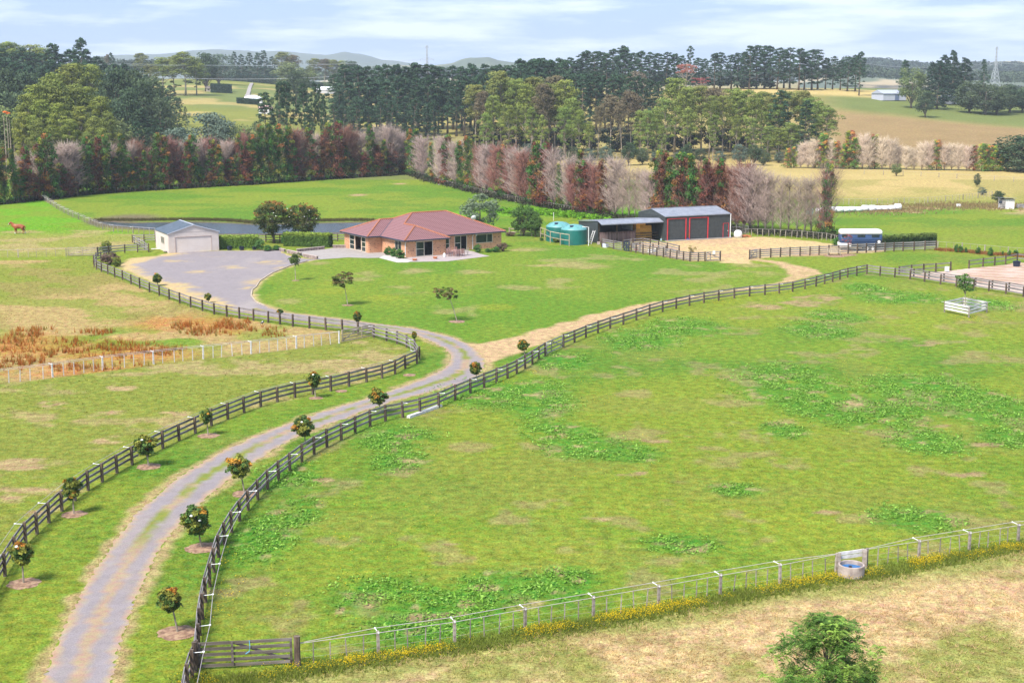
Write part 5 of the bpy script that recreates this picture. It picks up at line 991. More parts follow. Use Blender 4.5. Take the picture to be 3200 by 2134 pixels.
pines.sort(); forest('pine_tree', 'tree', pines, 'dark pines of the central plantation', lambda i, it: 'dark pine, %s from the left in the central plantation' % nth(i), PI, 1.2)
mid = [(1770+i*24+r_.uniform(-5, 5), np.interp(i, [0, 4, 9, 13], [228, 234, 240, 262])+r_.uniform(-4, 6), 520+r_.uniform(-8, 8), 0, 1.05) for i in range(13)]
forest('pine_tree', 'tree', mid, 'dark green pines behind the gums', lambda i, it: 'dark green pine behind the gum grove, %s from the left of that clump' % nth(i), PI, 1.0)
ridge = [(1600,208),(1622,204),(1645,196),(1668,188),(1692,186),(1718,188),(1745,190),(1762,192),(1782,184),(1800,188),(1822,168),(1838,163),(1858,166),(1876,162),(1900,170),(1920,158),(1942,149),(1962,150),(1985,168),(2008,164),(2030,168),(2058,168),(2082,166),(2108,172),(2132,178),(2182,182),(2205,186),(2235,170),(2255,168),(2285,172),(2308,168),(2325,166),(2348,148),(2366,143),(2392,146),(2410,148),(2432,154),(2455,156),(2475,152),(2498,156),(2520,166),(2542,156),(2560,158),(2585,184),(2608,180),(2630,188),(2655,180),(2676,176)]
forest('pine_tree', 'tree', [(x+r_.uniform(-3, 3), y, 690+r_.uniform(-14, 14), 0, 1.25) for x, y in ridge], 'tall pines on the ridge skyline', lambda i, it: 'tall pine on the ridge skyline, %s from the left' % nth(i), PI, 1.15)
loc, h = tall(2160, 147, 690); plant('cypress_tree', 'dark spiky conifer standing above the reddish tree on the ridge', 'tree', PI[2], loc, h, (h/20*.8, h/20*.8, h/20))
loc, h = tall(2690, 166, 660); plant('pine_tree', 'sparse pine with a bare pale trunk at the right end of the ridge pines', 'tree', PI[3], loc, h, (h/20, h/20, h/20))
fl = (trunk_mesh('trunk', 12, .35, M['palebark'], [(3+i*.4, (3.4*math.cos(i*2.2), 3.4*math.sin(i*2.2), 8+1.5*math.sin(i)), .14) for i in range(12)], .05, .2), npmesh('crown', *(lambda t_: (t_[0], t_[1]))(merge([clumps([(3.2*math.cos(i*1.1)*((i % 3+1)/3), 3.2*math.sin(i*1.1)*((i % 3+1)/3), 9.6+1.4*math.sin(i*.7)) for i in range(20)], [1.1]*20, 50, .2, [(.36, .10, .08)]*20, .5, .8)])), M['leaf'], np.tile((.34, .11, .09), (20*50*4, 1))))
loc, h = tall(2146, 196, 660); plant('flame_tree', 'red topped tree with pale bare limbs below the ridge pines', 'tree', fl, loc, h, (h/12*1.3, h/12*1.3, h/12))
loc, h = tall(2193, 240, 640); plant('flame_tree', 'lower dusky red tree right of the red topped one', 'tree', fl, loc, h, (h/12*1.5, h/12*1.3, h/12))
loc, h = tall(1988, 216, 600); plant('bare_crowned_tree', 'brownish rounded tree rising between dark pines and ridge', 'tree', (RD[0][0], npmesh('crown', *clumps([(0,0,7)]*1, [3], 400, .3, [(.18, .14, .10)], .8)[:2], M['leaf'], np.tile((.17, .135, .10), (1600, 1)))), loc, h, (h/10, h/10, h/10))
gums = [(1484,262,445,1),(1512,285,440,3,.8),(1540,300,430,2,.9),(1567,219,445,1,.95),(1596,243,450,1,.9),(1614,240,440,4,.9),(1640,262,430,2,.9),(1663,238,440,1,1.0),(1690,262,425,3,.8),(1716,258,430,1,.9),(1735,236,445,3,1.0),(1768,252,430,2,1.1),(1790,300,420,4,.9),(1812,345,412,2,.8),(1765,330,415,4,.8),(1842,380,410,2,.7),(1870,330,420,3,.7),(1909,296,430,3,1.0),(1945,320,420,3,.7),(1973,286,435,3,1.1),(2003,342,415,4,.9),(2025,340,410,4,.8),(2052,345,415,2,.8),
 (2084,304,425,4,1.0),(2112,245,440,2,1.25),(2140,275,430,2,.9),(2161,268,440,4,1.1),(2196,266,440,1,1.1),(2220,300,420,2,.8),(2240,274,435,3,1.0),(2262,300,425,2,.9),(2286,270,440,4,1.1),(2312,285,430,2,1.0),(2338,276,440,4,1.1),(2362,292,425,2,.9),(2384,284,440,1,1.1),(2408,300,430,1,1.1),(2432,320,420,4,1.1),(2470,284,445,1,1.2),(2502,281,450,1,1.25),(2530,300,440,4,1.2),(2560,312,430,4,1.2),(2588,330,425,4,1.3),(2435,400,405,2,1.3),(2400,390,408,4,1.2),(2475,380,408,4,1.3),
 (1660,330,425,4,.8),(1590,330,425,2,.9),(1520,350,420,4,.8),(1700,360,415,2,.6),(2070,390,405,4,.7),(2150,340,415,2,.8),(2230,355,415,4,.7),(2300,360,412,2,.7),(2350,365,410,4,.8)]
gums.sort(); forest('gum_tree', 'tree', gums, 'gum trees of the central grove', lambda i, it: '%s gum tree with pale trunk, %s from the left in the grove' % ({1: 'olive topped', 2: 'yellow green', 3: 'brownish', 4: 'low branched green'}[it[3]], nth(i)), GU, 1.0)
for j, (px, ty) in enumerate(((2519,318),(2441,286),(2050,430),(1905,430),(1980,440))):
    loc, h = tall(px, ty, 420); plant('pine_tree', 'dark conifer among the gum trees, %s from the left' % nth([4, 3, 2, 0, 1][j]), 'tree', PI[2], loc, h, (h/20*1.2, h/20*1.2, h/20))
us_ = [(1500+i*50+r_.uniform(-16, 16), 462+r_.uniform(-16, 14), 398+r_.uniform(-4, 8), [4, 1, 2, 4][i % 4], .9) for i in range(22)]
forest('understory_shrub', 'shrub', us_, 'shrubs under the gum grove', lambda i, it: 'leafy shrub at the feet of the gum grove, %s from the left' % nth(i), RD)
for j, (px, py) in enumerate(((1975,490),(1995,493),(2010,505),(2050,496),(1870,498),(2370,505),(2395,510))):
    P = G(px, py); loc = (P.x, P.y, hz(P.x, P.y)); plant('round_bush', 'pale green bush on the golden strip behind the hedgerow, %s from the left' % nth([1, 2, 3, 4, 0, 5, 6][j]), 'shrub', RD[2], loc, 3, (.32, .32, .24))
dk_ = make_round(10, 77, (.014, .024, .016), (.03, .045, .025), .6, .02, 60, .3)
for i in range(17):
    loc, h = tall(1480+i*62+r_.uniform(-20, 20), 405+r_.uniform(-22, 25), 452+r_.uniform(-6, 6)); plant('evergreen_shrub', 'shadowy dark evergreen between the gum trunks, %s from the left' % nth(i), 'shrub', dk_, loc, h, (h/10*1.5, h/10, h/10), None, 'dark evergreens inside the gum grove')
# left forest
left = []
def outl(x): return np.interp(x, [-40, 0, 60, 130, 172, 256, 298, 350, 379, 435, 480, 548, 579, 600], [158, 156, 160, 178, 165, 170, 184, 200, 204, 212, 250, 282, 320, 370])
for j, (Y, dy, st) in enumerate(((600, 0, 26), (540, 30, 28), (480, 75, 30), (420, 120, 32), (380, 170, 36))):
    x = -40
    while x < 590-j*6:
        left.append((x+r_.uniform(-6, 6), min(outl(x)+dy+r_.uniform(-6, 14), 400), Y+r_.uniform(-8, 8), [0, 0, 2, 3, 2][j], 1.15)); x += st
forest('pine_tree', 'tree', [l for l in sorted(left) if l[0] > 395 or l[2] > 500], 'dark pines of the left wood', lambda i, it: 'dark pine in the left wood, %s from the left edge' % nth(i), PI, 1.05)
mix = [l for l in sorted(left) if not (l[0] > 395 or l[2] > 500)]
forest('broadleaf_tree', 'tree', [(a_, b_2, c_, [1, 2, 3][i % 3], 1.2) for i, (a_, b_2, c_, *_r) in enumerate(mix)], 'mixed trees of the left wood', lambda i, it: 'mid green tree in the left wood, %s from the left edge' % nth(i), RD, .8)
GL = [make_gum(22, s, c_, t_, .25, w_, 46) for s, c_, t_, w_ in ((11, (.12, .15, .03), (.34, .37, .07), .95), (12, (.12, .15, .035), (.27, .31, .07), 1.0))]
gl = [(151,223,372),(116,262,368),(190,262,370),(228,258,378),(274,270,380),(88,292,364),(310,300,374),(334,352,366),(130,310,358),(180,320,356),(250,330,362),(290,360,358),(66,348,360),(215,370,352),(320,400,352),(110,372,352),(160,390,350),(270,410,350),(230,196,450),(280,200,450),(200,205,455)]
gl.sort()
for i, (px, ty, Y) in enumerate(((350,225,440),(385,232,445),(425,230,450),(462,236,445),(440,262,430),(500,300,425),(395,290,415))):
    loc, h = tall(px, ty, Y); plant('broadleaf_tree', 'mid green domed tree right of the yellow green gums, %s from the left' % nth([0, 1, 3, 5, 4, 6, 2][i]), 'tree', RD[[0, 1, 0, 1, 0, 1, 0][i]], loc, h, (h/10*.7, h/10*.7, h/10), None, 'domed trees of the left wood')
for i, (px, ty, Y) in enumerate(gl):
    loc, h = tall(px, ty, Y); m_2 = GL[0 if i % 3 != 2 else 1]; plant('gum_tree', 'domed yellow green gum tree in the left wood, %s from the left' % nth(i), 'tree', m_2, loc, h, (h/22, h/22, h/22), None, 'yellow green gums of the left wood')
for i, (px, ty, Y) in enumerate(((20,132,640),(-5,138,640),(45,140,645),(95,140,650),(120,150,650))):
    loc, h = tall(px, ty, Y); plant('gum_tree', 'hazy pale gum on the skyline at the far left, %s from the left' % nth([1, 0, 2, 3, 4][i]), 'tree', GU[1], loc, h, (h/22*1.4, h/22*1.4, h/22))
loc, h = tall(256, 127, 590); plant('pine_tree', 'tall sparse pine with a bare stem above the left wood', 'tree', PI[3], loc, h, (h/20*.9, h/20*.9, h/20))
loc, h = tall(172, 144, 590); plant('pine_tree', 'broad topped pine rising above the left wood', 'tree', PI[3], loc, h, (h/20*1.2, h/20*1.2, h/20))
CY = [make_pine(20, 9, .03, 1.5, (.022, .045, .026), 90)]*4
# scattered trees of the middle distance: px, top y, base distance, set, variant, width, label
sc = [(650,350,372,RD,4,1.05,'bluish grey willow beside the right edge of the left wood'),(690,372,368,RD,4,.8,'darker bluish bush right of the grey willow'),(560,398,352,RD,4,1.0,'pale olive willow behind the hedgerow left of centre'),
 (735,388,372,RD,3,1.1,'light green bush left of the lone conifers'),(765,384,378,RD,3,1.2,'bright green round bush behind the hedgerow'),(795,392,375,RD,3,1.0,'small bright bush below the lone conifers'),
 (832,294,400,PI,3,1.1,'dark conical pine standing alone at the left pasture'),(863,262,420,PI,4,.7,'thin pine left of the big round dark tree'),(890,262,430,PI,4,.8,'slim pine with a long bare trunk on the pasture'),(951,268,425,PI,1,.7,'ragged dark pine right of the big round dark tree'),(976,262,430,PI,4,.45,'narrow pine leaning right on the pasture'),(1002,270,430,PI,4,.4,'sparse thin pine near the pine plantation'),(1012,304,425,PI,4,.35,'nearly bare thin pine near the plantation edge'),
 (922,228,640,RD,1,.8,'big round dark tree in the middle of the left pasture'),(955,335,405,PI,3,.9,'short dark pine in front of the slim pines'),(918,193,860,RD,3,1.5,'large pale green willow in front of the long trimmed hedge'),
 (505,180,760,GU,2,1.7,'bright yellow green gum left of the trimmed hedge'),(540,176,760,GU,1,1.4,'broad gum with a sunlit crown'),(575,163,750,GU,2,1.9,'tallest sunlit gum left of the trimmed hedge'),(610,185,755,GU,2,1.5,'right hand gum of the sunlit clump'),(470,200,740,GU,1,1.4,'left hand gum of the sunlit clump'),
 (640,172,800,RD,1,1.0,'dark round tree behind the sunlit gums'),(680,168,900,RD,4,1.3,'pale willow on the skyline right of the gums'),(437,165,900,GU,1,1.3,'hazy gum on the skyline left of the sunlit clump'),(350,168,900,PI,4,.7,'thin hazy pine on the left skyline'),(330,170,900,GU,3,.5,'nearly bare hazy tree on the left skyline'),
 (730,165,1000,PI,1,1.0,'dark skyline pine, leftmost of the distant row'),(752,172,1000,PI,3,1.2,'dark skyline pine, second of the distant row'),(778,168,1000,PI,1,1.2,'dark skyline pine, third of the distant row'),(803,166,1000,PI,2,1.2,'dark skyline pine, fourth of the distant row'),(826,160,1000,PI,3,1.0,'dark pointed skyline pine, fifth of the distant row'),(850,180,1000,PI,1,1.2,'dark skyline pine, last of the distant row'),
 (880,162,1000,GU,1,1.6,'domed hazy gum right of the distant pine row'),(915,172,1000,GU,3,1.4,'brown hazy gum right of the distant pine row'),(980,182,1050,GU,1,1.5,'hazy gum row on the left skyline, first'),(1012,184,1050,GU,3,1.5,'hazy gum row on the left skyline, second'),(1040,186,1050,GU,1,1.5,'hazy gum row on the left skyline, third'),(1070,190,1050,GU,2,1.5,'hazy gum row on the left skyline, fourth'),(1095,196,1050,RD,1,1.2,'dark round hazy tree ending the skyline gums'),
 (2985,163,640,CY,3,.9,'tall dark conical cypress, highest of the group by the ridge house'),(2955,178,630,CY,3,1.2,'broad dark cypress left of the highest one'),(3015,186,635,CY,3,1.2,'dark cypress right of the highest one'),(2915,200,640,CY,1,1.2,'dense dark round tree below the cypresses'),(2935,196,600,CY,1,1.3,'bulky dark green tree over the ridge house'),(2828,188,650,PI,2,.9,'narrow dark pine left of the cypress group'),(2853,208,600,RD,3,.75,'pale round tree right of the grey barn'),
 (2895,290,560,RD,1,.95,'lone umbrella shaped tree on the green slope'),(3080,188,700,PI,3,.8,'tiered araucaria tree near the pylon'),(2975,222,700,RD,1,1.4,'round tree behind the ridge house roof'),(3035,250,590,RD,2,1.1,'big dark rounded shrub mass right of the ridge house'),(3085,260,585,RD,2,1.3,'dark rounded shrub mass, second from the ridge house'),(3120,268,590,RD,2,1.5,'green rounded shrub right of the dark masses'),(3160,270,600,RD,1,1.4,'shrub belt piece near the right edge of the ridge'),(3200,272,610,RD,2,1.4,'last shrub of the belt at the right edge'),
 (2803,510,352,RD,3,.9,'small round bright green tree alone on the golden meadow'),(3055,540,318,RD,2,.6,'slender ragged green tree on the right meadow'),(3070,585,295,RD,4,1.2,'low green bush beside the little hut'),(3120,598,275,RD,1,1.3,'dark green bush behind the little hut'),(3190,430,372,RD,1,2.2,'dark scrub on the bank at the right edge'),(3150,460,375,RD,2,2.0,'green scrub below the bank at the right edge'),(3215,470,365,RD,2,2.2,'lower green scrub at the right edge')]
for (px, ty, Y, st, v, wd, lab) in sc:
    loc, h = tall(px, ty, Y); H0 = 20 if (st is PI or st is CY) else 22 if st is GU else 10; s = h/H0; wv = s*wd if h > 2.5 else s*wd
    plant('pine_tree' if st is PI else 'cypress_tree' if st is CY else 'gum_tree' if st is GU else 'broadleaf_tree' if h > 4 else 'bush', lab, 'tree' if h > 3 else 'shrub', st[v-1], loc, h, (wv, wv, s))
for j, (px, ty, yb) in enumerate(((10,360,455),(19,352,455),(27,366,450),(38,372,450),(47,380,448),(56,376,446))):
    loc, h = tall(px, ty, 366+j); t_ = thing('dead_tree', 'bare pale dead trunk at the left edge of the wood, %s from the left' % nth(j), 'tree', loc, 0, 'dead trunks at the left edge'); MB().tube([(0,0,-.1),(.1,0,h*.5),(0,.1,h)], [.16,.11,.05], 6).build('trunk', M['palebark'], t_)
    if j == 1: V, F, cl = clumps([(0,0,h),(.5,0,h-.2),(-.4,0,h+.1)], [.5]*3, 40, .2, [(.75, .22, .04)]*3, .6); link('orange_foliage', npmesh('orange_foliage', V, F, M['leaf'], cl), t_)
q = MB(); pr_ = [AT(766, 274, 735), AT(774, 262, 790), AT(780, 248, 880), AT(786, 238, 960)]; pv_ = [Vector((p.x, p.y, hz(p.x, p.y)+.35)) for p in pr_]
for a_, b2 in zip(pv_[:-1], pv_[1:]): q.beam(a_, b2, 2.2, .3)
tag(q.build('farm_track', M['concrete']), kind='structure')
def hedge(name, label, pts, h, w_, col, tip, Y=None, leaf=.12, n=9000, z0=0, mat='leaf', cat='hedge'):
    P = [Vector((*p, 0)) for p in pts]; seg = [(P[i+1]-P[i]).length for i in range(len(P)-1)]; S = sum(seg); s = rng.uniform(0, S, n); side = rng.random(n)
    u = rng.uniform(-.5, .5, n); v = rng.random(n); nrm = np.zeros((n, 3)); X = np.zeros((n, 3)); cum = np.concatenate([[0], np.cumsum(seg)])
    top = side < .38; fr = (side >= .38) & (side < .70); bk = (side >= .70) & (side < .9); en = side >= .9
    lat = np.where(top, u*w_, np.where(fr, -w_/2, np.where(bk, w_/2, u*w_))); zz = np.where(top, h, v*h); s = np.where(en, np.where(rng.random(n) < .5, 0, S), s); j = np.clip(np.searchsorted(cum, s, 'right')-1, 0, len(seg)-1)
    for k in range(len(seg)):
        mk = j == k; d = (P[k+1]-P[k]).normalized(); q = np.array(P[k])+np.outer(s[mk]-cum[k], np.array(d)); nn = np.array([-d.y, d.x, 0]); q = q+np.outer(lat[mk], nn); X[mk] = q; nrm[mk] = np.where(top[mk][:, None], [0, 0, 1], np.where(fr[mk][:, None], -nn, np.where(bk[mk][:, None], nn, np.array(d)*1.0)))
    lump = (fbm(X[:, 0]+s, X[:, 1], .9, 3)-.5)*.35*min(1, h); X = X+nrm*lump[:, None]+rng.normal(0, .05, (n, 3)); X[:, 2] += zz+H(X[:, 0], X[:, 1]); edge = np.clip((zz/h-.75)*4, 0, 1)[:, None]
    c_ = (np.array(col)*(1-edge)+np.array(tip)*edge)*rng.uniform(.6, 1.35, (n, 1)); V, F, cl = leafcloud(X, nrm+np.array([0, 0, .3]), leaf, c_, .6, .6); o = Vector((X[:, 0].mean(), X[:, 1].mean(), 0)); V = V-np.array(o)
    t_ = thing(name, label, cat, tuple(o)); link('foliage', npmesh('foliage', V, F, M[mat], cl), t_)
    q = MB()
    for a_, b2 in zip(P[:-1], P[1:]): za, zb = hz(a_.x, a_.y), hz(b2.x, b2.y); q.beam(Vector((a_.x, a_.y, za+h*.46))-o, Vector((b2.x, b2.y, zb+h*.46))-o, w_*.82, h*.86)
    q.build('branches', pm('hedge_core', [(.02, .03, .012), (.05, .06, .025)], 6, .9), t_); return t_
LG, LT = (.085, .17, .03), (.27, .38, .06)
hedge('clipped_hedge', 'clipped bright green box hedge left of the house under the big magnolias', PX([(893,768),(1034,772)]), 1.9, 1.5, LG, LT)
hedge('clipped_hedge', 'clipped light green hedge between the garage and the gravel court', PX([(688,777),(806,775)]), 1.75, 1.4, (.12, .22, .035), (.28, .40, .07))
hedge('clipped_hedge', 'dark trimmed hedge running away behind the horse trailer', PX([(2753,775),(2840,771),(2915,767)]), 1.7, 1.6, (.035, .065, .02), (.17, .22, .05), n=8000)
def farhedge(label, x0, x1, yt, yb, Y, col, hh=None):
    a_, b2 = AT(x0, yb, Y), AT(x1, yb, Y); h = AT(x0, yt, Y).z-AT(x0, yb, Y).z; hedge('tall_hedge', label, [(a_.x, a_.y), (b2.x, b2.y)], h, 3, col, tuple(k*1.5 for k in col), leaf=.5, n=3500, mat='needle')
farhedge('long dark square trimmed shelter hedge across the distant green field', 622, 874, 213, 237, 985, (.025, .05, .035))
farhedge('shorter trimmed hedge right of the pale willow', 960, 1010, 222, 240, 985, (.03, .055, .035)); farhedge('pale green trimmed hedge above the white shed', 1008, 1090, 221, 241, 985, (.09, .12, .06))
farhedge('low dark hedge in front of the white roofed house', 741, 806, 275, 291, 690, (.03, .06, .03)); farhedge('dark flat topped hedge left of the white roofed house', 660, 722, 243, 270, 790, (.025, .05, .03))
# distant woods and ranges
def wood(name, label, Y, depth, x0, x1, prof, col, n, rad, base_drop=6, size=2.2):
    xs = r_.uniform(x0, x1, n); ys = np.interp(xs, [p[0] for p in prof], [p[1] for p in prof]); cc = []
    for x, yt in zip(xs, ys):
        f = r_.random(); D = Y+depth*(f-.5); yy = yt+(1-f)*10+r_.uniform(-2.5, 3); P = AT(x, yy, D); cc.append((P.x, P.y, P.z-rad*.8))
    cols = [np.array(col)*r_.uniform(.6, 1.5) for _ in cc]; V, F, cl = clumps(cc, rad*r_.uniform(.6, 1.3, n), 110, size*.5, cols, .8, .7, .6, .3, .7)
    return tag(link(name, npmesh(name, V, F, M['needle'], cl)), label, 'woodland', None, 'stuff')
wood('distant_wood', 'hazy belt of trees along the valley left of centre', 1300, 120, 600, 1250, [(600,205),(900,214),(1100,222),(1250,226)], (.06, .08, .045), 420, 6)
wood('distant_wood', 'hazy dark treeline beneath the left skyline', 1200, 100, 300, 700, [(300,178),(420,190),(600,190),(700,196)], (.055, .075, .05), 240, 6)
wood('distant_wood', 'hazy blue wood on the hill behind the central pines', 2000, 200, 1080, 1760, [(1080,208),(1250,216),(1340,212),(1500,216),(1760,222)], (.05, .07, .045), 500, 9, size=3)
wood('distant_wood', 'wooded slope beyond the grey barn', 1500, 150, 2640, 3260, [(2640,196),(2720,205),(2800,214),(2950,210),(3050,222),(3260,226)], (.05, .075, .04), 420, 7, size=2.6)
wood('distant_wood', 'row of trees on the far right skyline', 2100, 120, 2640, 3260, [(2640,180),(2740,180),(2820,190),(2960,200),(3060,192),(3120,196),(3260,196)], (.045, .065, .045), 420, 8, size=3)
wood('distant_wood', 'scattered bushes in the valley right of the barn', 1050, 100, 2980, 3260, [(2980,262),(3100,266),(3260,270)], (.07, .09, .05), 130, 4, size=1.8)
wood('distant_wood', 'low hazy wood seen between the ridge pines', 1600, 150, 1780, 2640, [(1780,224),(2200,228),(2640,212)], (.06, .08, .05), 300, 7, size=2.6)
wood('ridge_scrub', 'dark scrub between the stems of the ridge pines', 700, 30, 1640, 2420, [(1640,222),(2000,236),(2420,246)], (.04, .06, .035), 120, 2.6, size=1.6)
def far_hill(name, prof, Y, depth, mat):
    V = []; F = []; xs = np.linspace(prof[0][0], prof[-1][0], 160); ys = np.interp(xs, [p[0] for p in prof], [p[1] for p in prof])+ (fbm(xs, xs*0+3, 40, 4)-.5)*7; R_ = 12
    for j in range(R_+1):
        f = j/R_; k = math.sin(pi*f*.5) if f < .98 else 1
        for x, y in zip(xs, ys): D = Y-depth*(1-f); T = AT(x, y, Y); P = AT(x, 245, D); V.append((P.x, D, -1.5+(T.z+1.5)*k))
    n = len(xs)
    for j in range(R_):
        for i in range(n-1): F.append((j*n+i, j*n+i+1, (j+1)*n+i+1, (j+1)*n+i))
    o = MB().add(V, F).build(name, mat, None, smooth=True); return tag(o, kind='structure')
M['hillgrass'] = pm('hill_grass', [(.07, .09, .05), (.10, .12, .06), (.36, .28, .16)], .006, .95, ramp=(.45, .62))
M['bluehill'] = pm('blue_hill', [(.05, .07, .05), (.08, .10, .06)], .003, .95)
far_hill('far_hills', [(1000,250),(1150,208),(1250,204),(1330,208),(1420,196),(1470,180),(1530,182),(1600,196),(1680,208),(1800,216),(1950,228),(2100,238)], 3200, 700, M['hillgrass'])
far_hill('far_hills', [(2500,236),(2640,192),(2700,180),(2800,188),(2900,200),(3050,196),(3150,194),(3300,190),(3500,200)], 2600, 500, M['hillgrass'])
far_hill('mountain_range', [(120,232),(300,176),(400,172),(520,168),(600,160),(700,156),(760,158),(820,162),(880,160),(960,168),(1020,172),(1080,164),(1130,170),(1190,186),(1300,200),(1450,214),(1600,228)], 5200, 900, M['bluehill'])
far_hill('mountain_range', [(1500,232),(1700,216),(1780,208),(1900,222),(2100,226),(2400,220),(2600,208),(2900,206),(3300,214),(3500,224)], 5000, 800, M['bluehill'])
# ---------------------------------------------------------------- garden and paddock trees
def make_magnolia(seed, wr, hr, n=84, leaf=.10, per=46, tipa=.5):
    "dense lollipop crown centred at the origin, half width wr, half height hr"
    random.seed(seed); cc = []; cr = []
    for i in range(n):
        d = Vector((random.gauss(0, 1), random.gauss(0, 1), random.gauss(0, 1))).normalized()*random.uniform(.3, 1)**.5; k = 1-.25*max(0, -d.z); j = random.uniform(.6, 1.36); cc.append((d.x*wr*.85*k*j, d.y*wr*.85*k*j, d.z*hr*.86)); cr.append(min(wr, hr)*random.uniform(.17, .34))
    cols = []
    for c_ in cc:
        t_ = max(0, c_[2]/hr); u_ = random.random(); o = np.array((.48, .23, .035)) if u_ < tipa*(t_*.8+.06) else np.array((.22, .23, .04)) if u_ > .62 else np.array((.08, .145, .035)); cols.append(o*random.uniform(.75, 1.3))
    V, F, cl = clumps(cc, cr, per, leaf, cols, .9, .7, .5, .35, .45, .3); return npmesh('crown', V, F, M['leaf'], cl)
mulch_m = pm('mulch', [(.15, .085, .055), (.26, .155, .10), (.34, .23, .14)], 4, .95, .6, 20)
def mulch(P, r, seed):
    random.seed(seed); n = 22; pts = [(P.x+r*random.uniform(.85, 1.12)*math.cos(2*pi*i/n), P.y+r*random.uniform(.85, 1.12)*math.sin(2*pi*i/n)) for i in range(n)]; q = MB(); V = [(*p, .012) for p in pts]+[(P.x+(p[0]-P.x)*.5, P.y+(p[1]-P.y)*.5, .05) for p in pts]+[(P.x, P.y, .06)]
    q.add(V, [(i, (i+1) % n, n+(i+1) % n, n+i) for i in range(n)]+[(n+i, n+(i+1) % n, 2*n) for i in range(n)]); return tag(q.build('mulch_bed', mulch_m), kind='structure')
def lollipop(px, py, cx, cy, w_, h_, lab, seed, mul=0, tip=.5, leafk=1., group=None, maker=None, name='young_magnolia', trunkmat='palebark'):
    B = G(px, py); dpt = (Vector((0, 0, CH))-B).length; Yc = B.y; Cp = AT(cx, cy, Yc+.0); wr = w_/2/FPX*dpt; hr = h_/2/FPX*dpt
    t_ = thing(name, lab, 'tree', tuple(B), 0, group); me = (maker or make_magnolia)(seed, wr, hr, tipa=tip); off = Cp-B; link('crown', me, t_, (off.x, off.y, off.z), (0, 0, seed))
    q = MB(); q.tube([(0, 0, -.05), (off.x*.4, off.y*.4, off.z*.5), (off.x, off.y, off.z+hr*.3)], [.05, .038, .02], 6)
    for k in range(5): a_ = k*1.3; q.tube([(off.x*.8, off.y*.8, off.z-hr*.8), (off.x+wr*.5*math.cos(a_), off.y+wr*.5*math.sin(a_), off.z+hr*.2)], [.022, .01], 4, False)
    q.build('trunk', M[trunkmat], t_)
    if mul: mulch(B, mul, seed)
    return t_
flow_m = pm('blossom', [(.75, .72, .66), (.82, .8, .74)], 3, .6)
def flowers(t_, pts, r=.09):
    q = MB()
    for p in pts: q.lathe(p, [(0, -.03), (r, .02), (r*.7, .08), (0, .05)], 7)
    q.build('blossom', flow_m, t_)
LP = [(74,1823,67,1728,66,84,.8,.32,'magnolia on mulch nearest the bottom left corner of the photo'),(231,1607,225,1528,52,76,.72,.3,'orange tipped narrow magnolia beside the left fence, second from the bottom'),(465,1458,453,1392,70,66,.8,.45,'wide magnolia with a white bloom beside the left fence'),
 (651,1361,643,1301,34,52,.75,.25,'slim dark magnolia beside the left fence near the lane bend'),(986,1244,981,1189,40,56,.55,.45,'magnolia with pale blooms in front of the left fence below the bare patch'),
 (556,1976,530,1874,78,82,.85,.5,'orange topped magnolia right of the lane lowest in the photo'),(631,1712,610,1627,92,104,.9,.5,'largest rounded magnolia right of the lane'),(765,1543,746,1460,72,88,.8,.55,'orange crowned magnolia right of the lane just inside the fence'),
 (955,1388,948,1336,68,70,0,.4,'bushy magnolia with one white bloom between lane and right fence'),(1190,1292,1181,1240,56,58,0,.6,'golden brown magnolia between lane and right fence'),(1491,1195,1485,1153,33,46,0,.35,'small magnolia behind the right fence at the lane bend'),(1640,1108,1634,1080,34,36,0,.35,'small magnolia at the start of the dirt track'),
 (1119,1026,1116,990,24,36,0,.35,'thin young magnolia behind the timber gate'),(1298,1066,1294,1047,14,22,0,.3,'tiny magnolia at the curve end of the fence'),(876,998,875,976,17,18,0,.3,'little magnolia behind the upper fence'),(493,893,490,870,29,32,0,.3,'young magnolia on the tan verge of the gravel court'),(652,946,650,928,19,24,0,.3,'small magnolia on the fence side of the gravel court')]
for i, (px, py, cx, cy, w_, h_, mr_, tp, lab) in enumerate(LP):
    t_ = lollipop(px, py, cx, cy, w_, h_, lab, 100+i, mr_, tp, group='young magnolias along the lane')
    if i in (0, 2, 4, 6, 8): Bc = Vector(t_.location); D_ = AT(cx, cy, Bc.y)-Bc; flowers(t_, [(D_.x+.0, D_.y-w_/2/FPX*80, D_.z+.5)] + ([(D_.x+.35, D_.y-.5, D_.z+.15)] if i == 6 else []), .085)
for j, (px, py, r) in enumerate(((1279,1172,.55),(1067,1222,.5))): mulch(G(px, py), r, 200+j)
def make_maple(seed, wr, hr, tipa=.3):
    random.seed(seed); cc = []; cr = []
    for i in range(60):
        a_ = random.uniform(0, 6.3); r = wr*math.sqrt(random.random())*.95; z = random.uniform(-1, 1)*hr*.9*(1-.5*(r/wr)); cc.append((r*math.cos(a_), r*math.sin(a_), z)); cr.append(hr*random.uniform(.16, .3))
    cols = [np.array(random.choice([(.15, .19, .04), (.18, .15, .05), (.10, .16, .03), (.20, .15, .06)]))*random.uniform(.7, 1.2) for _ in cc]
    V, F, cl = clumps(cc, cr, 44, .12, cols, .45, .7, .35, .6, .3, .3); return npmesh('crown', V, F, M['leaf'], cl)
lollipop(924, 877, 920, 812, 40, 39, 'small round topped green tree on the lawn beside the gravel', 301, .5, .0, maker=lambda s, a_, b2, tipa: npmesh('crown', *clumps([(random.gauss(0, a_*.35), random.gauss(0, a_*.35), random.gauss(0, b2*.35)) for _ in range(50)], [a_*.35]*50, 26, .11, [np.array((.085, .14, .03))*random.uniform(.7, 1.4) for _ in range(50)], .9)[:2], M['leaf'], np.repeat(np.array([[.10, .155, .035]])*rng.uniform(.5, 1.5, (50*26, 1)), 4, 0)), name='lawn_tree')
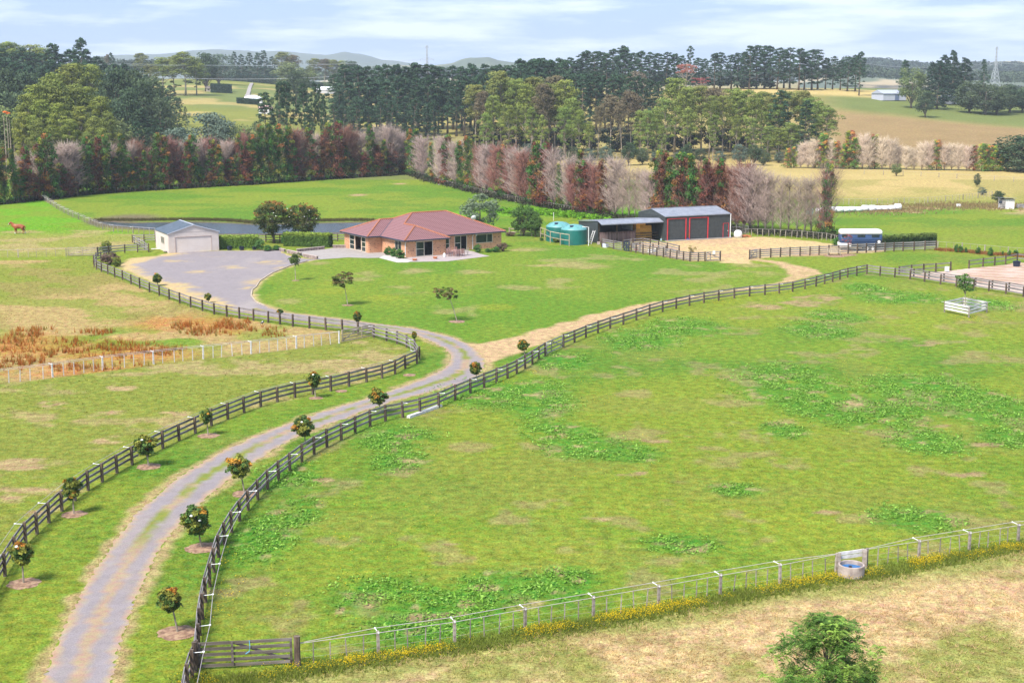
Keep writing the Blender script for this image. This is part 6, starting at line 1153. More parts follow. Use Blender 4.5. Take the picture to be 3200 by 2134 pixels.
lollipop(1087, 954, 1071, 874, 64, 68, 'brownish green layered tree in the middle of the lawn', 302, .62, maker=make_maple, name='lawn_tree')
t_ = lollipop(1429, 1005, 1396, 916, 78, 50, 'flat topped tree leaning left at the lower lawn', 303, .85, maker=make_maple, name='lawn_tree')
BM = [make_round(7.2, s, (.05, .085, .025), (.17, .15, .04), .48, .16, 95, .17, 60, .12, tf=.7) for s in (31, 32)]
for (px, py, ty, w_, k, lab) in ((856,760,629,1.04,0,'left one of the two big magnolias behind the clipped hedge'),(951,758,636,.96,1,'right one of the two big magnolias behind the clipped hedge')):
    P = G(px, py); h = AT(px, ty, P.y).z; t_ = plant('magnolia_tree', lab, 'tree', BM[k], tuple(P), h, (h/7.2*w_, h/7.2*w_, h/7.2), .3)
    random.seed(k); pts = []
    for i in range(9): a_ = random.uniform(pi, 2*pi); el = random.uniform(-.2, .9); pts.append((3.2*math.cos(a_)*math.cos(el), 3.2*math.sin(a_)*math.cos(el), 4.1+3.0*math.sin(el)))
    flowers(t_, pts[:5], .11)
    oc = [(2.9*math.cos(a_)*math.cos(e_), 2.9*math.sin(a_)*math.cos(e_), 4.2+2.9*math.sin(e_)) for a_, e_ in [(random.uniform(0, 6.3), random.uniform(.2, 1.4)) for _ in range(26)]][:15]
    V, F, cl = clumps(oc, [.42]*15, 26, .16, [(.33, .16, .04)]*15, .8); link('new_growth', npmesh('new_growth', V, F, M['leaf'], cl), t_)
fr1 = make_round(5.6, 41, (.06, .13, .03), (.14, .25, .06), .5, .08, 80, .16, 60, .13); fr2 = make_round(5, 42, (.11, .15, .09), (.24, .29, .18), .5, .05, 70, .13, 60, .13)
for (px, py, ty, wd, me, lab) in ((1636,737,640,1.05,fr1,'leafy bright green tree left of the water tanks'),(1672,741,668,.7,fr1,'smaller leafy green tree touching the tank trellis'),(1500,722,604,1.1,fr2,'grey green airy tree rising behind the house roof')):
    P = G(px, py); h = AT(px, ty, P.y).z; H0 = 5.6 if me is fr1 else 5; plant('garden_tree', lab, 'tree', me, tuple(P), h, (h/H0*wd, h/H0*wd, h/H0))
SB = make_round(1.0, 51, (.05, .13, .03), (.10, .22, .05), .5, 0, 30, .075, 46, .22, tf=.5)
SY = make_round(1.0, 52, (.09, .16, .03), (.30, .28, .05), .5, 0, 30, .09, 40, .22, tf=.5)
SBR = make_round(1.0, 53, (.13, .09, .065), (.24, .17, .11), .6, 0, 36, .07, 40, .22, tf=.5)
for (px, py, w_, h_, me, lab) in ((1213,798,24,26,SB,'round green bush at the left end by the brick corner'),(1231,803,24,27,SB,'middle round green bush of three by the brick corner'),(1250,809,29,29,SB,'right round green bush touching the white downpipe'),(1494,789,26,25,SB,'round green bush right of the second white downpipe'),(1570,786,28,28,SBR,'olive brown round bush at the right corner of the house'),
  (1526,789,22,12,SB,'low leafy plant under the wide window'),(1548,788,24,17,SB,'taller leafy plant under the wide window'),(332,789,34,33,SY,'yellow green shrub inside the curved fence corner'),(344,826,48,36,SBR,'large rounded brown shrub inside the curved fence corner'),(366,834,25,28,SY,'small yellow shrub below the brown rounded shrub'),
  (812,781,30,32,SB,'leafy green shrub at the right end of the garage hedge'),(835,784,30,16,SB,'low ground shrub beside the gravel court'),(862,782,30,14,SB,'low green plants left of the stone edging'),(888,764,20,36,SB,'dark upright shrub at the left end of the box hedge'),(806,770,18,22,SBR,'reddish shrub left of the first big magnolia'),(1595,738,26,13,SBR,'dark low shrub behind the right corner of the house'),(1738,758,20,14,SY,'sprawling yellowish plant below the tank trellis'),
  (1692,753,12,10,SB,'small green plant left of the tank trellis'),(2622,770,40,26,SB,'dark bush at the foot of the last hedgerow conifer'),(2203,745,8,6,SB,'little green plant between roller door and side door'),(1272,1141,14,12,SBR,'reddish dead bush at the inside of the fence bend')):
    P = G(px, py); k = P.length/FPX; plant('bush', lab, 'shrub', me, tuple(P), 1, (w_*k, w_*k, h_*k))
for i, (px, py, w_, h_) in enumerate(((2988,789,12,24),(3002,789,14,20),(3019,790,9,15),(3056,794,15,20),(3094,800,18,24),(3133.5,799,8,13),(3154,801,11,17),(3174,800,16,17))):
    P = G(px, py); k = P.length/FPX; plant('young_shrub', '%s from the left of the young shrubs in front of the thin wire fence' % nth(i), 'shrub', SB, tuple(P), 1, (w_*k, w_*k, h_*k), None, 'young shrubs at the arena verge')
# saplings
def sapling(px, py, ty, lab, col, n=14, wr=.7):
    P = G(px, py); h = AT(px, ty, P.y).z; t_ = thing('sapling', lab, 'tree', tuple(P)); q = MB(); q.tube([(0,0,-.05),(.03,0,h*.9)], [.035,.012], 5); random.seed(int(px)); cc = []
    for i in range(n): a_ = random.uniform(0, 6.3); r = wr*random.uniform(.2, 1); z = h*random.uniform(.5, 1); cc.append((r*math.cos(a_), r*math.sin(a_), z)); q.tube([(0,0,z-.5),cc[-1]], [.015,.005], 4, False)
    q.build('trunk', M['bark'], t_); V, F, cl = clumps(cc, [.2]*n, 26, .07, [np.array(col)]*n, .8); link('crown', npmesh('crown', V, F, M['leaf'], cl), t_); return t_
sapling(2648, 796, 736, 'spindly reddish sapling beside the pale bench', (.28, .09, .08)); sapling(2160, 812, 768, 'thin yellowish sapling behind the yard fence corner', (.26, .20, .05), 12, .6)
mulch(G(2650, 797), 1.2, 260); mulch(G(2610, 800), 1.6, 261)
# young tree in its white guard
P = G(3016, 977); t_ = plant('young_tree', 'young green tree with a round crown inside the white wooden guard', 'tree', (trunk_mesh('trunk', 3.6, .06, M['palebark'], [(1.9, (.5*math.cos(i), .5*math.sin(i), 2.9), .02) for i in range(6)], .02), npmesh('crown', *(lambda r: (r[0], r[1]))(clumps([(math.cos(i*2.4)*.75*((i % 4+1)/4), math.sin(i*2.4)*.9*((i % 4+1)/4), 2.35+1.5*((i*7) % 13)/13) for i in range(40)], [.34]*40, 30, .10, [(.07, .15, .03)]*40, .8)), M['leaf'], np.repeat(np.array([[.085, .165, .035]])*rng.uniform(.5, 1.5, (1200, 1)), 4, 0))), tuple(P), 3, (1.0, 1.0, 1.0), 0)
cr_ = PX([(3027,992),(3083,977),(3009,963),(2951,976)]); tg = thing('tree_guard', 'square white painted wooden guard of three rails round the young tree', 'tree guard', (*cr_[0], 0)); o = Vector((*cr_[0], 0))
for i in range(4):
    p, q_ = Vector((*cr_[i], 0))-o, Vector((*cr_[(i+1) % 4], 0))-o; link('post', post_mesh(.12, 1.12, M['batten']), tg, p)
    for h in (.42, .74, 1.06): put_rail(tg, p+Vector((0, 0, h)), q_+Vector((0, 0, h)), .19, .035, M['whitewood'])
    nn = (p-(Vector(((cr_[0][0]+cr_[2][0])/2, (cr_[0][1]+cr_[2][1])/2, 0))-o)).normalized(); MB().tube([p+Vector((0,0,1.1)), p+nn*.35+Vector((0,0,1.12))], .015, 5).build('bracket', M['white'], tg)
# foreground tree, bottom right
random.seed(77); FG = G(2572, 2275); ft = thing('ash_tree', 'leafy green tree cut off by the bottom edge at the right', 'tree', tuple(FG)); q = MB(); q.tube([(0,0,-.1),(.05,0,.9),(.1,.05,2.0),(.05,.1,3.2)], [.09,.075,.05,.02], 7); cc = []
for i in range(230):
    a_ = random.uniform(0, 6.3); t_ = random.random(); z = .75+3.6*t_; R_ = 2.25*math.sqrt(max(.02, math.sin(pi*min(1, (t_*.84+.14)))))*random.uniform(.25, 1.0); c_ = Vector((R_*math.cos(a_)+.25*(z < 2), R_*math.sin(a_), z)); cc.append(c_)
    if i % 4 == 0: s = Vector((.05, .03, max(.5, z-1.1))); q.tube([s, s.lerp(c_, .5)+Vector((0, 0, .12)), c_], [.028, .018, .006], 4, False)
q.build('trunk', M['bark'], ft); LPs = []; LN = []; LC = []; LD = []
for c_ in cc:
    base = np.array((.095, .20, .035)) if random.random() < .55 else np.array((.21, .34, .06)); 
    for k in range(11):     # compound leaves: a drooping rachis with leaflet pairs
        d = Vector((random.gauss(0, 1), random.gauss(0, 1), random.gauss(.2, .6))).normalized(); s = c_+d*random.uniform(.0, .15); L2 = random.uniform(.24, .4); sd = Vector((-d.y, d.x, 0)).normalized(); cl = base*random.uniform(.6, 1.5)
        for j in range(7):
            f = (j+1)/7; p = s+d*(L2*f)+Vector((0, 0, -.16*f*f)); 
            for sg in (-1, 1): LPs.append(p+sd*sg*.045); LN.append((random.gauss(0, .3), random.gauss(0, .3), 1)); LC.append(cl); LD.append(sd*sg+d*.5)
LPs = np.array(LPs); LN = unit(np.array(LN)); LD = unit(np.array([tuple(x) for x in LD])); B_ = unit(np.cross(LN, LD)); lc = np.array(LC); Lh = .058; Wh = .021
V = np.stack([LPs-LD*Lh, LPs+B_*Wh, LPs+LD*Lh, LPs-B_*Wh], 1).reshape(-1, 3); link('crown', npmesh('crown', V, np.arange(len(V)).reshape(-1, 4), M['leaf'], np.repeat(lc, 4, 0)), ft)
# ---------------------------------------------------------------- grass, weeds, flowers as geometry
def blades(name, label, X, Y, hgt, wid, col, lean=.35, per=1, kindcat='grass', hv=.4):
    X = np.repeat(X, per)+rng.normal(0, .06, len(X)*per); Y = np.repeat(Y, per)+rng.normal(0, .06, len(Y)*per); col = np.repeat(col, per, 0)*rng.uniform(.7, 1.35, (len(X), 1)); hgt = np.repeat(np.broadcast_to(hgt, (len(X)//per,)), per)*rng.uniform(1-hv, 1+hv, len(X)); n = len(X); a_ = rng.random(n)*2*pi; z = H(X, Y)
    dx, dy = np.cos(a_), np.sin(a_); w_ = wid*rng.uniform(.6, 1.3, n); lx, ly = rng.normal(0, lean, n)*hgt, rng.normal(0, lean, n)*hgt
    V = np.stack([np.stack([X-dx*w_, Y-dy*w_, z], 1), np.stack([X+dx*w_, Y+dy*w_, z], 1), np.stack([X+lx, Y+ly, z+hgt], 1)], 1).reshape(-1, 3)
    return tag(link(name, npmesh(name, V, np.arange(3*n).reshape(-1, 3), M['blade'], np.repeat(col, 3, 0))), label, kindcat, None, 'stuff')
def scatter(n, y0, y1, accept):
    "points spread evenly over the ground seen between two distances"
    yy = np.sqrt(rng.uniform(y0*y0, y1*y1, n)); u = rng.uniform(-.40, .40, n); X = u*yy; k = accept(X, yy); return X[k], yy[k]
notroad = lambda X, Y: ~(inside(X, Y, LANE) | inside(X, Y, COURT) | inside(X, Y, ARENA))
X, Y = scatter(110000, 48, 125, lambda X, Y: (rng.random(len(X)) < sstep(125, 80, Y)) & notroad(X, Y) & (sdf(X, Y, DRYF) < 0)); c_ = near_color(X, Y); blades('meadow_grass', 'short grass tufts over the nearer paddocks and verges', X, Y, .06, .03, c_*1.65, .7)
X, Y = scatter(60000, 46, 76, lambda X, Y: inside(X, Y, DRYF)); c_ = near_color(X, Y); blades('dry_grass', 'matted straw coloured grass of the mown field in front', X, Y, .09, .022, c_*1.5, 1.1, 2)
# swept hay clumps lying in the dry field
X, Y = scatter(9000, 46, 76, lambda X, Y: inside(X, Y, DRYF) & (fbm(X, Y*2, 3, 3, 4.) > .56)); blades('loose_hay', 'loose pale hay lying in swathes on the dry field', X, Y, .13, .018, np.tile(PAL['straw']*1.4, (len(X), 1)), 1.2, 8)
# dock and thistle leaves in bright patches
def weedmask(X, Y): m = np.clip(sum(ell(X, Y, *e) for e in DOCKW), 0, 1); return (rng.random(len(X)) < m*sstep(.36, .54, fbm(X, Y, 1.6, 3, 61.)))
X, Y = scatter(200000, 52, 165, weedmask); n = len(X); print('weeds', n)
X = np.repeat(X, 4)+rng.normal(0, .12, 4*n); Y = np.repeat(Y, 4)+rng.normal(0, .12, 4*n); Z = H(X, Y)+rng.uniform(.03, .14, 4*n); cw = np.where(rng.random((4*n, 1)) < .55, PAL['lush']*1.2+C(.05, .03, .0), C(.21, .36, .06))*rng.uniform(.6, 1.35, (4*n, 1))
V, F, cl = leafcloud(np.stack([X, Y, Z], 1), np.tile([0, 0, 1.], (4*n, 1)), rng.uniform(.04, .115, 4*n), cw, .45, .5); tag(link('broadleaf_weeds', npmesh('broadleaf_weeds', V, F, M['leaf'], cl)), 'broad leaved bright green weeds in patches over the big paddock', 'weeds', None, 'stuff')
# buttercups
def yellow(name, label, X, Y, h, per=3, s=.028):
    n = len(X)*per; X = np.repeat(X, per)+rng.normal(0, .09, n); Y = np.repeat(Y, per)+rng.normal(0, .09, n); Z = H(X, Y)+h*rng.uniform(.6, 1.1, n)
    V, F, cl = leafcloud(np.stack([X, Y, Z], 1), np.tile([0, -.5, 1.], (n, 1)), s, np.tile((.88, .62, .02), (n, 1))*rng.uniform(.8, 1.2, (n, 1)), .8, .5); return tag(link(name, npmesh(name, V, F, M['blade'], cl)), label, 'flowers', None, 'stuff')
FL = PX([(560,2128),(700,2118),(850,2098),(930,2084),(1214,2043),(1472,2005),(1708,1958),(1952,1918),(2222,1867),(2415,1833),(2612,1796),(2706,1786),(2918,1744),(3120,1710),(3330,1676)])
def along(path, n, wd, off=(0, 0)):
    P = np.array(path); sg = np.hypot(*(P[1:]-P[:-1]).T); cum = np.concatenate([[0], np.cumsum(sg)]); s = rng.uniform(0, cum[-1], n); j = np.clip(np.searchsorted(cum, s, 'right')-1, 0, len(sg)-1); f = (s-cum[j])/sg[j]; q = P[j]+(P[j+1]-P[j])*f[:, None]; return q[:, 0]+rng.normal(0, wd, n)+off[0], q[:, 1]+rng.normal(0, wd, n)+off[1]
X, Y = along(FL, 9000, .38, (0, -.55)); k = fbm(X, Y, 1.1, 3, 19.); blades('fence_line_weeds', 'tall dark green weeds growing along the foot of the bottom wire fence', X, Y, .08+.18*k, .03, np.array((.24, .29, .05))*(1-k[:, None]*.2), .5, 3)
X, Y = along(FL, 9000, .34, (0, -.38)); k = fbm(X, Y, 1.6, 3, 9.) > rng.uniform(.36, .66, 9000); yellow('buttercups', 'band of yellow buttercups along the bottom wire fence', X[k], Y[k], .25, 2, .019)
def fmask(X, Y): m = np.clip(sum(ell(X, Y, *e) for e in BUTTER), 0, 1); return rng.random(len(X)) < m*sstep(.4, .58, fbm(X, Y, 1.3, 3, 71.))*.55
X, Y = scatter(120000, 52, 160, fmask); yellow('buttercups', 'scattered yellow buttercups in the big paddock beside the fence', X, Y, .16, 2, .026)
X, Y = scatter(2600, 55, 150, lambda X, Y: inside(X, Y, BIGP) & (fbm(X, Y, 7, 3, 15.) > .52)); yellow('buttercups', 'sparse yellow specks over the big paddock', X, Y, .10, 1, .03)
# rusty dock stalks
RS = [(40,1075,60,30),(100,1040,70,12),(190,1090,100,26),(110,1115,70,24),(330,1092,70,22),(440,1088,60,14),(560,1022,60,12),(700,1022,80,24),(640,1040,60,10),(300,1040,60,8),(90,1125,80,16),(420,1110,60,10),(250,1150,240,10),(520,1100,60,10),(860,1045,30,10),(820,1030,40,6)]
def rmask(X, Y): m = np.clip(sum(ell(X, Y, *e) for e in RS), 0, 1); return inside(X, Y, LPAD) & (rng.random(len(X)) < m*.5*sstep(.44, .56, fbm(X, Y, 1.1, 3, 33.)))
X, Y = scatter(70000, 105, 150, rmask); cR = np.where(rng.random((len(X), 1)) < .75, C(.42, .15, .03), C(.28, .22, .05)); print('dock', len(X)); blades('dock_stalks', 'tall rusty brown dock stalks in the left paddock', X, Y, .48, .03, cR, .3, 6)
X, Y = scatter(30000, 100, 235, lambda X, Y: inside(X, Y, LPAD) | inside(X, Y, HORSEP) | inside(X, Y, LPAD2)); c_ = near_color(X, Y); blades('dry_tufts', 'rough dry grass tufts over the left paddocks', X, Y, .08, .06, c_*1.6, .7, 2)
# reeds by the pond, rough grass by the far hut
X, Y = along(PX([(300,690),(420,690),(574,688),(700,690),(800,698),(930,694),(1060,690),(1165,690)]), 3500, .7, (0, .4)); blades('reeds', 'brownish rushes along the back bank of the pond', X, Y, .38, .05, np.tile((.15, .13, .05), (len(X), 1)), .25, 3, 'reeds')
X, Y = along(PX([(2700,665),(2850,650),(3000,640),(3100,650),(3200,640)]), 2600, 3.6); blades('rough_grass', 'orange brown rank grass round the little hut', X, Y, .32, .07, np.tile((.34, .25, .12), (len(X), 1)), .3, 3)
X, Y = along(PX([(2930,782),(3000,786),(3100,796),(3220,803)]), 900, .5); blades('rough_grass', 'orange grass strip under the young shrubs', X, Y, .35, .06, np.tile((.36, .17, .06), (len(X), 1)), .4, 3)
# ---------------------------------------------------------------- smaller things
# stone edging walls
M['stone'] = pm('stone', [(.16, .11, .10), (.27, .20, .18), (.36, .28, .25)], 3, .9, .5, 15, rand=.3)
M['capstone'] = pm('capstone', [(.36, .28, .25), (.46, .38, .34)], 3, .9, .3)
def stone_wall(lab, a_, b2, h):
    p, q_ = Vector((*PX([a_])[0], 0)), Vector((*PX([b2])[0], 0)); d = (q_-p).normalized(); L2 = (q_-p).length; t_ = thing('stone_wall', lab, 'wall', tuple(p), math.atan2(d.y, d.x)); n = max(3, int(L2/.45)); bm2 = MB().box((0, 0, 0), (L2/n-.03, .26, h/2-.02)).mesh('block', M['stone'])
    for r in range(2):
        for i in range(n): link('block', bm2, t_, ((i+.5)*L2/n, random.uniform(-.015, .015), h/4+r*h/2))
    MB().box((L2/2, 0, h+.03), (L2+.08, .34, .06)).build('cap', M['capstone'], t_)
stone_wall('long low stone garden wall below the clipped hedge', (928,788), (1013,779.5), .38); stone_wall('short stone wall angled toward the gravel court, left of the lawn tree', (898,790.5), (941,800), .4); stone_wall('separate stone wall stub at the corner of the patio', (949,803.5), (992,811), .42)
stone_wall('low brown wall running up to the house corner', (1040,776), (1083,775), .4); stone_wall('stone edging block nearest the gravel at the hedge end', (875,784.5), (890,787.5), .35)
# pots, planter boxes
def pot(name, lab, px, py, r, h, mat, cat='pot', square=False):
    P = G(px, py); q = MB()
    if square: q.box((0, 0, h/2), (2*r*.85, 2*r*.85, h), 0, (1.15, 1.15)); q.box((0, 0, h), (2*r*1.05, 2*r*1.05, .06))
    else: q.lathe((0, 0, 0), [(0, 0), (r*.7, 0), (r*.95, h*.8), (r*1.08, h*.82), (r*1.08, h), (r*.9, h), (r*.85, h*.85), (0, h*.8)], 14)
    return tag(q.build(name, mat, None, tuple(P), (0, 0, random.uniform(0, 1))), lab, cat)
M['bluepot'] = pm('blue_pot', [(.012, .02, .045), (.02, .03, .06)], 2, .35); M['terra'] = pm('terracotta', [(.42, .14, .06), (.52, .20, .09)], 2, .7)
pot('planter_box', 'dark blue planter at the foot of the garage hedge, nearest the garage', 717.5, 782, .26, .55, M['bluepot'], 'planter', True); pot('planter_box', 'dark blue planter in the middle of the garage hedge', 755.5, 782, .26, .5, M['bluepot'], 'planter', True); pot('planter_box', 'dark blue planter at the right end of the garage hedge', 795, 781, .26, .42, M['bluepot'], 'planter', True)
pot('plant_pot', 'wide terracotta pot left of the sliding door on the terrace', 1296, 815, .34, .26, M['terra']); pot('plant_pot', 'round terracotta pot right of the sliding door on the terrace', 1360, 809.5, .30, .30, M['terra'])
pot('plant_pot', 'blue pot standing between the two red framed doors', 2150, 750, .2, .25, pm('bright_blue', [(.05, .08, .4), (.07, .1, .45)], 2, .4))
P = G(2150, 749.5); t_ = thing('spiky_plant', 'yellow spiky plant in the blue pot before the barn', 'plant', (P.x, P.y, .25)); X = np.zeros(160); V = []; 
a_ = rng.random(160)*6.28; rr = rng.uniform(.2, .55, 160); zz = rng.uniform(.5, 1.1, 160); V = np.stack([np.stack([-.03*np.sin(a_), .03*np.cos(a_), 0*a_], 1), np.stack([.03*np.sin(a_), -.03*np.cos(a_), 0*a_], 1), np.stack([rr*np.cos(a_), rr*np.sin(a_), zz], 1)], 1).reshape(-1, 3); link('leaves', npmesh('leaves', V, np.arange(480).reshape(-1, 3), M['blade'], np.tile((.30, .26, .08), (480, 1))), t_)
# gas bottle
P = G(1388.5, 804); q = MB(); q.lathe((0,0,0), [(0,0),(.17,.02),(.18,.08),(.18,.42),(.12,.52),(.05,.55),(.05,.6),(0,.6)], 14); tag(q.build('gas_bottle', M['white'], None, tuple(P), smooth=True), 'white gas bottle beside the garden table', 'gas bottle')
# garden table and chairs
M['pinkwood'] = pm('pinkish_wood', [(.27, .13, .11), (.38, .22, .19)], 4, .7, rand=.15); M['redwood'] = pm('reddish_wood', [(.24, .12, .11), (.36, .22, .2)], 4, .7, rand=.2)
TP = G(1428, 799.5); TP.z = .03; th = HT; tb = thing('garden_table', 'oval wooden garden table on the terrace', 'table', tuple(TP), th); q = MB(); n = 20; tp = [(1.0*math.cos(2*pi*i/n), .55*math.sin(2*pi*i/n)) for i in range(n)]; q.prism(tp, .71, .75); q.build('table_top', M['pinkwood'], tb)
for x in (-.7, .7):
    for y in (-.32, .32): MB().box((x, y, .355), (.07, .07, .71)).build('leg', M['pinkwood'], tb)
def chair_parts(t_, mat):
    for x in (-.23, .23): MB().box((x, -.22, .33), (.05, .05, .66)).build('leg', mat, t_); MB().beam((x, .22, 0), (x, .30, 1.02), .05, .05).build('leg', mat, t_); MB().box((x, 0, .66), (.06, .5, .035)).build('armrest', mat, t_)
    q = MB(); q.box((0, 0, .43), (.5, .48, .035)); q.build('seat', mat, t_); bk = MB()
    for i in range(6): bk.beam((-.19+.076*i, .245, .46), (-.19+.076*i, .30, 1.0), .045, .02)
    bk.beam((-.25, .30, 1.01), (.25, .30, 1.01), .04, .07); bk.build('backrest', mat, t_)
def chair(lab, off, rz, mat):
    P = Matrix.Rotation(th, 3, 'Z') @ Vector((*off, 0)); t_ = thing('garden_chair', lab, 'chair', (TP.x+P.x, TP.y+P.y, .03), th+rz, 'wooden chairs round the garden table'); chair_parts(t_, mat)
chair('dark wooden chair on the near side of the table, left', (-.55, -.95), pi, M['redwood']); chair('pinkish wooden chair on the near side of the table, middle', (.2, -.98), pi, M['pinkwood']); chair('grey wooden chair turned aside at the right end of the table', (1.25, -.35), pi+1.1, M['greywood'])
chair('dark wooden chair at the left end of the table', (-1.3, -.1), pi/2, M['redwood']); chair('pink cushioned chair behind the table on the left', (-.45, 1.0), 0, M['pinkwood']); chair('pinkish chair behind the table on the right', (.5, 1.0), 0, M['pinkwood'])
# bench
P = G(2606, 799); bt = thing('garden_bench', 'pale slatted timber bench in front of the grey rail fence', 'bench', tuple(P), -.05); BW = 1.7
for x in (-BW/2, BW/2): MB().box((x, -.25, .32), (.07, .07, .64)).build('leg', M['palewood'], bt); MB().beam((x, .25, 0), (x, .33, .95), .07, .07).build('leg', M['palewood'], bt); MB().box((x, 0, .64), (.08, .6, .05)).build('armrest', M['palewood'], bt)
for i in range(5): MB().box((0, -.24+.115*i, .43), (BW, .09, .03)).build('seat_slat', M['palewood'], bt)
for i in range(12): MB().beam((-BW/2+.12+(BW-.24)*i/11, .26, .45), (-BW/2+.12+(BW-.24)*i/11, .33, .93), .075, .02).build('back_slat', M['palewood'], bt)
MB().beam((-BW/2, .33, .97), (BW/2, .33, .97), .05, .09).build('top_rail', M['palewood'], bt)
# water tanks
M['tank'] = pm('tank_green', [(.006, .12, .105), (.012, .155, .135)], .8, .45); M['tanktop'] = pm('tank_top', [(.09, .27, .27), (.13, .32, .32)], .8, .4)
def tank(lab, px, py, r, h):
    P = G(px, py); t_ = thing('water_tank', lab, 'tank', (P.x, P.y+r, 0)); q = MB(); pr_ = [(0, 0), (r, 0)]
    for i in range(12): z = h*(i+1)/12; pr_ += [(r, z-.02), (r*.992, z)]
    q.lathe((0,0,0), pr_, 48); q.build('wall', M['tank'], t_, smooth=False); q = MB(); q.lathe((0,0,0), [(r*1.01, h-.02), (r*1.01, h+.05), (r*.93, h+.2), (r*.7, h+.48), (r*.4, h+.68), (r*.12, h+.75), (0, h+.75)], 48); dm = q.build('dome', M['tanktop'], t_, smooth=True)
    for k in range(8): a_ = k*pi/4+.3; q = MB(); q.beam((r*.55*math.cos(a_), r*.55*math.sin(a_), h+.6), (r*.86*math.cos(a_), r*.86*math.sin(a_), h+.32), .12, .08); q.build('dome_rib', M['tanktop'], t_)
    q = MB(); q.lathe((-.2*r, -.55*r, h+.50), [(0.0, .18), (.27, .17), (.30, .02), (.33, -.1)], 14); q.build('hatch', M['bluepot'], t_)
    return t_
tank('front green plastic water tank beside the lean-to', 1795, 767, 1.92, 2.15); tank('back green plastic water tank half hidden by the front one', 1747, 757, 1.9, 2.15)
P = G(1839, 768); tag(MB().tube([(0,0,0),(0,0,2.7),(-.9,.3,2.72)], .055, 8).build('overflow_pipe', M['white'], None, tuple(P)), 'white pipe standing between front tank and lean-to wall', 'pipe')
P = G(1843, 763); Q = AT(1857, 720.5, P.y+1.0); ld = thing('ladder', 'pale wooden ladder leaning on the lean-to end wall', 'ladder', tuple(P)); v = Vector((Q.x-P.x, Q.y-P.y, Q.z)); s_ = Vector((.19, -.05, 0))
for k in (-1, 1): MB().beam(s_*k, v+s_*k*.8, .06, .05).build('stile', M['whitewood'], ld)
for i in range(7): f = (i+.7)/7.4; MB().beam(v*f-s_, v*f+s_, .05, .05).build('rung', M['whitewood'], ld)
tr_ = PX([(1689,747),(1702,751),(1719.5,759.5),(1750.7,766),(1778.6,770)]); tf = thing('trellis_fence', 'pale two rail timber frame in front of the water tanks', 'fence', (*tr_[0], 0)); o = Vector((*tr_[0], 0))
for i, p in enumerate(tr_): link('post', post_mesh(.13, 1.75, M['palewood']), tf, Vector((*p, 0))-o)
for a_, b2 in zip(tr_[:-1], tr_[1:]):
    for h in (.85, 1.7): put_rail(tf, Vector((*a_, h))-o, Vector((*b2, h))-o, .1, .05, M['palewood'])
P = G(1730, 690); tag(MB().tube([(0,0,0),(0,0,1.25)], .05, 6).tube([(0,0,1.25),(0,0,1.4)], .09, 6).build('marker_post', M['whitewood'], None, tuple(P)), 'thin white capped pole in the bright grass behind the tanks', 'pole')
# horse trailer
TR = G(2686, 781); tz = thing('horse_trailer', 'dark blue horse trailer with a white rounded roof', 'trailer', tuple(TR), -.03); L2, W2 = 5.9, 2.0
M['navy'] = pm('navy_paint', [(.02, .045, .11), (.03, .06, .14)], .6, .3, spec=.5); M['navy2'] = pm('navy_light', [(.05, .10, .21), (.07, .125, .25)], .6, .3); M['whitepaint'] = pm('white_paint', [(.76, .76, .78), (.82, .82, .84)], .6, .3)
def rrect(x0, x1, y0, y1, r, n=5):
    P = []
    for (cx, cy, a0) in ((x1-r, y1-r, 0), (x0+r, y1-r, 90), (x0+r, y0+r, 180), (x1-r, y0+r, 270)):
        for i in range(n+1): a_ = math.radians(a0+90*i/n); P.append((cx+r*math.cos(a_), cy+r*math.sin(a_)))
    return P
def loft(rings, mat, name, parent, smooth=True):
    q = MB(); n = len(rings[0]); V = [p for r in rings for p in r]; F = []
    for i in range(len(rings)-1):
        for k in range(n): F.append((i*n+k, i*n+(k+1) % n, (i+1)*n+(k+1) % n, (i+1)*n+k))
    F += [tuple(range(n-1, -1, -1)), tuple((len(rings)-1)*n+k for k in range(n))]; q.add(V, F); return q.build(name, mat, parent, smooth=smooth)
loft([[(x, y, z) for x, y in rrect(-L2/2, L2/2, -W2/2, W2/2, .32)] for z in (.45, 2.32)], M['navy'], 'body', tz)
loft([[(x*k, y*k2, z) for x, y in rrect(-L2/2-.03, L2/2+.03, -W2/2-.03, W2/2+.03, .36)] for z, k, k2 in ((2.32, 1, 1), (2.62, .995, .98), (2.80, .975, .9), (2.90, .94, .78), (2.96, .86, .5), (2.97, .7, .2))], M['whitepaint'], 'roof', tz)
loft([[(x, y, z) for x, y in rrect(-L2/2-.06, -L2/2+1.75, -W2/2-.02, W2/2+.02, .3)] for z in (.42, 1.05)], M['whitepaint'], 'nose_fairing', tz)
for (x, w_) in ((-L2/2+.55, .8), (-.05, 1.1), (1.95, 1.08)): f_ = MB().box((x, -W2/2-.02, 2.1), (w_, .04, .34)).build('window', M['gutter'], tz); MB().box((x, -W2/2-.045, 2.1), (w_-.08, .02, .26)).build('pane', M['glass'], f_)
for z in (1.62, 1.35, 1.12): MB().beam((-1.1, -W2/2-.03, z), (2.75, -W2/2-.03, z), .04, .035).build('side_rib', M['navy2'], tz)
for x in (-.6, .75, 1.7): MB().beam((x, -W2/2-.03, 1.62), (x+.35, -W2/2-.03, 1.45), .04, .03).build('side_rib', M['navy2'], tz)
q = MB(); q.box((-3.5, 0, .5), (1.4, .12, .1)); q.build('drawbar', M['gutter'], tz); MB().tube([(-3.9,0,0),(-3.9,0,.7)], .04, 6).build('jockey_post', M['greywood'], tz)
M['tyre'] = pm('tyre', [(.02, .02, .02), (.035, .035, .035)], 4, .9)
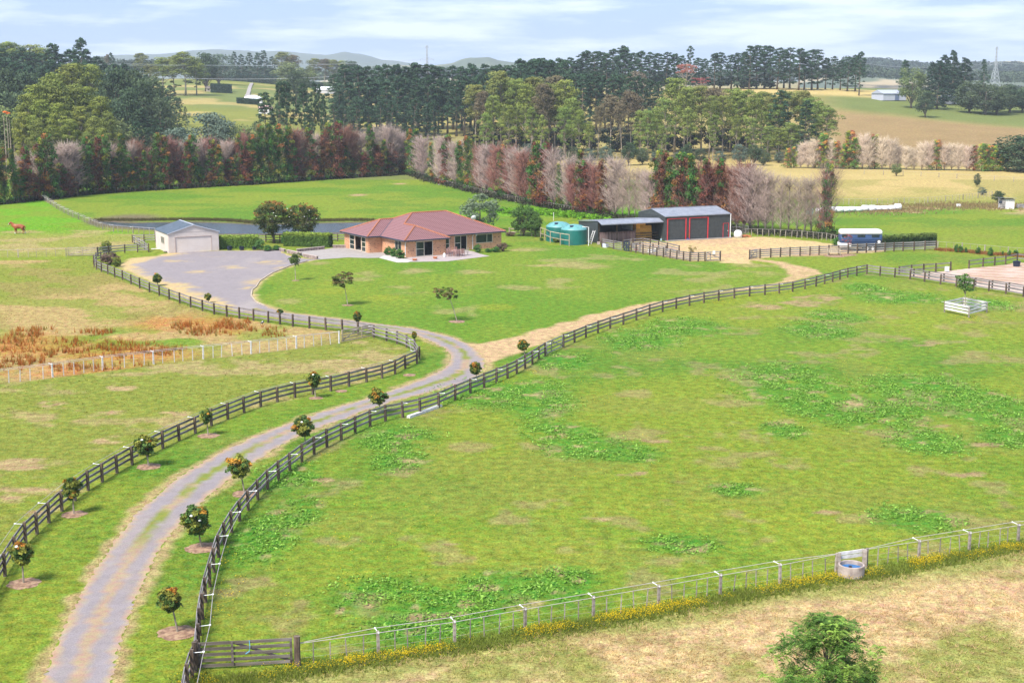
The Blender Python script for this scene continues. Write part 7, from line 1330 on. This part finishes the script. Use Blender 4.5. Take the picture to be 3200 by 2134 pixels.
for x in (.85, 1.62):
    for y in (-W2/2+.06, W2/2-.06):
        q = MB(); q.tube([(x, y-.11, .33), (x, y+.11, .33)], .33, 18); wh = q.build('wheel', M['tyre'], tz); MB().tube([(x, y-.125, .33), (x, y+.125, .33)], .2, 14).build('rim', M['whitepaint'], wh)
q = MB(); q.box((1.24, -W2/2-.06, .74), (1.75, .16, .07)); q.build('mudguard', M['navy'], tz)
q = MB(); q.tube([(2.42, -W2/2-.05, 1.3), (2.42, -W2/2-.22, 1.3)], .34, 18); wh = q.build('spare_wheel', M['tyre'], tz); MB().tube([(2.42, -W2/2-.2, 1.3), (2.42, -W2/2-.24, 1.3)], .21, 14).build('rim', M['whitepaint'], wh)
MB().box((1.9, -.2, 3.0), (.5, .4, .08)).build('roof_vent', M['whitepaint'], tz)
# water trough
WT = G(2659, 1799); wt = thing('water_trough', 'round concrete stock trough with blue water under the wire fence', 'trough', (WT.x, WT.y, 0)); q = MB(); q.lathe((0,0,0), [(.60,0),(.64,.02),(.64,.60),(.62,.62),(.56,.62),(.54,.60),(.54,.15),(0,.15)], 36)
q.build('basin', pm('trough_concrete', [(.25, .20, .18), (.42, .35, .31)], 3, .9, .3), wt); m, t, b = newmat('trough_water'); b.inputs['Base Color'].default_value = (.01, .12, .32, 1); b.inputs['Roughness'].default_value = .08
MB().lathe((0,0,.42), [(.54,0),(0,.001)], 36).build('water', m, wt); MB().box((-.05, 0, .46), (.14, .12, .14)).build('float_valve', M['gutter'], wt)
wp = PX([(2619,1789),(2700,1777)]); wf = thing('trough_barrier', 'two whitish boards between stout posts behind the round trough', 'barrier', (*wp[0], 0)); o = Vector((*wp[0], 0)); nb2 = Vector((*wp[1], 0))-o
for p in (Vector((0,0,0)), nb2): link('post', post_mesh(.2, 1.02, M['batten']), wf, p)
for h in (.72, .93): put_rail(wf, Vector((0,.12,h)), nb2+Vector((0,.12,h)), .17, .04, M['whitewood'])
# pale culvert boards by the fence
cv = PX([(1277,1304),(1378,1268)]); o = Vector((*cv[0], 0)); tag(MB().beam((0, -.25, .09), Vector((*cv[1], .09))-o+Vector((0, -.25, 0)), .28, .18).build('culvert_edge', M['whitewood'], None, (*cv[0], 0)), 'pale concrete culvert edge at the foot of the lane fence', 'kerb')
# silage bales
WB = pm('silage_wrap', [(.70, .70, .72), (.80, .80, .82)], .5, .35, .3, 4); bl = MB(); bl.tube([(-.62,0,.6),(-.55,0,.6),(.55,0,.6),(.62,0,.6)], [.45,.6,.6,.45], 18); bme2 = bl.mesh('silage_bale', WB, True)
for i in range(13):
    px = 2560+i*20.5; py = np.interp(px, [2560, 2700, 2820], [662, 657, 652]); P = G(px, py+4); o = link('silage_bale', bme2, None, (P.x, P.y, -.02), (0, 0, random.uniform(-.15, .15)+.1), (.95, random.uniform(1.0, 1.25), random.uniform(.7, .98))); o.location.y += random.uniform(-.35, .35); tag(o, 'white wrapped silage bale, %s from the left of the long row' % nth(i), 'bale', 'row of wrapped silage bales')
P = G(2530, 672); tag(link('silage_bale', MB().tube([(-.62,0,.6),(-.5,0,.6),(.5,0,.6),(.62,0,.6)], [.4,.6,.6,.4], 18).mesh('silage_bale', pm('teal_wrap', [(.15, .5, .5), (.2, .58, .57)], 1, .4), True), None, tuple(P)), 'teal wrapped bale seen through the bare hedgerow end', 'bale')
# hut at the far right
P = G(3138, 652); hut = thing('field_hut', 'small weathered hut with a skillion roof on the right meadow', 'shed', tuple(P), -.12); MB().box((.35, 0, .9), (2.5, 2.0, 1.8)).build('wall', M['whitewood'], hut); MB().box((-.55, -1.02, .9), (1.0, .06, 1.7)).build('door', M['greywood'], hut); MB().box((-.95, -1.06, 1.3), (.55, .04, .5)).build('window', M['gutter'], hut)
q = MB(); q.add([(-1.5,-1.4,2.15),(1.8,-1.4,2.0),(1.8,1.2,1.8),(-1.5,1.2,1.95),(-1.5,-1.4,2.22),(1.8,-1.4,2.07),(1.8,1.2,1.87),(-1.5,1.2,2.02)], [(3,2,1,0),(4,5,6,7),(0,1,5,4),(1,2,6,5),(2,3,7,6),(3,0,4,7)]); q.build('roof', M['steelroof'], hut); MB().box((-1.35,-1.3,1.05), (.1,.1,2.1)).build('post', M['greywood'], hut)
P = G(3192, 650); tag(MB().box((0,0,.35), (1.8, .9, .7), 0, (.9,.8)).build('crate', M['greywood'], None, tuple(P)), 'grey low crate at the right edge beside the hut', 'crate')
P = G(2995, 646); tag(MB().box((0,0,.25), (.8, .6, .5), .2, (.85,.8)).build('crate', M['whitewood'], None, tuple(P)), 'small pale box in the rank grass left of the hut', 'crate')
P = G(3176.5, 832.5); tag(MB().lathe((0,0,0), [(0,0),(.42,0),(.48,.62),(.52,.62),(.52,.68),(.4,.66),(.38,.3),(0,.3)], 14).build('feed_tub', M['bluepot'], None, tuple(P)), 'dark blue feed tub inside the arena fence', 'tub')
P = G(2958.5, 851); tag(MB().box((0,0,.42), (.42,.38,.6), .1).build('white_drum', M['white'], None, tuple(P)), 'white box standing at the arena entrance', 'box')
# barn yard clutter
P = G(2306, 743); tag(MB().lathe((0,0,0), [(0,0),(.62,0),(.64,.5),(.58,.9),(.35,1.12),(0,1.18)], 20).build('white_cube_tank', M['white'], None, tuple(P), smooth=True), 'white domed plastic calf hutch beside the barn', 'hutch')
P = G(2329, 742); q = MB()
for i in range(26): a_ = random.uniform(0, 3.1); q.box((random.gauss(0, .5), random.gauss(0, .3), .1+random.random()*.25), (.6, .12, .1), a_)
tag(q.build('timber_heap', M['terra'], None, tuple(P)), 'heap of orange brown offcuts right of the white hutch', 'timber heap')
cg = PX([(2290,741),(2338,737)]); a_ = Vector((*cg[0], 0)); b2 = Vector((*cg[1], 0)); back = Vector((-1.2, 4.2, 0)); cage = thing('wire_pen', 'grey wire pen behind the right corner of the barn', 'pen', tuple(a_)); cs = [Vector((0,0,0)), b2-a_, b2-a_+back, back]
for i in range(4):
    MB().tube([cs[i], cs[i]+Vector((0,0,1.5))], .03, 5).build('post', M['greywood'], cage)
    for h in (.02, .5, 1.0, 1.5): MB().tube([cs[i]+Vector((0,0,h)), cs[(i+1) % 4]+Vector((0,0,h))], .018, 4).build('rail', M['greywood'], cage)
q = MB()
for i in range(14): f = i/13; q.tube([cs[0].lerp(cs[1], f), cs[0].lerp(cs[1], f)+Vector((0,0,1.5))], .006, 3, False); q.tube([cs[1].lerp(cs[2], f), cs[1].lerp(cs[2], f)+Vector((0,0,1.5))], .006, 3, False)
o = q.build('mesh_wires', M['greywood'], cage); o['kind'] = 'stuff'
P = G(2066, 752); 
for k, (dx, c_, lab) in enumerate(((0, (.35, .5, .6), 'pale blue shovel leaning at the lean-to corner post'), (.35, (.2, .22, .25), 'dark long handled fork leaning by the barn corner'), (-4.7, (.45, .3, .2), 'wooden broom standing before the hay bay'))):
    t_ = thing('garden_tool', lab, 'tool', (P.x+dx, P.y+dx*.3, 0)); m2 = pm('tool%d' % k, [c_, tuple(v*1.2 for v in c_)], 2, .6); MB().tube([(0,0,.1),(.12,.25,1.55)], .022, 6).build('handle', M['palewood'] if k != 1 else m2, t_); MB().box((0,-.02,.14), (.26,.06,.3)).build('head', m2, t_)
P = G(1892, 773); q = MB(); q.lathe((0,0,0), [(0,0),(.42,0),(.45,.45),(.40,.5),(0,.52)], 16); tag(q.build('feed_bin', pm('bluewhite', [(.45, .52, .7), (.7, .72, .78)], 1.5, .5), None, tuple(P)), 'blue and white feed bin behind the first yard fence', 'bin')
P = G(1987, 782); tag(MB().box((0,0,.25), (.5,.35,.5)).build('red_bucket', pm('redplastic', [(.5, .05, .06), (.6, .08, .08)], 2, .5), None, tuple(P)), 'red box among the cattle yard rails', 'box')
P = G(2040, 788); tag(MB().box((0,0,.22), (1.3,.7,.4), .2, (.9,.8)).build('white_trough', M['white'], None, tuple(P)), 'white trough inside the cattle yard', 'trough')
P = G(1870, 764); tag(MB().box((0,0,.2), (.4,.35,.4)).build('block', M['capstone'], None, tuple(P)), 'pale block at the corner of the lean-to', 'block')
P = G(497, 778); t_ = thing('stacked_panels', 'grey metal panels leaning on the garage side wall', 'panels', tuple(P), GT_); 
for k in range(3): MB().add([(0,.1*k,0),(.5,.1*k+.1,0),(.72,.1*k+.15,1.3),(.22,.1*k+.05,1.3),(0,.1*k+.04,0),(.5,.1*k+.14,0),(.72,.1*k+.19,1.3),(.22,.1*k+.09,1.3)], [(0,1,2,3),(7,6,5,4),(0,4,5,1),(1,5,6,2),(2,6,7,3),(3,7,4,0)]).build('panel', M['palewood' if k == 1 else 'greywood'], t_)
P = G(487, 779); tag(MB().box((0,0,.06), (1.3,.5,.06), .3).build('board', M['whitewood'], None, tuple(P)), 'pale board lying on the ground beside the garage', 'board')
P = G(518, 789); q = MB()
for i in range(6): q.box((random.gauss(0,.3), random.gauss(0,.15), .06+.03*i), (.5,.3,.05), random.uniform(-.6,.6))
tag(q.build('rubble', M['capstone'], None, tuple(P)), 'little heap of pale slabs at the near left garage corner', 'slabs')
# horse, cow and bird
def skin_body(name, bones, rad, edges, mat, parent, sub=2):
    me = bpy.data.meshes.new(name); me.from_pydata(bones, edges, []); o = link(name, me, parent); sk = o.modifiers.new('skin', 'SKIN')
    for v, r in zip(me.skin_vertices[0].data, rad): v.radius = r if hasattr(r, '__len__') else (r, r)
    me.skin_vertices[0].data[0].use_root = True
    sk.use_smooth_shade = True; sb = o.modifiers.new('sub', 'SUBSURF'); sb.levels = sub; sb.render_levels = sub
    dg = bpy.context.evaluated_depsgraph_get(); m2 = bpy.data.meshes.new_from_object(o.evaluated_get(dg)); o.modifiers.clear(); o.data = m2; m2.name = name; m2.materials.clear(); m2.materials.append(mat); m2.polygons.foreach_set('use_smooth', [True]*len(m2.polygons)); return o
def quadruped(root, mat, s=1.0, white=None, mane=None):
    # x forward is -X (facing left), z up; horse proportions, withers 1.55 m
    B = [(0.65,0,1.22),(0.30,0,1.20),(-.10,0,1.14),(-.45,0,1.16),(-.70,0,1.28),(-.88,0,1.46),(-1.03,0,1.68),(-1.15,-.03,1.82),(-1.30,-.08,1.68),(-1.46,-.12,1.48),   # trunk, neck, head 0-9
         (.62,-.17,.98),(.56,-.18,.74),(.76,-.18,.50),(.72,-.18,.24),(.68,-.18,.05),(.70,.17,.98),(.70,.18,.74),(.94,.18,.52),(.92,.18,.26),(.96,.18,.05),              # hind legs
         (-.50,-.17,.95),(-.52,-.17,.72),(-.50,-.17,.46),(-.51,-.17,.22),(-.54,-.17,.05),(-.42,.17,.95),(-.40,.17,.72),(-.36,.17,.46),(-.34,.17,.22),(-.36,.17,.05),         # front legs
         (.90,0,1.28),(1.02,0,1.10),(1.04,0,.72)]                                                                                                                      # tail
    R_ = [(.34,.36),(.35,.40),(.36,.42),(.32,.40),(.25,.36),(.19,.29),(.15,.23),(.14,.18),(.13,.16),(.095,.11), .21,.15,.085,.06,.07,.21,.15,.085,.06,.07, .15,.11,.08,.055,.065,.15,.11,.08,.055,.065,.07,.09,.05]
    E_ = [(0,1),(1,2),(2,3),(3,4),(4,5),(5,6),(6,7),(7,8),(8,9),(0,10),(10,11),(11,12),(12,13),(13,14),(0,15),(15,16),(16,17),(17,18),(18,19),(3,20),(20,21),(21,22),(22,23),(23,24),(3,25),(25,26),(26,27),(27,28),(28,29),(0,30),(30,31),(31,32)]
    skin_body('body', B, R_, E_, mat, root)
    for y in (-.06, .06): MB().add([(-1.20,y-.03,1.90),(-1.20,y+.03,1.90),(-1.15,y,1.92),(-1.22,y,2.06)], [(0,1,3),(1,2,3),(2,0,3),(0,2,1)]).build('ear', mat, root)
    q = MB(); q.add([(-1.20,0,1.96),(-1.02,0,1.90),(-.80,0,1.70),(-.62,0,1.50),(-.66,.05,1.40),(-.88,.06,1.52),(-1.06,.06,1.74),(-1.2,.05,1.86),(-.66,-.05,1.40),(-.88,-.06,1.52),(-1.06,-.06,1.74),(-1.2,-.05,1.86)], [(0,1,6,7),(1,2,5,6),(2,3,4,5),(1,0,11,10),(2,1,10,9),(3,2,9,8)]); q.build('mane', mane or mat, root)
    for (x, y) in ((-.54,-.17),(-.36,.17),(.68,-.18),(.96,.18)): MB().tube([(x,y,0),(x,y,.07)], [.065,.055], 8).build('hoof', M['darkwood'], root)
    if white:
        for (x, y) in white: MB().tube([(x,y,.07),(x+.02,y,.30)], [.066,.056], 8).build('sock', M['white'], root)
    MB().add([(-1.36,-.19,1.72),(-1.40,-.20,1.70),(-1.53,-.25,1.50),(-1.49,-.25,1.48)], [(0,1,2,3)]).build('blaze', M['white'], root)
ches = pm('chestnut_coat', [(.24, .06, .018), (.32, .09, .03)], 2, .5)
HP = G(59, 731); hr_ = thing('horse', 'chestnut horse with white socks standing in the left paddock', 'horse', tuple(HP), .12); quadruped(hr_, ches, white=[(-.54,-.17),(.96,.18)]); hr_.scale = (.98, 1, 1.0)
CPp = G(1372, 578); cw_ = thing('cow', 'brown and white cow in the shade under the hedgerow', 'cow', tuple(CPp), pi/2+.2); quadruped(cw_, pm('cow_coat', [(.22, .07, .04), (.30, .10, .06), (.7, .65, .6)], 1.6, .7, ramp=(.45, .62)), white=[(-.54,-.17),(-.36,.17)]); cw_.scale = (.8, .9, .75)
P = G(820, 1016); bd = thing('magpie', 'small black and white bird on the grass below the upper fence', 'bird', tuple(P), .8); q = MB(); q.lathe((0,0,0), [(0,0)], 3) if False else None; q.tube([(-.26,0,.20),(-.10,0,.22),(0,0,.25),(.10,0,.29),(.15,0,.33),(.20,0,.34)], [.02,.07,.10,.085,.05,.02], 10); q.build('body', M['gutter'], bd, smooth=True)
MB().tube([(-.06,0,.32),(.06,0,.37)], [.04,.05], 8).build('wing_patch', M['white'], bd); MB().tube([(0,.03,0),(0,.03,.2)], .012, 4).build('leg', M['gutter'], bd); MB().tube([(0,-.03,0),(0,-.03,.2)], .012, 4).build('leg', M['gutter'], bd); MB().tube([(.2,0,.34),(.27,0,.33)], [.015,.003], 5).build('beak', M['capstone'], bd)
# pylons and lines
M['steelgrey'] = pm('galvanised', [(.36, .38, .42), (.46, .48, .52)], .5, .5)
def pylon(lab, px, ty, Y, arms, hgt=None):
    T = AT(px, ty, Y); z = hz(T.x, T.y); h = T.z-z; t_ = thing('power_pylon', lab, 'pylon', (T.x, T.y, z), .3); q = MB(); hw_ = lambda f: (h*.09*(1-f/.62)+h*.018) if f < .62 else h*.018*(1.2-f)*1.7; n = 12; th2 = h*.006; K = [(-1,-1),(1,-1),(1,1),(-1,1)]
    for i in range(n):
        f0, f1 = i/n, (i+1)/n
        for k in range(4):
            (a0, b0), (a1, b1) = K[k], K[(k+1) % 4]; A0 = Vector((a0*hw_(f0), b0*hw_(f0), h*f0)); A1 = Vector((a0*hw_(f1), b0*hw_(f1), h*f1)); B0 = Vector((a1*hw_(f0), b1*hw_(f0), h*f0)); B1 = Vector((a1*hw_(f1), b1*hw_(f1), h*f1))
            q.beam(A0, A1, th2, th2); q.beam(A0, B1, th2*.6, th2*.6); q.beam(B0, A1, th2*.6, th2*.6); q.beam(A1, B1, th2*.6, th2*.6)
    q.build('tower', M['steelgrey'], t_); tips = []
    for f, L3 in arms:
        a_ = MB(); zt = h*f
        for s in (-1, 1):
            tip = Vector((s*h*L3, 0, zt)); w_ = hw_(f); tips.append(Vector((T.x, T.y, z))+Matrix.Rotation(.3, 3, 'Z') @ tip)
            for y in (-w_, w_): a_.beam((s*w_, y, zt), tip, th2*.8, th2*.8); a_.beam((s*w_, y, zt+h*.035), tip, th2*.6, th2*.6)
            a_.tube([tip, tip-Vector((0, 0, h*.035))], th2*.8, 5)
        a_.build('crossarm', M['steelgrey'], t_)
    return tips
t1 = pylon('lattice power pylon rising behind the central pines', 1334, 143, 1150, ((.97, .035), (.70, .155), (.5, .05))); t2 = pylon('tall lattice power pylon on the right skyline', 3115.5, 147, 820, ((.97, .03), (.66, .15), (.62, .14)))
def line(lab, p, q_, sag, r):
    P = [p.lerp(q_, i/24)-Vector((0, 0, sag*4*(i/24)*(1-i/24))) for i in range(25)]; o = P[0].copy(); tag(MB().tube([v-o for v in P], r, 4, False).build('power_line', M['steelgrey'], None, tuple(o)), lab, 'power line')
line('upper power line crossing in front of the sunlit gums', AT(60, 196, 600), t1[2], 3.0, .06); line('second upper power line over the left wood', AT(60, 190, 600), t1[3], 3.2, .05); line('lower power line above the left pasture', AT(500, 242, 640), AT(1040, 240, 640), 1.0, .06)
line('power line from the right pylon to the right edge', t2[3], AT(3400, 178, 700), 2, .05); line('power line running left from the right pylon', t2[2], AT(2700, 198, 1150), 3, .06); line('lower power line running left from the right pylon', t2[4], AT(2900, 222, 1100), 3, .05)
# air
hz_ = MB().box((0, 3250, 69), (12000, 6800, 142.5)); ho = hz_.build('haze', None); hm = bpy.data.materials.new('haze'); hm.use_nodes = True; t = hm.node_tree; t.nodes.clear(); mo = t.nodes.new('ShaderNodeOutputMaterial'); pv = t.nodes.new('ShaderNodeVolumePrincipled')
pv.inputs['Color'].default_value = (.80, .90, 1, 1); pv.inputs['Density'].default_value = 0.00014; pv.inputs['Anisotropy'].default_value = 0; t.links.new(pv.outputs[0], mo.inputs['Volume']); ho.data.materials.append(hm); ho['kind'] = 'stuff'
